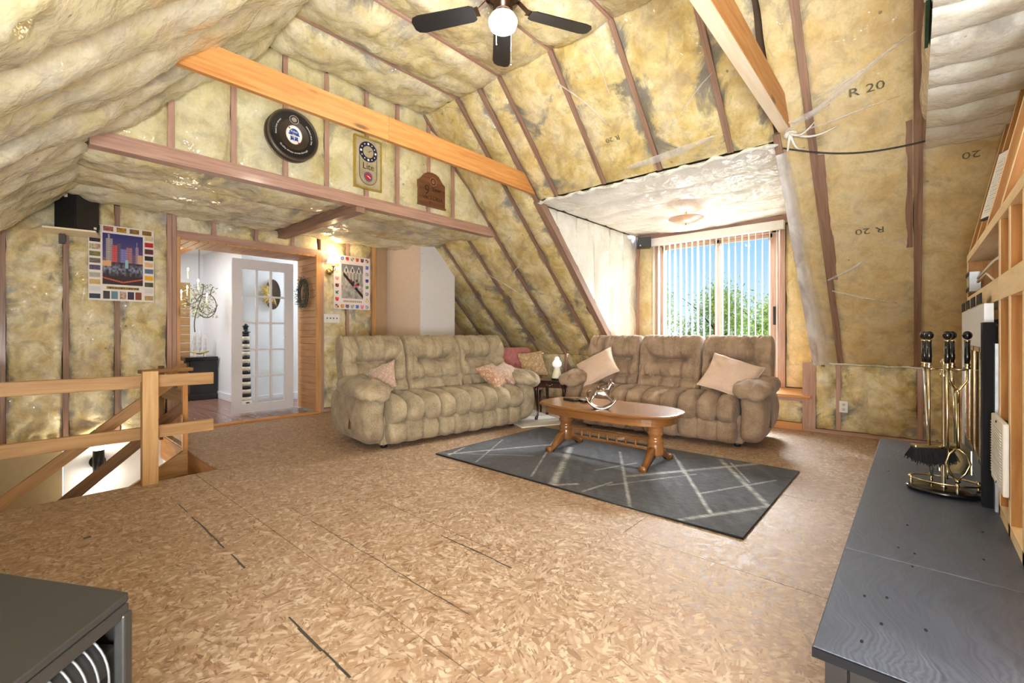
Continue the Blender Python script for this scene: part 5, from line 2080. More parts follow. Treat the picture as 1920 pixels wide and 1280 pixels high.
lamp('fire_glow', 'POINT', (3.2, -.45, .72), 6, (1.0, .5, .2), .1)

t = thing('flue_pipe', 'dark navy flue pipe rising behind the leaning studs', 'pipe', (2.55, -.72, 1.1))
mb = MB()
mb.lathe([(.15, 1.12), (.15, 1.7), (.157, 1.705), (.157, 1.735), (.15, 1.74), (.15, 2.36)], (2.75, -.66, 0), 28)
mb.build('duct', 'navy', t)

# booklet tucked between the leaning studs
t = thing('booklet', 'white printed booklet with a dark back tucked between two leaning studs', 'booklet', (3.2, -.3, 1.75))
mb = MB()
lean = Vector((0, -.17, .82)).normalized()
mb.obox((3.27, -.318, 1.80), (0.94, .34, 0), lean, Vector((.94, .34, 0)).cross(lean), .078, .168, .006)
mb.build('cover', 'navy', t)
Xb = frame((3.268, -.316, 1.80), (-0.94, -.34, 0), lean)


def booklet_page(U, V):
    c = np.ones(U.shape + (3,)) * np.array(rgb(236, 238, 240))
    ln = (np.abs((V * 30) % 1 - .5) < .22) & (U > .1) & (U < .9) & (V > .06) & (V < .9) & (np.sin(U * 190 + V * 900) > -.5)
    c[ln] = rgb(150, 154, 160)
    return c


painted('page', .14, .32, 20, 90, booklet_page, WM[t.name].inverted() @ Xb, t, thick=.008)

# junction box with cable
t = thing('junction_box', 'grey steel junction box with a yellow sticker nailed to the far framing stud', 'box', (3.9, FY, 1.35))
mb = MB()
mb.bx(3.78, FY - .045, 1.305, 3.95, FY + .006, 1.425)
jb = mb.build('cover_plate', 'steel', t, bevel=.003)
mb = MB()
mb.bx(3.84, FY + .006, 1.345, 3.90, FY + .0075, 1.385)
mb.build('sticker', plain('yellow_sticker', rgb(214, 206, 60), .6), t, label='yellow sticker')
mb = MB()
for (x, z) in ((3.80, 1.32), (3.93, 1.32), (3.80, 1.41), (3.93, 1.41), (3.865, 1.41), (3.865, 1.32)):
    mb.lathe([(.013, 0), (.013, .004)], (x, FY + .006, z), 10, Matrix.Rotation(R(-90), 4, 'X'))
mb.build('knockout', 'black', t, kind='stuff')
mb = MB()
mb.tube([(3.78, FY - .03, 1.36), (3.70, FY - .06, 1.40), (3.62, FY - .09, 1.34), (3.56, FY - .10, 1.30)], .007, 6)
mb.tube([(3.78, FY - .03, 1.38), (3.66, FY - .08, 1.46), (3.60, FY - .12, 1.50)], .006, 6)
mb.build('cable', 'cream', t)

# vent register hanging on the studs
t = thing('vent_register', 'white louvred vent register hanging on the framing beside the fireplace', 'vent', (2.44, FY, .62))
Xr = frame((2.43, FY + .018, .625), (-1, 0, 0), (0, 0, 1))
mb = MB()
mb.obox((2.43, FY + .012, .625), (1, 0, 0), (0, 0, 1), (0, 1, 0), .155, .125, .008)
mb.build('plate', 'plastic_white', t, bevel=.004)
for k in range(20):
    z = .53 + k * .010
    mb = MB()
    mb.obox((2.43, FY + .0225, z), (1, 0, 0), (0, .5, .86), (0, .86, -.5), .125, .0035, .001)
    mb.build('louvre', 'plastic_white', t)
mb = MB()
for z in (.515, .737):
    mb.lathe([(.005, 0), (.004, .003), (0, .003)], (2.43, FY + .020, z), 8, Matrix.Rotation(R(-90), 4, 'X'))
mb.build('screw', 'charcoal', t)
mb = MB()
mb.bx(2.33, FY - .06, .52, 2.53, FY + .003, .73)
mb.build('duct_boot', 'soot', t)

# ------------------------------------------------------------------ fireplace tool set
TX, TY = 2.74, -.095
tsx, tsy = .075, .115
t = thing('tool_stand', 'brass fireplace tool stand with an oval base and gallery rail on the black hearth', 'stand', (TX, TY, HT))


def ring(z, sx, sy, r_, n=40, th=6):
    mb = MB()
    mb.tube([(TX + sx * math.cos(2 * PI * k / n), TY + sy * math.sin(2 * PI * k / n), z) for k in range(n)], r_, th, closed=True)
    return mb


mb = MB()
mb.lathe([(.96, 0.006), (1.0, .012), (1.0, .018), (.94, .024), (.3, .026), (0, .026)], (TX, TY, HT), 40, None, tsx * 1.12, tsy * 1.12)
mb.build('base', 'black_gloss', t)
mb = MB()
for a in (30, 150, 270):
    mb.sph((TX + tsx * .8 * math.cos(R(a)), TY + tsy * .8 * math.sin(R(a)), HT + .005), (.010, .010, .005), 8)
mb.build('foot', 'brass', t)
ring(HT + .058, tsx, tsy, .0042).build('gallery_rail', 'brass', t)
for a in (20, 110, 200, 290):
    mb = MB()
    x, y = TX + tsx * math.cos(R(a)), TY + tsy * math.sin(R(a))
    mb.lathe([(.008, .022), (.005, .03), (.008, .038), (.004, .046), (.009, .058), (.006, .068), (0, .070)], (x, y, HT), 10)
    mb.build('gallery_post', 'brass', t)
mb = MB()
mb.lathe([(.014, .024), (.008, .034), (.0065, .05), (.0065, .50), (.012, .51), (.012, .525), (.0065, .53), (.006, .56), (.012, .575), (.004, .59), (0, .592)], (TX, TY, HT), 12)
mb.build('column', 'brass_pale', t)
hooks = [(-.075, .0), (-.04, -.022), (.012, -.03), (.035, .015), (.068, -.005)]
slots = [(0.02, .062), (-.035, .048), (-.045, -.01), (.035, -.028), (-.02, -.072)]
mb = MB()
for (dx, dy) in slots:
    mb.tube([(TX, TY, HT + .545), (TX + dx, TY + dy, HT + .545)], .004, 6)
mb.build('hook_arms', 'brass', t)


def tool_handle(root, x, y):
    mb = MB()
    mb.lathe([(.010, .548), (.014, .553), (.008, .560), (.0115, .568), (.0105, .572)], (x, y, HT), 14)
    mb.build('ferrule', 'brass', root)
    mb = MB()
    mb.lathe([(.0095, .572), (.0105, .60), (.0095, .665)], (x, y, HT), 14)
    mb.build('grip', 'black_gloss', root)
    mb = MB()
    mb.lathe([(.0105, .665), (.0115, .669), (.0105, .673)], (x, y, HT), 14)
    mb.build('collar', 'brass', root)
    mb = MB()
    mb.sph((x, y, HT + .692), (.0165, .0165, .0185), 14)
    mb.build('knob', 'black_gloss', root)


def tool(name, label, k):
    x, y = TX + slots[k][0], TY + slots[k][1]
    r_ = thing(name, label, name.split('_')[-1], (x, y, HT + .55), group='tools hanging on the hearth stand')
    tool_handle(r_, x, y)
    return r_, x, y


r_, x, y = tool('fire_poker', 'poker with a hooked tip hanging leftmost on the hearth tool stand', 0)
mb = MB()
mb.tube([(x, y, HT + .55), (x - .02, y - .008, HT + .30), (x - .035, y - .020, HT + .15)], .0055, 8)
mb.build('rod', 'chrome', r_)
mb = MB()
mb.tube([(x - .035, y - .020, HT + .15), (x - .036, y - .022, HT + .10), (x - .036, y - .023, HT + .072)], [.0055, .008, .003], 8)
mb.tube([(x - .036, y - .022, HT + .11), (x - .036, y - .040, HT + .098), (x - .036, y - .043, HT + .118)], [.006, .006, .002], 8)
mb.build('hooked_tip', 'charcoal', r_)

r_, x, y = tool('hearth_brush', 'hearth brush with black bristles hanging behind the poker on the stand', 1)
mb = MB()
mb.tube([(x, y, HT + .55), (x, y, HT + .20)], .0055, 8)
mb.build('rod', 'brass', r_)
mb = MB()
bc = Vector((x + .01, y - .01, HT + .205))
bd = Vector((.45, -.89, 0)).normalized()
bn = Vector((.89, .45, 0))
mb.obox(bc, bd, bn, (0, 0, 1), .072, .020, .007)
mb.build('brush_back', 'brass', r_, bevel=.004)
mb = MB()
V, F = [], []
rg = np.random.default_rng(3)
for k in range(700):
    u, v = rg.uniform(-1, 1, 2)
    p0 = bc + bd * (.068 * u) + bn * (.018 * v) - Vector((0, 0, .006))
    p1 = bc + bd * (.084 * u + rg.normal(0, .004)) + bn * (.036 * v + rg.normal(0, .004)) - Vector((0, 0, .072 + rg.normal(0, .006) - .018 * u * u))
    o = len(V)
    s_ = bd * .0016
    V += [p0 - s_, p0 + s_, p1 + s_, p1 - s_]
    F.append((o, o + 1, o + 2, o + 3))
mb.add(V, F)
mb.lathe([(.01, -.06), (.068, -.045), (.068, -.01), (.06, -.006)], bc, 16, Matrix.Rotation(math.atan2(bd.y, bd.x), 4, 'Z'), 1.0, .34)
mb.build('bristles', 'soot', r_, kind='stuff')

r_, x, y = tool('hearth_tool', 'plain brass rod tool hanging in the middle of the hearth stand', 2)
r_['category'] = 'tool'
mb = MB()
mb.tube([(x, y, HT + .55), (x + .004, y, HT + .12)], .0052, 8)
mb.build('rod', 'brass_pale', r_)
mb = MB()
mb.tube([(x + .004, y, HT + .13), (x + .004, y, HT + .075)], [.007, .003], 8)
mb.build('tip', 'brass', r_)

r_, x, y = tool('ash_shovel', 'ash shovel with a brass pan hanging at the back of the hearth stand', 3)
mb = MB()
mb.tube([(x, y, HT + .55), (x, y - .01, HT + .22)], .0055, 8)
mb.build('rod', 'brass_pale', r_)
mb = MB()
mb.prism([(-.02, .0), (.02, 0), (.052, -.035), (.050, -.135), (-.050, -.135), (-.052, -.035)], (x, y - .01, HT + .225), (.2, -.98, 0), (0.08, 0, .997), (.98, .2, 0), -.0015, .0015)
mb.bar((x + .016, y + .04, HT + .19), (x + .005, y + .04, HT + .09), .003, .024, (1, 0, 0))
mb.bar((x + .016, y - .06, HT + .19), (x + .005, y - .06, HT + .09), .003, .024, (1, 0, 0))
mb.build('pan', 'brass', r_)

r_, x, y = tool('fire_tongs', 'brass tongs with a diamond shaped grip end hanging rightmost on the hearth stand', 4)
mb = MB()
lx = Vector((.35, -.94, 0)).normalized()
c0 = Vector((x, y, 0))


def tp(s_, d):
    return c0 + lx * d + Vector((0, 0, HT + s_))


mb.tube([tp(.55, 0), tp(.50, 0), tp(.455, -.030), tp(.40, -.030)], .0052, 8)
mb.tube([tp(.55, -.062), tp(.50, -.062), tp(.455, -.034)], .0052, 8)
mb.tube([tp(.40, -.030), tp(.25, -.030), tp(.21, -.030)], .0065, 8)
mb.tube([tp(.45, -.036), tp(.21, -.036)], .005, 8)
mb.build('shank', 'brass', r_)
mb = MB()
mb.tube([tp(.21, -.033), tp(.185, -.060), tp(.145, -.072), tp(.105, -.058), tp(.072, -.033)], .0055, 8)
mb.tube([tp(.21, -.033), tp(.185, -.002), tp(.145, .010), tp(.105, -.006), tp(.072, -.033)], .0055, 8)
mb.sph(tp(.07, -.033), (.012, .012, .010), 10)
mb.build('jaws', 'brass', r_)
mb = MB()
mb.sph(tp(.455, -.032), (.008, .008, .008), 8)
mb.build('pivot', 'brass_pale', r_)

# ------------------------------------------------------------------ heater in the lower left corner
t = thing('electric_stove', 'dark grey box heater with a curved slatted grille at the near left corner', 'heater', (-.05, 1.15, 0))
HZ = .55
pa, pb, pc, pd = (.166, 1.150), (.008, .975), (-.26, .675), (-.36, 1.86)
poly = [pa, (.168, 1.165), (.150, 1.20), (-.02, 1.50), pd, (-.50, .80), pc]
mb = MB()
mb.prism(poly, (0, 0, 0), (1, 0, 0), (0, 1, 0), (0, 0, 1), HZ - .014, HZ)
mb.build('top', 'stove', t, bevel=.005)
a_, b_ = Vector((*pa, 0)), Vector((*pc, 0))
fd = (b_ - a_).normalized()
fn = Vector((-fd.y, fd.x, 0))          # outward normal of the grille side
if fn.dot(Vector((1, -.3, 0))) < 0:
    fn = -fn
FLn = (b_ - a_).length
inn = [(p[0] * .97 - .006, p[1] * .985 + .006) for p in poly]
mb = MB()
mb.prism([(.150, 1.172), (-.36, 1.80), (-.48, .80), (-.262, .70)], (0, 0, 0), (1, 0, 0), (0, 1, 0), (0, 0, 1), .03, HZ - .10)
mb.build('body', 'soot', t)
mb = MB()
mb.bar(Vector((.150, 1.205, .03)), Vector((-.345, 1.85, .03)), .012, .001)
mb.prism([(.158, 1.19), (.150, 1.20), (-.35, 1.85), (-.36, 1.84)], (0, 0, 0), (1, 0, 0), (0, 1, 0), (0, 0, 1), .03, HZ - .014)
mb.build('side_panel', 'stove', t)
mb = MB()
mb.obox(a_ + fd * (FLn / 2) - fn * .006 + Vector((0, 0, HZ - .026)), fd, fn, (0, 0, 1), FLn / 2, .008, .012)
mb.build('face_frame', 'stove', t, bevel=.003)
for u in (.008, FLn * .47):
    mb = MB()
    mb.obox(a_ + fd * u - fn * .004 + Vector((0, 0, HZ / 2 - .01)), fd, fn, (0, 0, 1), .012, .010, HZ / 2 - .02)
    mb.build('face_post', 'stove', t, bevel=.004)
mb = MB()
V, F = [], []
nq = 9
for k in range(nq):
    a = R(5 + 80 * k / (nq - 1))
    for u in (.03, FLn * .45):
        V.append(a_ + fd * u - fn * (.085 - .07 * math.sin(a)) + Vector((0, 0, HZ - .05 - .09 * (1 - math.cos(a)))))
    if k:
        F.append((2 * k - 2, 2 * k - 1, 2 * k + 1, 2 * k))
mb.add(V, F, None, True)
mb.build('hood', 'stove', t)
for i in range(11):
    u = .035 + i * (FLn * .45 - .05) / 10
    mb = MB()
    pts = []
    for k in range(7):
        a = R(35 + 55 * k / 6)
        pts.append(a_ + fd * u - fn * (.080 - .07 * math.sin(a)) + Vector((0, 0, HZ - .048 - .09 * (1 - math.cos(a)))))
    pts.append(pts[-1] - Vector((0, 0, .30)))
    mb.tube(pts, .0022, 6)
    mb.build('grille_bar', 'steel', t)
for (xx, yy) in ((.12, 1.19), (-.33, 1.78), (-.44, .83), (-.22, .74)):
    mb = MB()
    mb.lathe([(.022, 0), (.022, .03)], (xx, yy, 0), 10)
    mb.build('foot', 'black', t)

# ================================================================== CEILING FAN AND LAMPS
FX, FYc, FZ = 2.09, 1.93, 3.08
t = thing('ceiling_fan', 'dark five blade ceiling fan with a lit white globe hanging from the insulated ceiling', 'fan', (FX, FYc, 3.45))
mb = MB()
mb.lathe([(.075, 3.45), (.075, 3.40), (.055, 3.375), (.02, 3.365), (.018, 3.30)], (FX, FYc, 0), 28)
mb.build('canopy', 'bronze', t)
mb = MB()
mb.lathe([(.018, 3.31), (.06, 3.30), (.112, 3.275), (.122, 3.24), (.122, 3.19), (.105, 3.15), (.085, 3.12), (.062, 3.105), (.060, 3.075), (.045, 3.070)], (FX, FYc, 0), 32)
mb.build('motor_housing', 'bronze', t)
mb = MB()
for z in (3.245, 3.19):
    mb.tube([(FX + .123 * math.cos(k * PI / 16), FYc + .123 * math.sin(k * PI / 16), z) for k in range(32)], .004, 6, closed=True)
mb.build('trim_ring', 'brass', t)
for k in range(5):
    a = R(44 + 72 * k)
    d = Vector((math.cos(a), math.sin(a), 0))
    s_ = Vector((-d.y, d.x, 0))
    pit = R(11)
    ac = s_ * math.cos(pit) + Vector((0, 0, math.sin(pit)))
    up = d.cross(ac)
    O = Vector((FX, FYc, FZ + .02))
    mb = MB()
    mb.bar(O + d * .09 + Vector((0, 0, .07)), O + d * .17 + Vector((0, 0, .012)), .03, .008)
    mb.prism([(.16, -.035), (.25, -.02), (.25, .02), (.16, .035)], O + Vector((0, 0, .006)), d, ac, up, 0, .005)
    ir = mb.build('blade_iron', 'bronze', t)
    pl = [(.185, -.045), (.21, -.058), (.56, -.066), (.60, -.055), (.618, -.030), (.618, .030), (.60, .055), (.56, .066), (.21, .058), (.185, .045)]
    mb = MB()
    mb.prism(pl, O, d, ac, up, -.004, .003)
    mb.build('blade', 'black', t)
mb = MB()
mb.lathe([(.045, 3.075), (.052, 3.06), (.045, 3.05)], (FX, FYc, 0), 20)
mb.build('fitter', 'chrome', t)
mb = MB()
mb.lathe([(.045, 3.055), (.075, 3.045), (.090, 3.02), (.090, 3.0), (.078, 2.972), (.048, 2.952), (0, 2.945)], (FX, FYc, 0), 28)
mb.build('globe', 'globe', t)
for (dx, dy, L) in ((.055, -.02, .30), (.0, .058, .16)):
    mb = MB()
    mb.tube([(FX + dx, FYc + dy, 3.06), (FX + dx, FYc + dy, 3.06 - L)], .0018, 5)
    mb.sph((FX + dx, FYc + dy, 3.055 - L), .006, 8)
    mb.build('pull_chain', 'brass', t)
lamp('fan_light', 'POINT', (FX, FYc, 2.90), 19, (1.0, .93, .82), .09)

DLX, DLY = 5.26, 1.98
t = thing('dormer_ceiling_lamp', 'pale shallow glass bowl lamp with a brass stem on the white dormer ceiling', 'lamp', (DLX, DLY, 2.54))
mb = MB()
mb.lathe([(.07, 2.535), (.066, 2.515), (.03, 2.50), (.012, 2.495), (.010, 2.33), (0, 2.325)], (DLX, DLY, 0), 24)
mb.build('stem', 'brass', t)
mb = MB()
mb.lathe([(.008, 2.330), (.06, 2.335), (.13, 2.354), (.188, 2.385), (.193, 2.389), (.188, 2.393), (.13, 2.364), (.06, 2.346), (.008, 2.342)], (DLX, DLY, 0), 36)
mb.build('glass_bowl', 'bowl_glass', t)
mb = MB()
mb.sph((DLX, DLY, 2.324), (.010, .010, .012), 8)
mb.build('finial', 'brass', t)
lamp('bowl_fill', 'POINT', (DLX - .02, DLY, 2.47), 1.0, (1.0, .95, .9), .04)  # faint added lamp over the bowl; the fixture itself is unlit

# brass wall sconce with fabric shade by the door
SX, SY, SZ = 2.98, 5.86, 2.05
t = thing('wall_sconce', 'brass wall sconce with a lit pleated fabric shade above the switch plate', 'lamp', (SX, 5.97, 1.95))
mb = MB()
mb.lathe([(.045, 0), (.045, .008), (.02, .02), (.012, .03)], (SX, 5.995, 1.90), 20, Matrix.Rotation(R(90), 4, 'X'))
mb.build('backplate', 'brass', t)
mb = MB()
mb.tube([(SX, 5.97, 1.90), (SX, 5.93, 1.875), (SX, 5.885, 1.88), (SX, 5.865, 1.92), (SX, 5.86, 1.965)], [.010, .008, .008, .008, .010], 8)
mb.tube([(SX + .01, 5.96, 1.90), (SX + .055, 5.92, 1.93), (SX + .035, 5.89, 1.97)], [.006, .006, .004], 7)
mb.tube([(SX - .01, 5.96, 1.89), (SX - .05, 5.93, 1.86), (SX - .045, 5.91, 1.90), (SX - .02, 5.92, 1.91)], [.006, .006, .006, .004], 7)
mb.build('arm', 'brass', t)
mb = MB()
mb.lathe([(.024, 1.96), (.028, 1.975), (.014, 1.985), (.011, 2.04), (0, 2.045)], (SX, SY, 0), 16)
mb.build('candle_cup', 'brass', t)
mb = MB()
prof = []
V, F = [], []
n_ = 36
for i, (r_, z) in enumerate(((.082, 2.012), (.074, 2.05), (.062, 2.10), (.052, 2.150))):
    for k in range(n_):
        q = 2 * PI * k / n_
        rr = r_ * (1 + (.04 if k % 2 else -.02))
        V.append((SX + rr * math.cos(q), SY + rr * math.sin(q), z))
    if i:
        for k in range(n_):
            k2 = (k + 1) % n_
            F.append(((i - 1) * n_ + k, (i - 1) * n_ + k2, i * n_ + k2, i * n_ + k))
mb.add(V, F, None, True)
mb.build('shade', 'shade_lit', t)
lamp('sconce_light', 'POINT', (SX, SY, 2.17), 2.6, (1.0, .74, .42), .03)
lamp('sconce_light_low', 'POINT', (SX, SY - .02, 2.0), 1.5, (1.0, .74, .42), .03)

# black up-down sconce in the stairwell
UX, UY, UZ = .63, 5.90, -.18
t = thing('stair_sconce', 'black cylinder wall light glowing up and down in the stairwell', 'lamp', (UX, 5.98, UZ))
mb = MB()
mb.lathe([(.062, 0), (.062, .02)], (UX, 5.988, UZ - .01), 24, Matrix.Rotation(R(90), 4, 'X'))
mb.bx(UX - .02, UY + .03, UZ - .02, UX + .02, 5.97, UZ + .02)
mb.build('mount', 'black', t)
mb = MB()
mb.lathe([(.044, -.115), (.044, .115)], (UX, UY, UZ), 24)
mb.build('housing', 'black', t)
for zz in (-1, 1):
    mb = MB()
    mb.lathe([(.040, 0), (.043, .02), (.043, .026)] if zz > 0 else [(.043, -.026), (.043, -.02), (.040, 0)], (UX, UY, UZ + zz * .116), 20)
    mb.build('lens', 'led', t)
    lamp('stair_light', 'POINT', (UX, UY, UZ + zz * .165), 2.6 if zz > 0 else 1.8, (1.0, .88, .66), .03)

# ================================================================== SIGNS, POSTERS, SPEAKERS, PLATES
t = thing('round_tin_sign', 'round brown beer tin with a ribbon emblem hung on the gable wall', 'sign', (1.655, 4.07, 2.745))
Xs = frame((1.655, 4.06, 2.745), (1, 0, 0), (0, 0, 1))      # local z points to the room (-y)
RR = .205
RX90 = Matrix.Rotation(R(90), 4, 'X')
brn = plain('tin_brown', rgb(60, 50, 42), .4, .1, .06)
rimm = plain('tin_rim', rgb(112, 100, 86), .35, .5, .06)
mb = MB()
mb.lathe([(RR, .0), (RR, .02), (RR * .97, .024), (RR * .97, .066), (RR, .07), (RR, .088), (RR * .95, .094), (RR * .93, .088), (0, .088)], (1.655, 4.03, 2.745), 48, RX90)
mb.build('tin', brn, t)
for (r0, z) in ((RR, .082), (RR, .010)):
    mb = MB()
    mb.tube([(1.655 + r0 * math.cos(k * PI / 24), 4.03 - z, 2.745 + r0 * math.sin(k * PI / 24)) for k in range(48)], .008, 7, closed=True)
    mb.build('rim', rimm, t)


def disc(r0, r1, z, m_, name, c=(0, 0), par=None, sx=1.0, sy=1.0, n=40, label=None):
    mb = MB()
    V, F = [], []
    for k in range(n):
        q = 2 * PI * k / n
        for r_ in (r0, r1):
            V.append(Xt @ Vector((c[0] + r_ * math.cos(q) * sx, c[1] + r_ * math.sin(q) * sy, z)))
    for k in range(n):
        k2 = (k + 1) % n
        F.append((2 * k, 2 * k + 1, 2 * k2 + 1, 2 * k2))
    mb.add(V, F)
    return mb.build(name, m_, par or t, label=label)


def flat(poly, z, m_, name, par=None, label=None):
    mb = MB()
    V = [Xt @ Vector((a, b, z)) for a, b in poly]
    mb.add(V, [tuple(range(len(V)))])
    return mb.build(name, m_, par or t, label=label)


def rel(parent, X):
    return WM[parent.name].inverted() @ X


Xt = frame((1.655, 4.03 - .0885, 2.745), (1, 0, 0), (0, 0, 1))
blk = plain('print_black', rgb(22, 20, 22), .4)
wht = plain('print_white', rgb(238, 236, 230), .5)
blu = plain('print_blue', rgb(30, 70, 150), .45)
red = plain('print_red', rgb(186, 40, 40), .45)
slv = plain('print_silver', rgb(170, 160, 150), .4, .3)
M.update(blk=blk, wht=wht, blu=blu, red=red, slv=slv)
disc(.125, .188, .0004, blk, 'lettering_band')
em = disc(0, .080, .0008, slv, 'emblem', sx=.86, sy=1.0)
disc(0, .076, .0012, wht, 'emblem_field', par=em, sx=.86)
circ = lambda r_, c, a0, a1, n=16, sx=1: [(c[0] + r_ * sx * math.cos(R(a0 + (a1 - a0) * k / (n - 1))), c[1] + r_ * math.sin(R(a0 + (a1 - a0) * k / (n - 1)))) for k in range(n)]
flat(circ(.040, (0, .012), -10, 190) + [(-.048, -.002), (.048, -.002)][0:0], .0016, blu, 'ribbon', em, 'blue ribbon')
flat([(-.046, -.004), (.046, -.004), (.046, .006), (-.046, .006)], .0018, blu, 'ribbon', em)
flat([(-.030, -.014), (-.003, -.014), (-.003, -.052), (-.016, -.044), (-.030, -.054)], .0016, blu, 'ribbon_tail', em)
flat([(.003, -.014), (.030, -.014), (.034, -.054), (.018, -.044), (.003, -.052)], .0016, blu, 'ribbon_tail', em)
flat([(-.048, .050), (-.040, .060), (-.030, .048), (-.038, .040)], .0016, red, 'emblem_tick', em)
flat([(.030, -.062), (.040, -.050), (.048, -.058), (.038, -.068)], .0016, red, 'emblem_tick', em)
T_ = lambda dx, dy, dz, a=0: rel(t, Xt @ Matrix.Translation((dx, dy, dz)) @ Matrix.Rotation(a, 4, 'Z'))
text_part('lettering', 'Pabst', .026, 'wht', em, T_(0, .026, .0022), .0004)
text_part('lettering', 'Blue', .015, 'wht', em, T_(0, .001, .0022), .0004)
text_part('lettering', 'Ribbon', .013, 'wht', em, T_(0, -.022, .0022), .0004)
text_part('lettering', 'Quality always comes through', .021, 'wht', t, T_(0, 0, .0008), .0004, arc=(.150, R(-90), True))
text_part('lettering', 'Finest beer served', .019, 'wht', t, T_(0, 0, .0008), .0004, arc=(.148, R(165), False))
text_part('lettering', 'anywhere since 1844', .019, 'wht', t, T_(0, 0, .0008), .0004, arc=(.148, R(15), False))
sl = disc(0, .036, .0012, slv, 'seal', (0, .128), sx=1.1)
disc(.020, .030, .0016, blk, 'seal_ring', (0, .128), sl, 1.1)

# light-coloured clock sign
CX_, CZ_ = 2.41, 2.735
t = thing('clock_sign', 'tall gold-framed mirror clock sign reading Lite on the gable wall', 'clock', (CX_, 4.07, CZ_))
gold = plain('gold_frame', rgb(186, 160, 66), .35, .4, .05)
mirr = plain('tarnished_mirror', rgb(206, 200, 176), .18, .55, .05)
mirr2 = plain('mirror_panel', rgb(188, 182, 160), .15, .6, .06)
HW, HH = .142, .245
mb = MB()
mb.bx(CX_ - HW, 4.035, CZ_ - HH, CX_ + HW, 4.065, CZ_ + HH)
mb.build('backing', mirr, t)
for b in ((CX_ - HW - .008, CZ_ - HH - .008, CX_ - HW + .008, CZ_ + HH + .008), (CX_ + HW - .008, CZ_ - HH - .008, CX_ + HW + .008, CZ_ + HH + .008), (CX_ - HW, CZ_ - HH - .008, CX_ + HW, CZ_ - HH + .008), (CX_ - HW, CZ_ + HH - .008, CX_ + HW, CZ_ + HH + .008)):
    mb = MB()
    mb.bx(b[0], 4.028, b[1], b[2], 4.07, b[3])
    mb.build('frame_rail', gold, t, bevel=.003)
Xt = frame((CX_, 4.0345, CZ_), (1, 0, 0), (0, 0, 1))
r_ = .098
stad = circ(r_, (0, -.115), 180, 360) + circ(r_, (0, .115), 0, 180)
flat(stad, .0003, 'blk', 'panel_outline')
r_ = .092
flat(circ(r_, (0, -.115), 180, 360) + circ(r_, (0, .115), 0, 180), .0006, mirr2, 'panel')
nv = plain('print_navy', rgb(28, 26, 62), .4)
fc = disc(0, .100, .0010, nv, 'dial', (0, .115))
disc(0, .058, .0014, mirr2, 'dial_centre', (0, .115), fc)
for k in range(12):
    a = R(30 * k)
    big = .011 if k % 3 == 0 else .006
    disc(0, big, .0016, 'wht', 'hour_dot', (.079 * math.cos(a), .115 + .079 * math.sin(a)), fc, n=10)
flat([(-.004, .113), (.040, .140), (.042, .136), (0, .109)], .0020, 'blk', 'clock_hand', fc)
flat([(-.004, .117), (.002, .119), (.018, .128), (.016, .124)], .0022, 'blk', 'clock_hand', fc)
text_part('lettering', 'Lite', .088, 'blk', t, rel(t, Xt @ Matrix.Translation((0, -.032, .001))), .0006, xs=.95)
ms = disc(0, .048, .0010, plain('print_violet', rgb(104, 92, 140), .4), 'medallion', (0, -.130))
disc(0, .032, .0014, 'red', 'medallion_centre', (0, -.130), ms)
flat([(-.022, -.122), (-.004, -.130), (.022, -.146), (.026, -.138), (.004, -.122)], .0018, 'wht', 'medallion_mark', ms)

# carved wooden plaque
PX, PZ = 3.195, 2.655
t = thing('wooden_plaque', 'carved brown wooden plaque with an arched top and a large 9 on the gable wall', 'sign', (PX, 4.06, PZ))
pw, ph = .185, .185
out = [(-pw, -ph), (pw, -ph), (pw, .085), (pw * .82, .105)] + [(pw * .62 * math.cos(R(a)), .135 + .062 * math.sin(R(a))) for a in (12, 35, 60, 90, 120, 145, 168)] + [(-pw * .82, .105), (-pw, .085)]
mb = MB()
mb.prism(out, (PX, 4.06, PZ), (1, 0, 0), (0, 0, 1), (0, -1, 0), 0.0, .040)
mb.build('board', 'plaque', t, bevel=.006)
for b in ((-pw - .004, -ph - .008, pw + .004, -ph + .014),):
    mb = MB()
    mb.bx(PX + b[0], 4.008, PZ + b[1], PX + b[2], 4.03, PZ + b[3])
    mb.build('bottom_rail', 'plaque', t, bevel=.004)
Xt = frame((PX, 4.0195, PZ), (1, 0, 0), (0, 0, 1))
M['carve'] = plain('carved_line', rgb(66, 38, 26), .6)
M['carve_hi'] = plain('carved_high', rgb(172, 126, 96), .5)
ce = disc(.040, .048, .0012, 'carve_hi', 'crest', (.01, .095))
disc(.028, .040, .0010, 'carve', 'crest_ring', (.01, .095), ce)
for (a, b) in ((0, .012), (-.012, -.008), (.012, -.008), (0, -.016)):
    disc(0, .008, .0014, 'carve_hi', 'crest_boss', (.01 + a, .095 + b), ce, n=10)
text_part('lettering', '9', .150, 'carve', t, rel(t, Xt @ Matrix.Translation((-.075, -.015, .001))), .0015)
text_part('lettering', 'Year', .070, 'carve', t, rel(t, Xt @ Matrix.Translation((.055, .012, .001))), .0015)
text_part('lettering', 'VICTORIA', .062, 'carve', t, rel(t, Xt @ Matrix.Translation((.005, -.095, .001))), .0015)
text_part('lettering', 'B.C.', .026, 'carve', t, rel(t, Xt @ Matrix.Translation((-.02, -.138, .001))), .001)


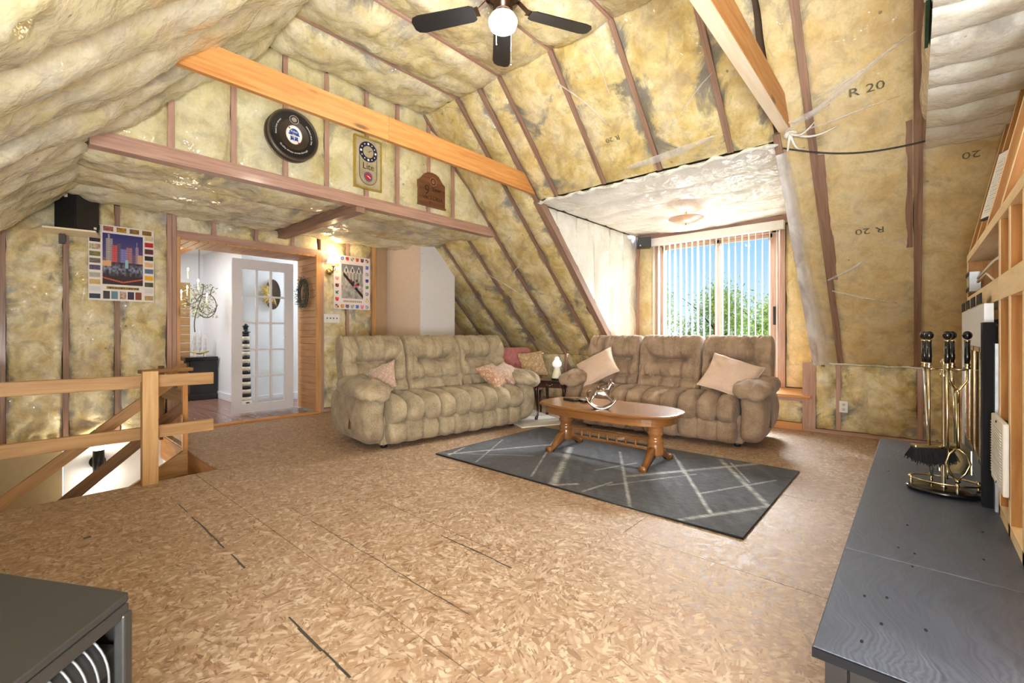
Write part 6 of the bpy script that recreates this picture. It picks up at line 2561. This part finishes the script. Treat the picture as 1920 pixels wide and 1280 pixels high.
# posters
def skyline(U, V):
    c = np.ones(U.shape + (3,)) * np.array(rgb(234, 226, 218))
    rg = np.random.default_rng(21)

    def tile(u0, v0, u1, v1, a, b, style):
        m = (U > u0) & (U < u1) & (V > v0) & (V < v1)
        uu = (U - u0) / (u1 - u0)
        vv = (V - v0) / (v1 - v0)
        q_ = np.stack([uu, vv, 0 * uu + style * 7.3], -1)
        n = 0.5 + .6 * vn(q_, (7, 5, 1), 3)
        n2 = 0.5 + .5 * vn(q_, (13, 9, 1), 8)
        k = np.clip(n * .6 + n2 * .5 - .1, 0, 1)[..., None]
        col_ = np.array(a) * (1 - k) + np.array(b) * k
        c[m] = col_[m]
    C_ = [((60, 36, 110), (30, 24, 50)), ((200, 110, 50), (60, 60, 100)), ((220, 160, 40), (70, 50, 40)), ((50, 40, 60), (180, 140, 60)), ((170, 120, 40), (80, 60, 30))]
    for k, (a, b) in enumerate(C_):
        tile(.015 + k * .198, .925, .165 + k * .198, .985, rgb(*a), rgb(*b), 1 + k * .4)
    Lc = [((206, 214, 190), (170, 180, 160)), ((20, 20, 22), (50, 50, 44)), ((226, 206, 170), (90, 80, 70)), ((60, 110, 60), (170, 130, 80)), ((50, 50, 60), (150, 140, 120)), ((60, 50, 90), (110, 100, 120)), ((160, 156, 140), (190, 186, 170)), ((190, 150, 70), (220, 190, 130)), ((220, 220, 220), (206, 206, 210)), ((40, 60, 90), (30, 40, 50))]
    for k, (a, b) in enumerate(Lc):
        tile(.012, .855 - k * .0925, .175, .920 - k * .0925 - .002, rgb(*a), rgb(*b), 1.3 + k * .3)
    Rc = [((226, 206, 170), (190, 170, 130)), ((196, 40, 44), (170, 30, 40)), ((120, 40, 50), (60, 60, 50)), ((24, 22, 20), (60, 54, 40)), ((220, 150, 50), (230, 210, 180)), ((110, 130, 160), (70, 80, 100)), ((236, 180, 20), (220, 160, 30)), ((80, 90, 50), (60, 60, 40)), ((226, 220, 216), (210, 206, 204)), ((190, 160, 100), (160, 130, 80))]
    for k, (a, b) in enumerate(Rc):
        tile(.845, .855 - k * .0925, .990, .920 - k * .0925 - .002, rgb(*a), rgb(*b), 1.1 + k * .35)
    Bc = [((40, 40, 50), (80, 70, 60)), ((80, 130, 170), (120, 140, 110)), ((150, 70, 40), (220, 210, 190)), ((60, 50, 70), (40, 36, 60)), ((150, 80, 40), (110, 50, 30))]
    for k, (a, b) in enumerate(Bc):
        tile(.210 + k * .123, .020, .312 + k * .123, .125, rgb(*a), rgb(*b), 1.2 + k * .5)
    tile(.26, .150, .76, .190, rgb(190, 150, 50), rgb(110, 90, 40), 6)
    # caption strokes
    m = (U > .28) & (U < .74) & (V > .158) & (V < .182) & (np.sin(U * 260) > .1)
    c[m] = rgb(40, 32, 24)
    # night skyline in the middle
    u0, v0, u1, v1 = .195, .215, .825, .895
    m0 = (U > u0) & (U < u1) & (V > v0) & (V < v1)
    uu = (U - u0) / (u1 - u0)
    vv = (V - v0) / (v1 - v0)
    sky = np.array(rgb(46, 50, 116)) * np.clip(vv, 0, 1)[..., None] + np.array(rgb(124, 96, 140)) * np.clip(1 - vv, 0, 1)[..., None]
    c[m0] = sky[m0]
    Bd = [(.02, .10, .52, (110, 96, 110)), (.08, .24, .90, (150, 140, 140)), (.13, .19, .98, (150, 140, 140)), (.23, .38, .78, (186, 76, 86)), (.36, .46, .82, (92, 78, 96)), (.44, .60, .72, (112, 116, 176)), (.58, .72, .76, (150, 104, 112)), (.72, .80, .62, (100, 80, 110)), (.80, .88, .78, (140, 120, 140)), (.83, .85, .88, (150, 130, 150)), (.86, .99, .62, (196, 160, 120))]
    for (a, b, h, cc) in Bd:
        m = m0 & (uu > a) & (uu < b) & (vv < h) & (vv > .38)
        win_ = (np.sin(uu * 240) > .2) & (np.sin(vv * 150) > 0)
        c[m] = rgb(*cc)
        mw = m & win_
        c[mw] = np.clip(np.array(rgb(*cc)) * 1.7, 0, 1)
    m = m0 & (vv < .44)
    n = np.clip(0.4 + .7 * vn(np.stack([uu, vv, 0 * uu], -1), (22, 26, 1), 5), 0, 1)
    base = np.array(rgb(50, 46, 60))[None, None] * (1 - n[..., None]) + np.array(rgb(150, 160, 186))[None, None] * n[..., None]
    wv = np.clip(1 - np.abs(vv - .30) / .14, 0, 1)[..., None]
    lo = np.array(rgb(52, 34, 36)) * (1 - wv) + base * wv
    c[m] = lo[m]
    m = m0 & (vv < .24) & (np.abs(vv - .05 - .16 * np.abs(uu - .5)) < .014)
    c[m] = rgb(196, 90, 70)
    m = m0 & (uu > .545) & (uu < .625) & (vv > .34) & (vv < .50)
    c[m] = rgb(150, 190, 196)
    m = m0 & (vv > .36) & (vv < .46) & (uu < .22)
    c[m] = rgb(226, 170, 120)
    return c


t = thing('skyline_poster', 'white bordered poster of a night skyline ringed by small pictures beside the corner speaker', 'poster', (.81, 5.93, 1.76))
mb = MB()
mb.bx(.56, 5.932, 1.385, 1.062, 5.938, 2.125)
mb.build('sheet', 'paper', t)
painted('print', .50, .738, 100, 144, skyline, rel(t, frame((.811, 5.9315, 1.755), (1, 0, 0), (0, 0, 1))), t)


def crests(U, V):
    c = np.ones(U.shape + (3,)) * np.array(rgb(242, 232, 234))
    rg = np.random.default_rng(4)
    pal = [(70, 90, 60), (110, 120, 170), (176, 60, 70), (130, 160, 140), (206, 104, 50), (96, 60, 66), (150, 80, 60), (206, 140, 60), (110, 100, 120), (150, 190, 170), (90, 110, 180), (216, 130, 140), (140, 170, 200), (110, 40, 46), (40, 60, 130), (50, 110, 110), (80, 140, 80), (200, 70, 40), (140, 140, 160), (220, 110, 40), (206, 190, 120), (186, 170, 190), (226, 200, 140), (150, 190, 150)]

    def shield(cu, cv, k):
        du, dv = (U - cu) / .048, (V - cv) / .034
        m = (np.abs(du) < np.where(dv > -.1, 1, np.sqrt(np.clip(1 - ((dv + .1) / .95) ** 2, 0, 1)))) & (dv < 1) & (dv > -1.05)
        a = np.array(rgb(*pal[k % len(pal)]))
        b = np.clip(a * 1.6 + .06, 0, 1) if k % 3 else np.array(rgb(226, 210, 170))
        q = (np.sin(du * 3.4 + k) * np.sin(dv * 3.0 + 2 * k) > .1)[..., None]
        c[m] = np.where(q, b, a)[m]
    k = 0
    for i in range(7):
        shield(.085 + i * .138, .945 - .0 * i, k)
        k += 1
        shield(.085 + i * .138, .050, k + 5)
    for j in range(1, 7):
        shield(.085, .945 - j * .128, k)
        shield(.915, .945 - j * .128, k + 3)
        k += 2
    u0, v0, u1, v1 = .20, .20, .80, .84
    m0 = (U > u0) & (U < u1) & (V > v0) & (V < v1)
    uu, vv = (U - u0) / (u1 - u0), (V - v0) / (v1 - v0)
    g = np.clip(.78 + .22 * fbm(np.stack([uu, vv, 0 * uu], -1), (9, 12, 1), 3, 4), 0, 1)
    pic = np.stack([g * .62, g * .61, g * .58], -1) ** 1.3
    c[m0] = pic[m0]
    m = m0 & (vv > .78)
    c[m] = rgb(128, 128, 134)
    for hx in (.22, .50, .80):
        m = m0 & (np.abs(uu - hx) < .11 * np.clip((.97 - vv) / .16, 0, 1)) & (vv > .74) & (vv < .97)
        c[m] = rgb(206, 206, 206)
        m = m0 & (np.abs(uu - hx) < .035) & (vv > .78) & (vv < .88)
        c[m] = rgb(70, 70, 76)
    m = m0 & (vv > .52) & (vv < .76) & (uu > .1)
    c[m] = np.where((np.sin(uu * 40) > 0)[..., None], np.array(rgb(196, 192, 186)), np.array(rgb(150, 148, 146)))[m]
    m = m0 & (np.abs((vv - .70) + 0.72 * (uu - .12)) < .055) & (uu > .08)
    c[m] = rgb(46, 40, 42)
    for k, (a, b, cc) in enumerate(((.55, .48, (60, 56, 60)), (.66, .40, (196, 70, 90)), (.76, .44, (90, 40, 50)), (.70, .54, (70, 90, 90)), (.60, .36, (206, 120, 130)), (.84, .36, (226, 210, 210)), (.44, .52, (120, 60, 60)))):
        m = m0 & (((uu - a) / .055) ** 2 + ((vv - b) / .045) ** 2 < 1)
        c[m] = rgb(*cc)
    m = (U > .24) & (U < .76) & (V > .125) & (V < .165)
    c[m] = np.where((np.sin(U * 120) > -.2)[..., None], np.array(rgb(170, 150, 110)), np.array(rgb(226, 214, 200)))[m]
    return c


t = thing('crest_poster', 'white poster framed by rows of coloured crests around a street photograph beside the sconce', 'poster', (3.285, 5.93, 1.78))
mb = MB()
mb.bx(3.02, 5.932, 1.40, 3.57, 5.938, 2.145)
mb.build('sheet', 'paper', t)
painted('print', .548, .743, 100, 140, crests, rel(t, frame((3.295, 5.9315, 1.7725), (1, 0, 0), (0, 0, 1))), t)

# switch plate, outlet
t = thing('switch_plate', 'white four gang switch plate under the sconce by the doorway', 'switch', (2.995, 5.94, 1.265))
mb = MB()
mb.bx(2.885, 5.932, 1.205, 3.105, 5.944, 1.325)
mb.build('plate', 'plastic_white', t, bevel=.003)
mb = MB()
mb.bx(2.91, 5.944, 1.215, 3.08, 6.0, 1.315)
mb.build('back_box', 'charcoal', t)
for k in range(4):
    x = 2.926 + k * .046
    mb = MB()
    mb.bx(x - .005, 5.922, 1.258, x + .005, 5.933, 1.276)
    mb.build('toggle', 'charcoal', t)
t = thing('wall_outlet', 'white duplex outlet low on the right knee wall stud', 'outlet', (5.82, .55, .30))
OYc, OZc = .552, .300
mb = MB()
mb.bx(5.800, OYc - .037, OZc - .06, 5.81, OYc + .037, OZc + .06)
mb.build('plate', 'plastic_white', t, bevel=.003)
mb = MB()
mb.bx(5.81, OYc - .03, OZc - .05, 5.85, OYc + .03, OZc + .05)
mb.build('back_box', 'plastic_white', t)
for dz in (-.024, .024):
    mb = MB()
    mb.lathe([(.016, 0), (.016, .003)], (5.800, OYc, OZc + dz), 14, Matrix.Rotation(R(-90), 4, 'Y'))
    rc = mb.build('receptacle', 'plastic_white', t)
    mb = MB()
    for dy in (-.006, .006):
        mb.bx(5.7955, OYc + dy - .0012, OZc + dz - .002, 5.797, OYc + dy + .0012, OZc + dz + .007)
    mb.bx(5.7955, OYc - .002, OZc + dz - .010, 5.797, OYc + .002, OZc + dz - .006)
    mb.build('slot', 'black', rc)

# corner speaker on its shelf, dormer speaker
t = thing('bookshelf_speaker', 'black box speaker on a small wooden shelf high in the left corner', 'speaker', (.47, 5.8, 2.0), R(38))
mb = MB(local=True)
mb.bx(-.11, -.10, .012, .11, .10, .335)
mb.build('cabinet', 'black', t, bevel=.004)
mb = MB(local=True)
mb.bx(-.105, -.108, .02, .105, -.1005, .33)
mb.build('grille', 'black', t)
mb = MB(local=True)
mb.bx(.055, -.1095, .035, .08, -.1082, .055)
mb.build('badge', 'plastic_white', t, label='small white badge')
mb = MB(local=True)
mb.bx(-.1112, -.03, .29, -.1102, .0, .32)
mb.build('price_sticker', 'cream', t, label='cream sticker')
t = thing('corner_shelf', 'small wooden shelf holding the corner speaker', 'shelf', (.44, 5.85, 1.98))
mb = MB()
mb.prism([(.24, 5.68), (.58, 5.62), (.66, 5.985), (.16, 5.985)], (0, 0, 1.985), (1, 0, 0), (0, 1, 0), (0, 0, 1), 0, .016)
mb.build('board', 'pine_pale', t)
mb = MB()
mb.bx(.36, 5.90, 1.90, .40, 5.985, 1.985)
mb.build('bracket', 'charcoal', t)
t = thing('dormer_speaker', 'small black speaker tucked in the dormer corner left of the blinds', 'speaker', (6.33, 3.0, 2.40), R(-60))
mb = MB(local=True)
mb.bx(-.095, -.08, -.075, .095, .08, .075)
mb.build('cabinet', 'black', t, bevel=.004)
mb = MB(local=True)
mb.bx(-.09, -.086, -.07, .09, -.0805, .07)
mb.build('grille', 'black', t)
mb = MB(local=True)
mb.lathe([(.010, 0), (.008, .004), (0, .005)], (-.06, -.086, -.05), 10, Matrix.Rotation(R(90), 4, 'X'))
mb.build('badge', 'plastic_white', t)
mb = MB(local=True)
mb.bx(-.03, .08, .0, .03, .135, .03)
mb.build('bracket', 'charcoal', t)

# green sign seen edge-on on the south gable
t = thing('hanging_sign', 'dark green framed sign hanging edge-on at the top right of the photo', 'sign', (2.9, -.03, 2.8))
mb = MB()
mb.bx(2.66, -.050, 2.48, 3.06, -.036, 3.05)
mb.build('panel', 'green_sign', t)
mb = MB()
for k in range(9):
    mb.bx(2.655, -.044, 2.50 + k * .06, 2.67, -.030, 2.54 + k * .06)
mb.build('edge_trim', 'cream', t, kind='stuff')

# ------------------------------------------------------------------ stair railing
RY = 4.045
t = thing('stair_railing', 'rough pine guard railing with one tall post at the edge of the stair opening', 'railing', (.7, RY, 0))


def rail(name, p0, p1, w_, h_, m_, up=(0, 0, 1)):
    mb = MB()
    mb.bar(p0, p1, w_, h_, up)
    return mb.build(name, m_, t, bevel=.003, seg=1)


mb = MB()
mb.bx(.652, 3.995, 0.0, .742, 4.033, .795)
mb.build('post', 'pine_post', t, bevel=.003)
mb = MB()
mb.bx(.652, 4.034, -.05, .742, 4.068, .72)
mb.build('post_backing', 'pine_rail', t, bevel=.003)
rail('top_rail', (-1.25, 4.09, .735), (1.10, 4.09, .715), .038, .088, 'pine_rail')
rail('lower_rail', (-1.25, 4.09, .345), (1.10, 4.09, .355), .038, .085, 'pine_rail')
t = thing('stair_guard', 'two sloping pine boards on a thin post guarding the stairs behind the railing', 'railing', (1.1, 4.95, 0))
mb = MB()
mb.bx(1.09, 4.93, -.25, 1.128, 4.97, .70)
mb.build('post', 'pine', t)
rail('sloping_rail', (1.13, 4.985, .72), (-.60, 4.985, -.665), .036, .085, 'pine_rail')
rail('sloping_rail', (1.13, 4.985, .42), (-.35, 4.985, -.85), .036, .085, 'pine_dark')
rail('cap_board', (.78, 4.90, .735), (1.16, 4.96, .735), .09, .03, 'pine_rail')
rail('cap_board', (.98, 4.85, .70), (1.12, 5.05, .77), .06, .03, 'pine_rail')
# far guard board along the door wall side
t = thing('guard_panel', 'short dark pine boards beside the stair top near the door wall', 'railing', (1.12, 5.5, 0))
rail('board', (1.13, 5.02, .46), (1.13, 5.95, .46), .03, .13, 'pine_dark')
rail('board', (1.13, 5.02, .10), (1.13, 5.95, .10), .03, .09, 'pine_rail')
mb = MB()
mb.bx(1.10, 5.88, -.05, 1.14, 5.95, .72)
mb.build('post', 'pine_dark', t)

# ------------------------------------------------------------------ doorway: door, wreath
t = thing('french_door', 'white french door with fifteen glass panes standing in the planked opening', 'door', (2.33, 6.46, 0))
dx0, dx1, dy0, dy1, dz0, dz1 = 1.945, 2.70, 6.455, 6.49, .035, 2.02
st, tr, br_ = .115, .125, .115
for b in ((dx0, dx0 + st, dz0, dz1), (dx1 - st, dx1, dz0, dz1), (dx0 + st, dx1 - st, dz1 - tr, dz1), (dx0 + st, dx1 - st, dz0, dz0 + br_)):
    mb = MB()
    mb.bx(b[0], dy0, b[2], b[1], dy1, b[3])
    mb.build('stile' if b[3] - b[2] > 1 else 'rail', 'white_paint', t)
gx0, gx1, gz0, gz1 = dx0 + st, dx1 - st, dz0 + br_, dz1 - tr
for k in (1, 2):
    x = gx0 + (gx1 - gx0) * k / 3
    mb = MB()
    mb.bx(x - .012, dy0 + .004, gz0, x + .012, dy1 - .004, gz1)
    mb.build('glazing_bar', 'white_paint', t)
for k in range(1, 5):
    z = gz0 + (gz1 - gz0) * k / 5
    mb = MB()
    mb.bx(gx0, dy0 + .005, z - .012, gx1, dy1 - .005, z + .012)
    mb.build('glazing_bar', 'white_paint', t)
for i in range(3):
    for j in range(5):
        mb = MB()
        a = gx0 + (gx1 - gx0) * i / 3
        b = gx0 + (gx1 - gx0) * (i + 1) / 3
        c = gz0 + (gz1 - gz0) * j / 5
        d = gz0 + (gz1 - gz0) * (j + 1) / 5
        mb.bx(a + .008, dy0 + .015, c + .008, b - .008, dy0 + .019, d - .008)
        mb.build('pane', 'glass', t)

t = thing('wreath', 'grey-green twig wreath hanging on the planked right jamb of the doorway', 'wreath', (2.74, 6.26, 1.62))
rg = np.random.default_rng(8)
mb = MB()
V, F = [], []
for k in range(900):
    a = rg.uniform(0, 2 * PI)
    rr = .135 + rg.normal(0, .022)
    p = Vector((2.738 + rg.normal(0, .018), 6.27 + rr * math.cos(a) * .92, 1.61 + rr * 1.28 * math.sin(a)))
    d = Vector(rg.normal(0, 1, 3)).normalized()
    e_ = d.orthogonal().normalized()
    l = rg.uniform(.010, .022)
    o = len(V)
    V += [p - d * l, p + e_ * .006, p + d * l, p - e_ * .006]
    F.append((o, o + 1, o + 2, o + 3))
mb.add(V, F)
mb.build('twigs', 'green_leaf', t, kind='stuff')
mb = MB()
mb.tube([(2.755, 6.27 + .135 * .92 * math.cos(k * PI / 16), 1.61 + .135 * 1.28 * math.sin(k * PI / 16)) for k in range(32)], .022, 7, closed=True)
mb.build('ring', 'dark_wicker', t)

# ------------------------------------------------------------------ things in the hall
t = thing('mantel_cabinet', 'black mantel cabinet with a scrolled corbel standing in the hall', 'cabinet', (2.12, 8.6, .008))
mb = MB()
mb.bx(1.97, 8.48, .10, 2.33, 8.86, .63)
mb.build('body', 'black', t)
mb = MB()
mb.bx(1.92, 8.44, .008, 2.335, 8.90, .10)
mb.build('plinth', 'black', t, bevel=.012)
mb = MB()
mb.bx(1.89, 8.42, .63, 2.338, 8.92, .69)
mb.build('top', 'black_gloss', t, bevel=.012)
mb = MB()
mb.prism([(0, 0), (-.05, -.02), (-.065, -.09), (-.03, -.15), (-.02, -.30), (0, -.34)], (1.97, 8.50, .63), (1, 0, 0), (0, 0, 1), (0, 1, 0), 0, .10)
mb.build('corbel', 'charcoal', t, bevel=.008)

t = thing('model_ship', 'gold hulled model sailing ship with white rigging on the black mantel cabinet', 'model', (2.14, 8.62, .69))
mb = MB()
V, F = [], []
n_ = 11
for i in range(n_):
    u = i / (n_ - 1) * 2 - 1
    wv = .030 * (1 - abs(u) ** 2.4)
    for k in range(5):
        q = PI * k / 4
        V.append((2.13 + .13 * u, 8.62 + wv * math.cos(q), .755 + .028 * abs(u) ** 2 - .035 * math.sin(q) * (1 - .4 * abs(u))))
for i in range(n_ - 1):
    for k in range(4):
        F.append((i * 5 + k, i * 5 + k + 1, (i + 1) * 5 + k + 1, (i + 1) * 5 + k))
    F.append((i * 5, (i + 1) * 5, (i + 1) * 5 + 4, i * 5 + 4))
mb.add(V, F, None, True)
mb.build('hull', 'wicker_gold', t)
for k, x in enumerate((2.06, 2.13, 2.20)):
    mb = MB()
    mb.tube([(x, 8.62, .75), (x, 8.62, 1.06 + .05 * (k == 1))], .004, 6)
    for z in (.86, .95, 1.03):
        mb.tube([(x - .03, 8.59, z), (x + .03, 8.65, z)], .003, 5)
    mb.build('mast', 'cream', t)
    mb = MB()
    for z in (.83, .92, 1.0):
        mb.grid(np.array([[(x - .028 + .056 * i / 4, 8.592 + .056 * i / 4 - .012 * math.sin(PI * j / 4), z + .022 * (j - 2)) for j in range(5)] for i in range(5)]))
    mb.build('sails', 'plastic_white', t)
mb = MB()
for k in range(6):
    mb.tube([(2.0 + .045 * k, 8.62, .765), (2.06 + .07 * (k // 2), 8.62, 1.06)], .0015, 4)
mb.build('rigging', 'charcoal', t, kind='stuff')
mb = MB()
for x in (2.06, 2.20):
    mb.bx(x - .012, 8.58, .691, x + .012, 8.66, .74)
mb.build('cradle', 'cream', t)

# vine chandelier: an iron hoop with leafy stems and candle bulbs, hung from the hall ceiling
VC = Vector((1.97, 8.0, 1.50))
t = thing('vine_chandelier', 'leafy wrought vine chandelier with lit candle bulbs hanging in the hall', 'chandelier', VC)
rg = np.random.default_rng(12)
mb = MB()
mb.tube([(VC.x + .06 * math.sin(z_ * 5), VC.y, VC.z + z_) for z_ in np.linspace(-.42, .30, 10)], .007, 6)
mb.tube([(VC.x, VC.y, VC.z + .28), (VC.x, VC.y, VC.z + .92)], .004, 5)
for k in range(6):
    a = k * PI / 3
    mb.tube([(VC.x, VC.y, VC.z - .10 + .05 * k), (VC.x + .10 * math.cos(a), VC.y + .10 * math.sin(a), VC.z - .16 + .05 * k), (VC.x + .20 * math.cos(a), VC.y + .20 * math.sin(a), VC.z - .10 + .05 * k), (VC.x + .24 * math.cos(a), VC.y + .24 * math.sin(a), VC.z + .0 + .05 * k)], .006, 6)
mb.tube([(VC.x + .10 + .13 * math.cos(q), VC.y + .02, VC.z - .02 + .18 * math.sin(q)) for q in np.linspace(-2.4, 2.6, 22)], .007, 6)
mb.build('stems', 'dark_wicker', t)
mb = MB()
V, F = [], []
for k in range(420):
    a = rg.uniform(0, 2 * PI)
    rr = rg.uniform(.04, .23)
    p = VC + Vector((rr * math.cos(a), rr * math.sin(a), rg.uniform(-.20, .30)))
    d = Vector(rg.normal(0, 1, 3)).normalized()
    e_ = d.orthogonal().normalized()
    l = rg.uniform(.014, .026)
    o = len(V)
    V += [p - d * l, p + e_ * l * .5, p + d * l, p - e_ * l * .5]
    F.append((o, o + 1, o + 2, o + 3))
mb.add(V, F)
mb.build('leaves', 'vine_leaf', t, kind='stuff')
for k, (dx, dy, dz) in enumerate(((-.22, 0, .06), (-.16, -.1, .38), (-.05, -.16, .22), (.05, -.2, .02), (-.24, .05, -.10), (-.12, .12, .14))):
    mb = MB()
    mb.tube([VC + Vector((dx, dy, dz - .02)), VC + Vector((dx, dy, dz + .09))], .009, 8)
    c_ = mb.build('candle', 'cream', t)
    mb = MB()
    mb.lathe([(.006, 0), (.013, .018), (.010, .032), (0, .05)], VC + Vector((dx, dy, dz + .09)), 10)
    mb.build('bulb', 'bulb', c_)
lamp('chandelier_light', 'POINT', VC + Vector((-.2, -.3, .1)), 4, (1.0, .8, .52), .1)

# striped lighthouse on the hall floor, straw fan on the wall
LHX, LHY = 2.335, 7.18
t = thing('lighthouse_ornament', 'tall black and white striped lighthouse ornament standing behind the glass door', 'ornament', (LHX, LHY, .008))
nb = 18
for k in range(nb):
    z0 = .10 + k * .054
    r0 = .072 - .0016 * k
    mb = MB()
    mb.lathe([(r0, z0), (r0 - .0016, z0 + .0535)], (LHX, LHY, 0), 20)
    mb.build('band', 'black' if k % 2 else 'cream', t)
mb = MB()
mb.lathe([(.085, .008), (.085, .05), (.075, .10)], (LHX, LHY, 0), 20)
mb.build('plinth', 'cream', t)
mb = MB()
mb.bx(LHX - .02, LHY - .092, .012, LHX + .02, LHY - .07, .085)
mb.build('door', 'charcoal', t)
mb = MB()
mb.lathe([(.060, 1.072), (.060, 1.085), (.03, 1.09), (.03, 1.15), (.045, 1.155), (.02, 1.19), (0, 1.21)], (LHX, LHY, 0), 18)
mb.build('lantern', 'black', t)

t = thing('straw_fan', 'golden straw spray on a dark wicker tray hanging behind the glass door', 'decoration', (2.76, 7.38, 1.66))
mb = MB()
mb.lathe([(0, .0), (.17, .004), (.185, .03), (.175, .032), (.16, .012), (0, .010)], (2.78, 7.41, 1.66), 28, Matrix.Rotation(R(90), 4, 'X'), .62, 1.25)
mb.build('tray', 'dark_wicker', t)
mb = MB()
rg = np.random.default_rng(2)
for k in range(70):
    a = rg.uniform(R(-250), R(70)) * .5 + R(-45)
    a = rg.uniform(R(95), R(300))
    L = rg.uniform(.12, .22)
    p0 = Vector((2.74 + .03 * math.cos(a), 7.355, 1.67 + .03 * math.sin(a)))
    p1 = Vector((2.74 + L * .82 * math.cos(a), 7.33 + rg.uniform(-.02, .03), 1.67 + L * math.sin(a)))
    mid = (p0 + p1) / 2 + Vector((0, -.035, 0))
    mb.tube([p0, mid, p1], [.004, .013, .002], 5)
mb.build('straw', 'straw', t, kind='stuff')
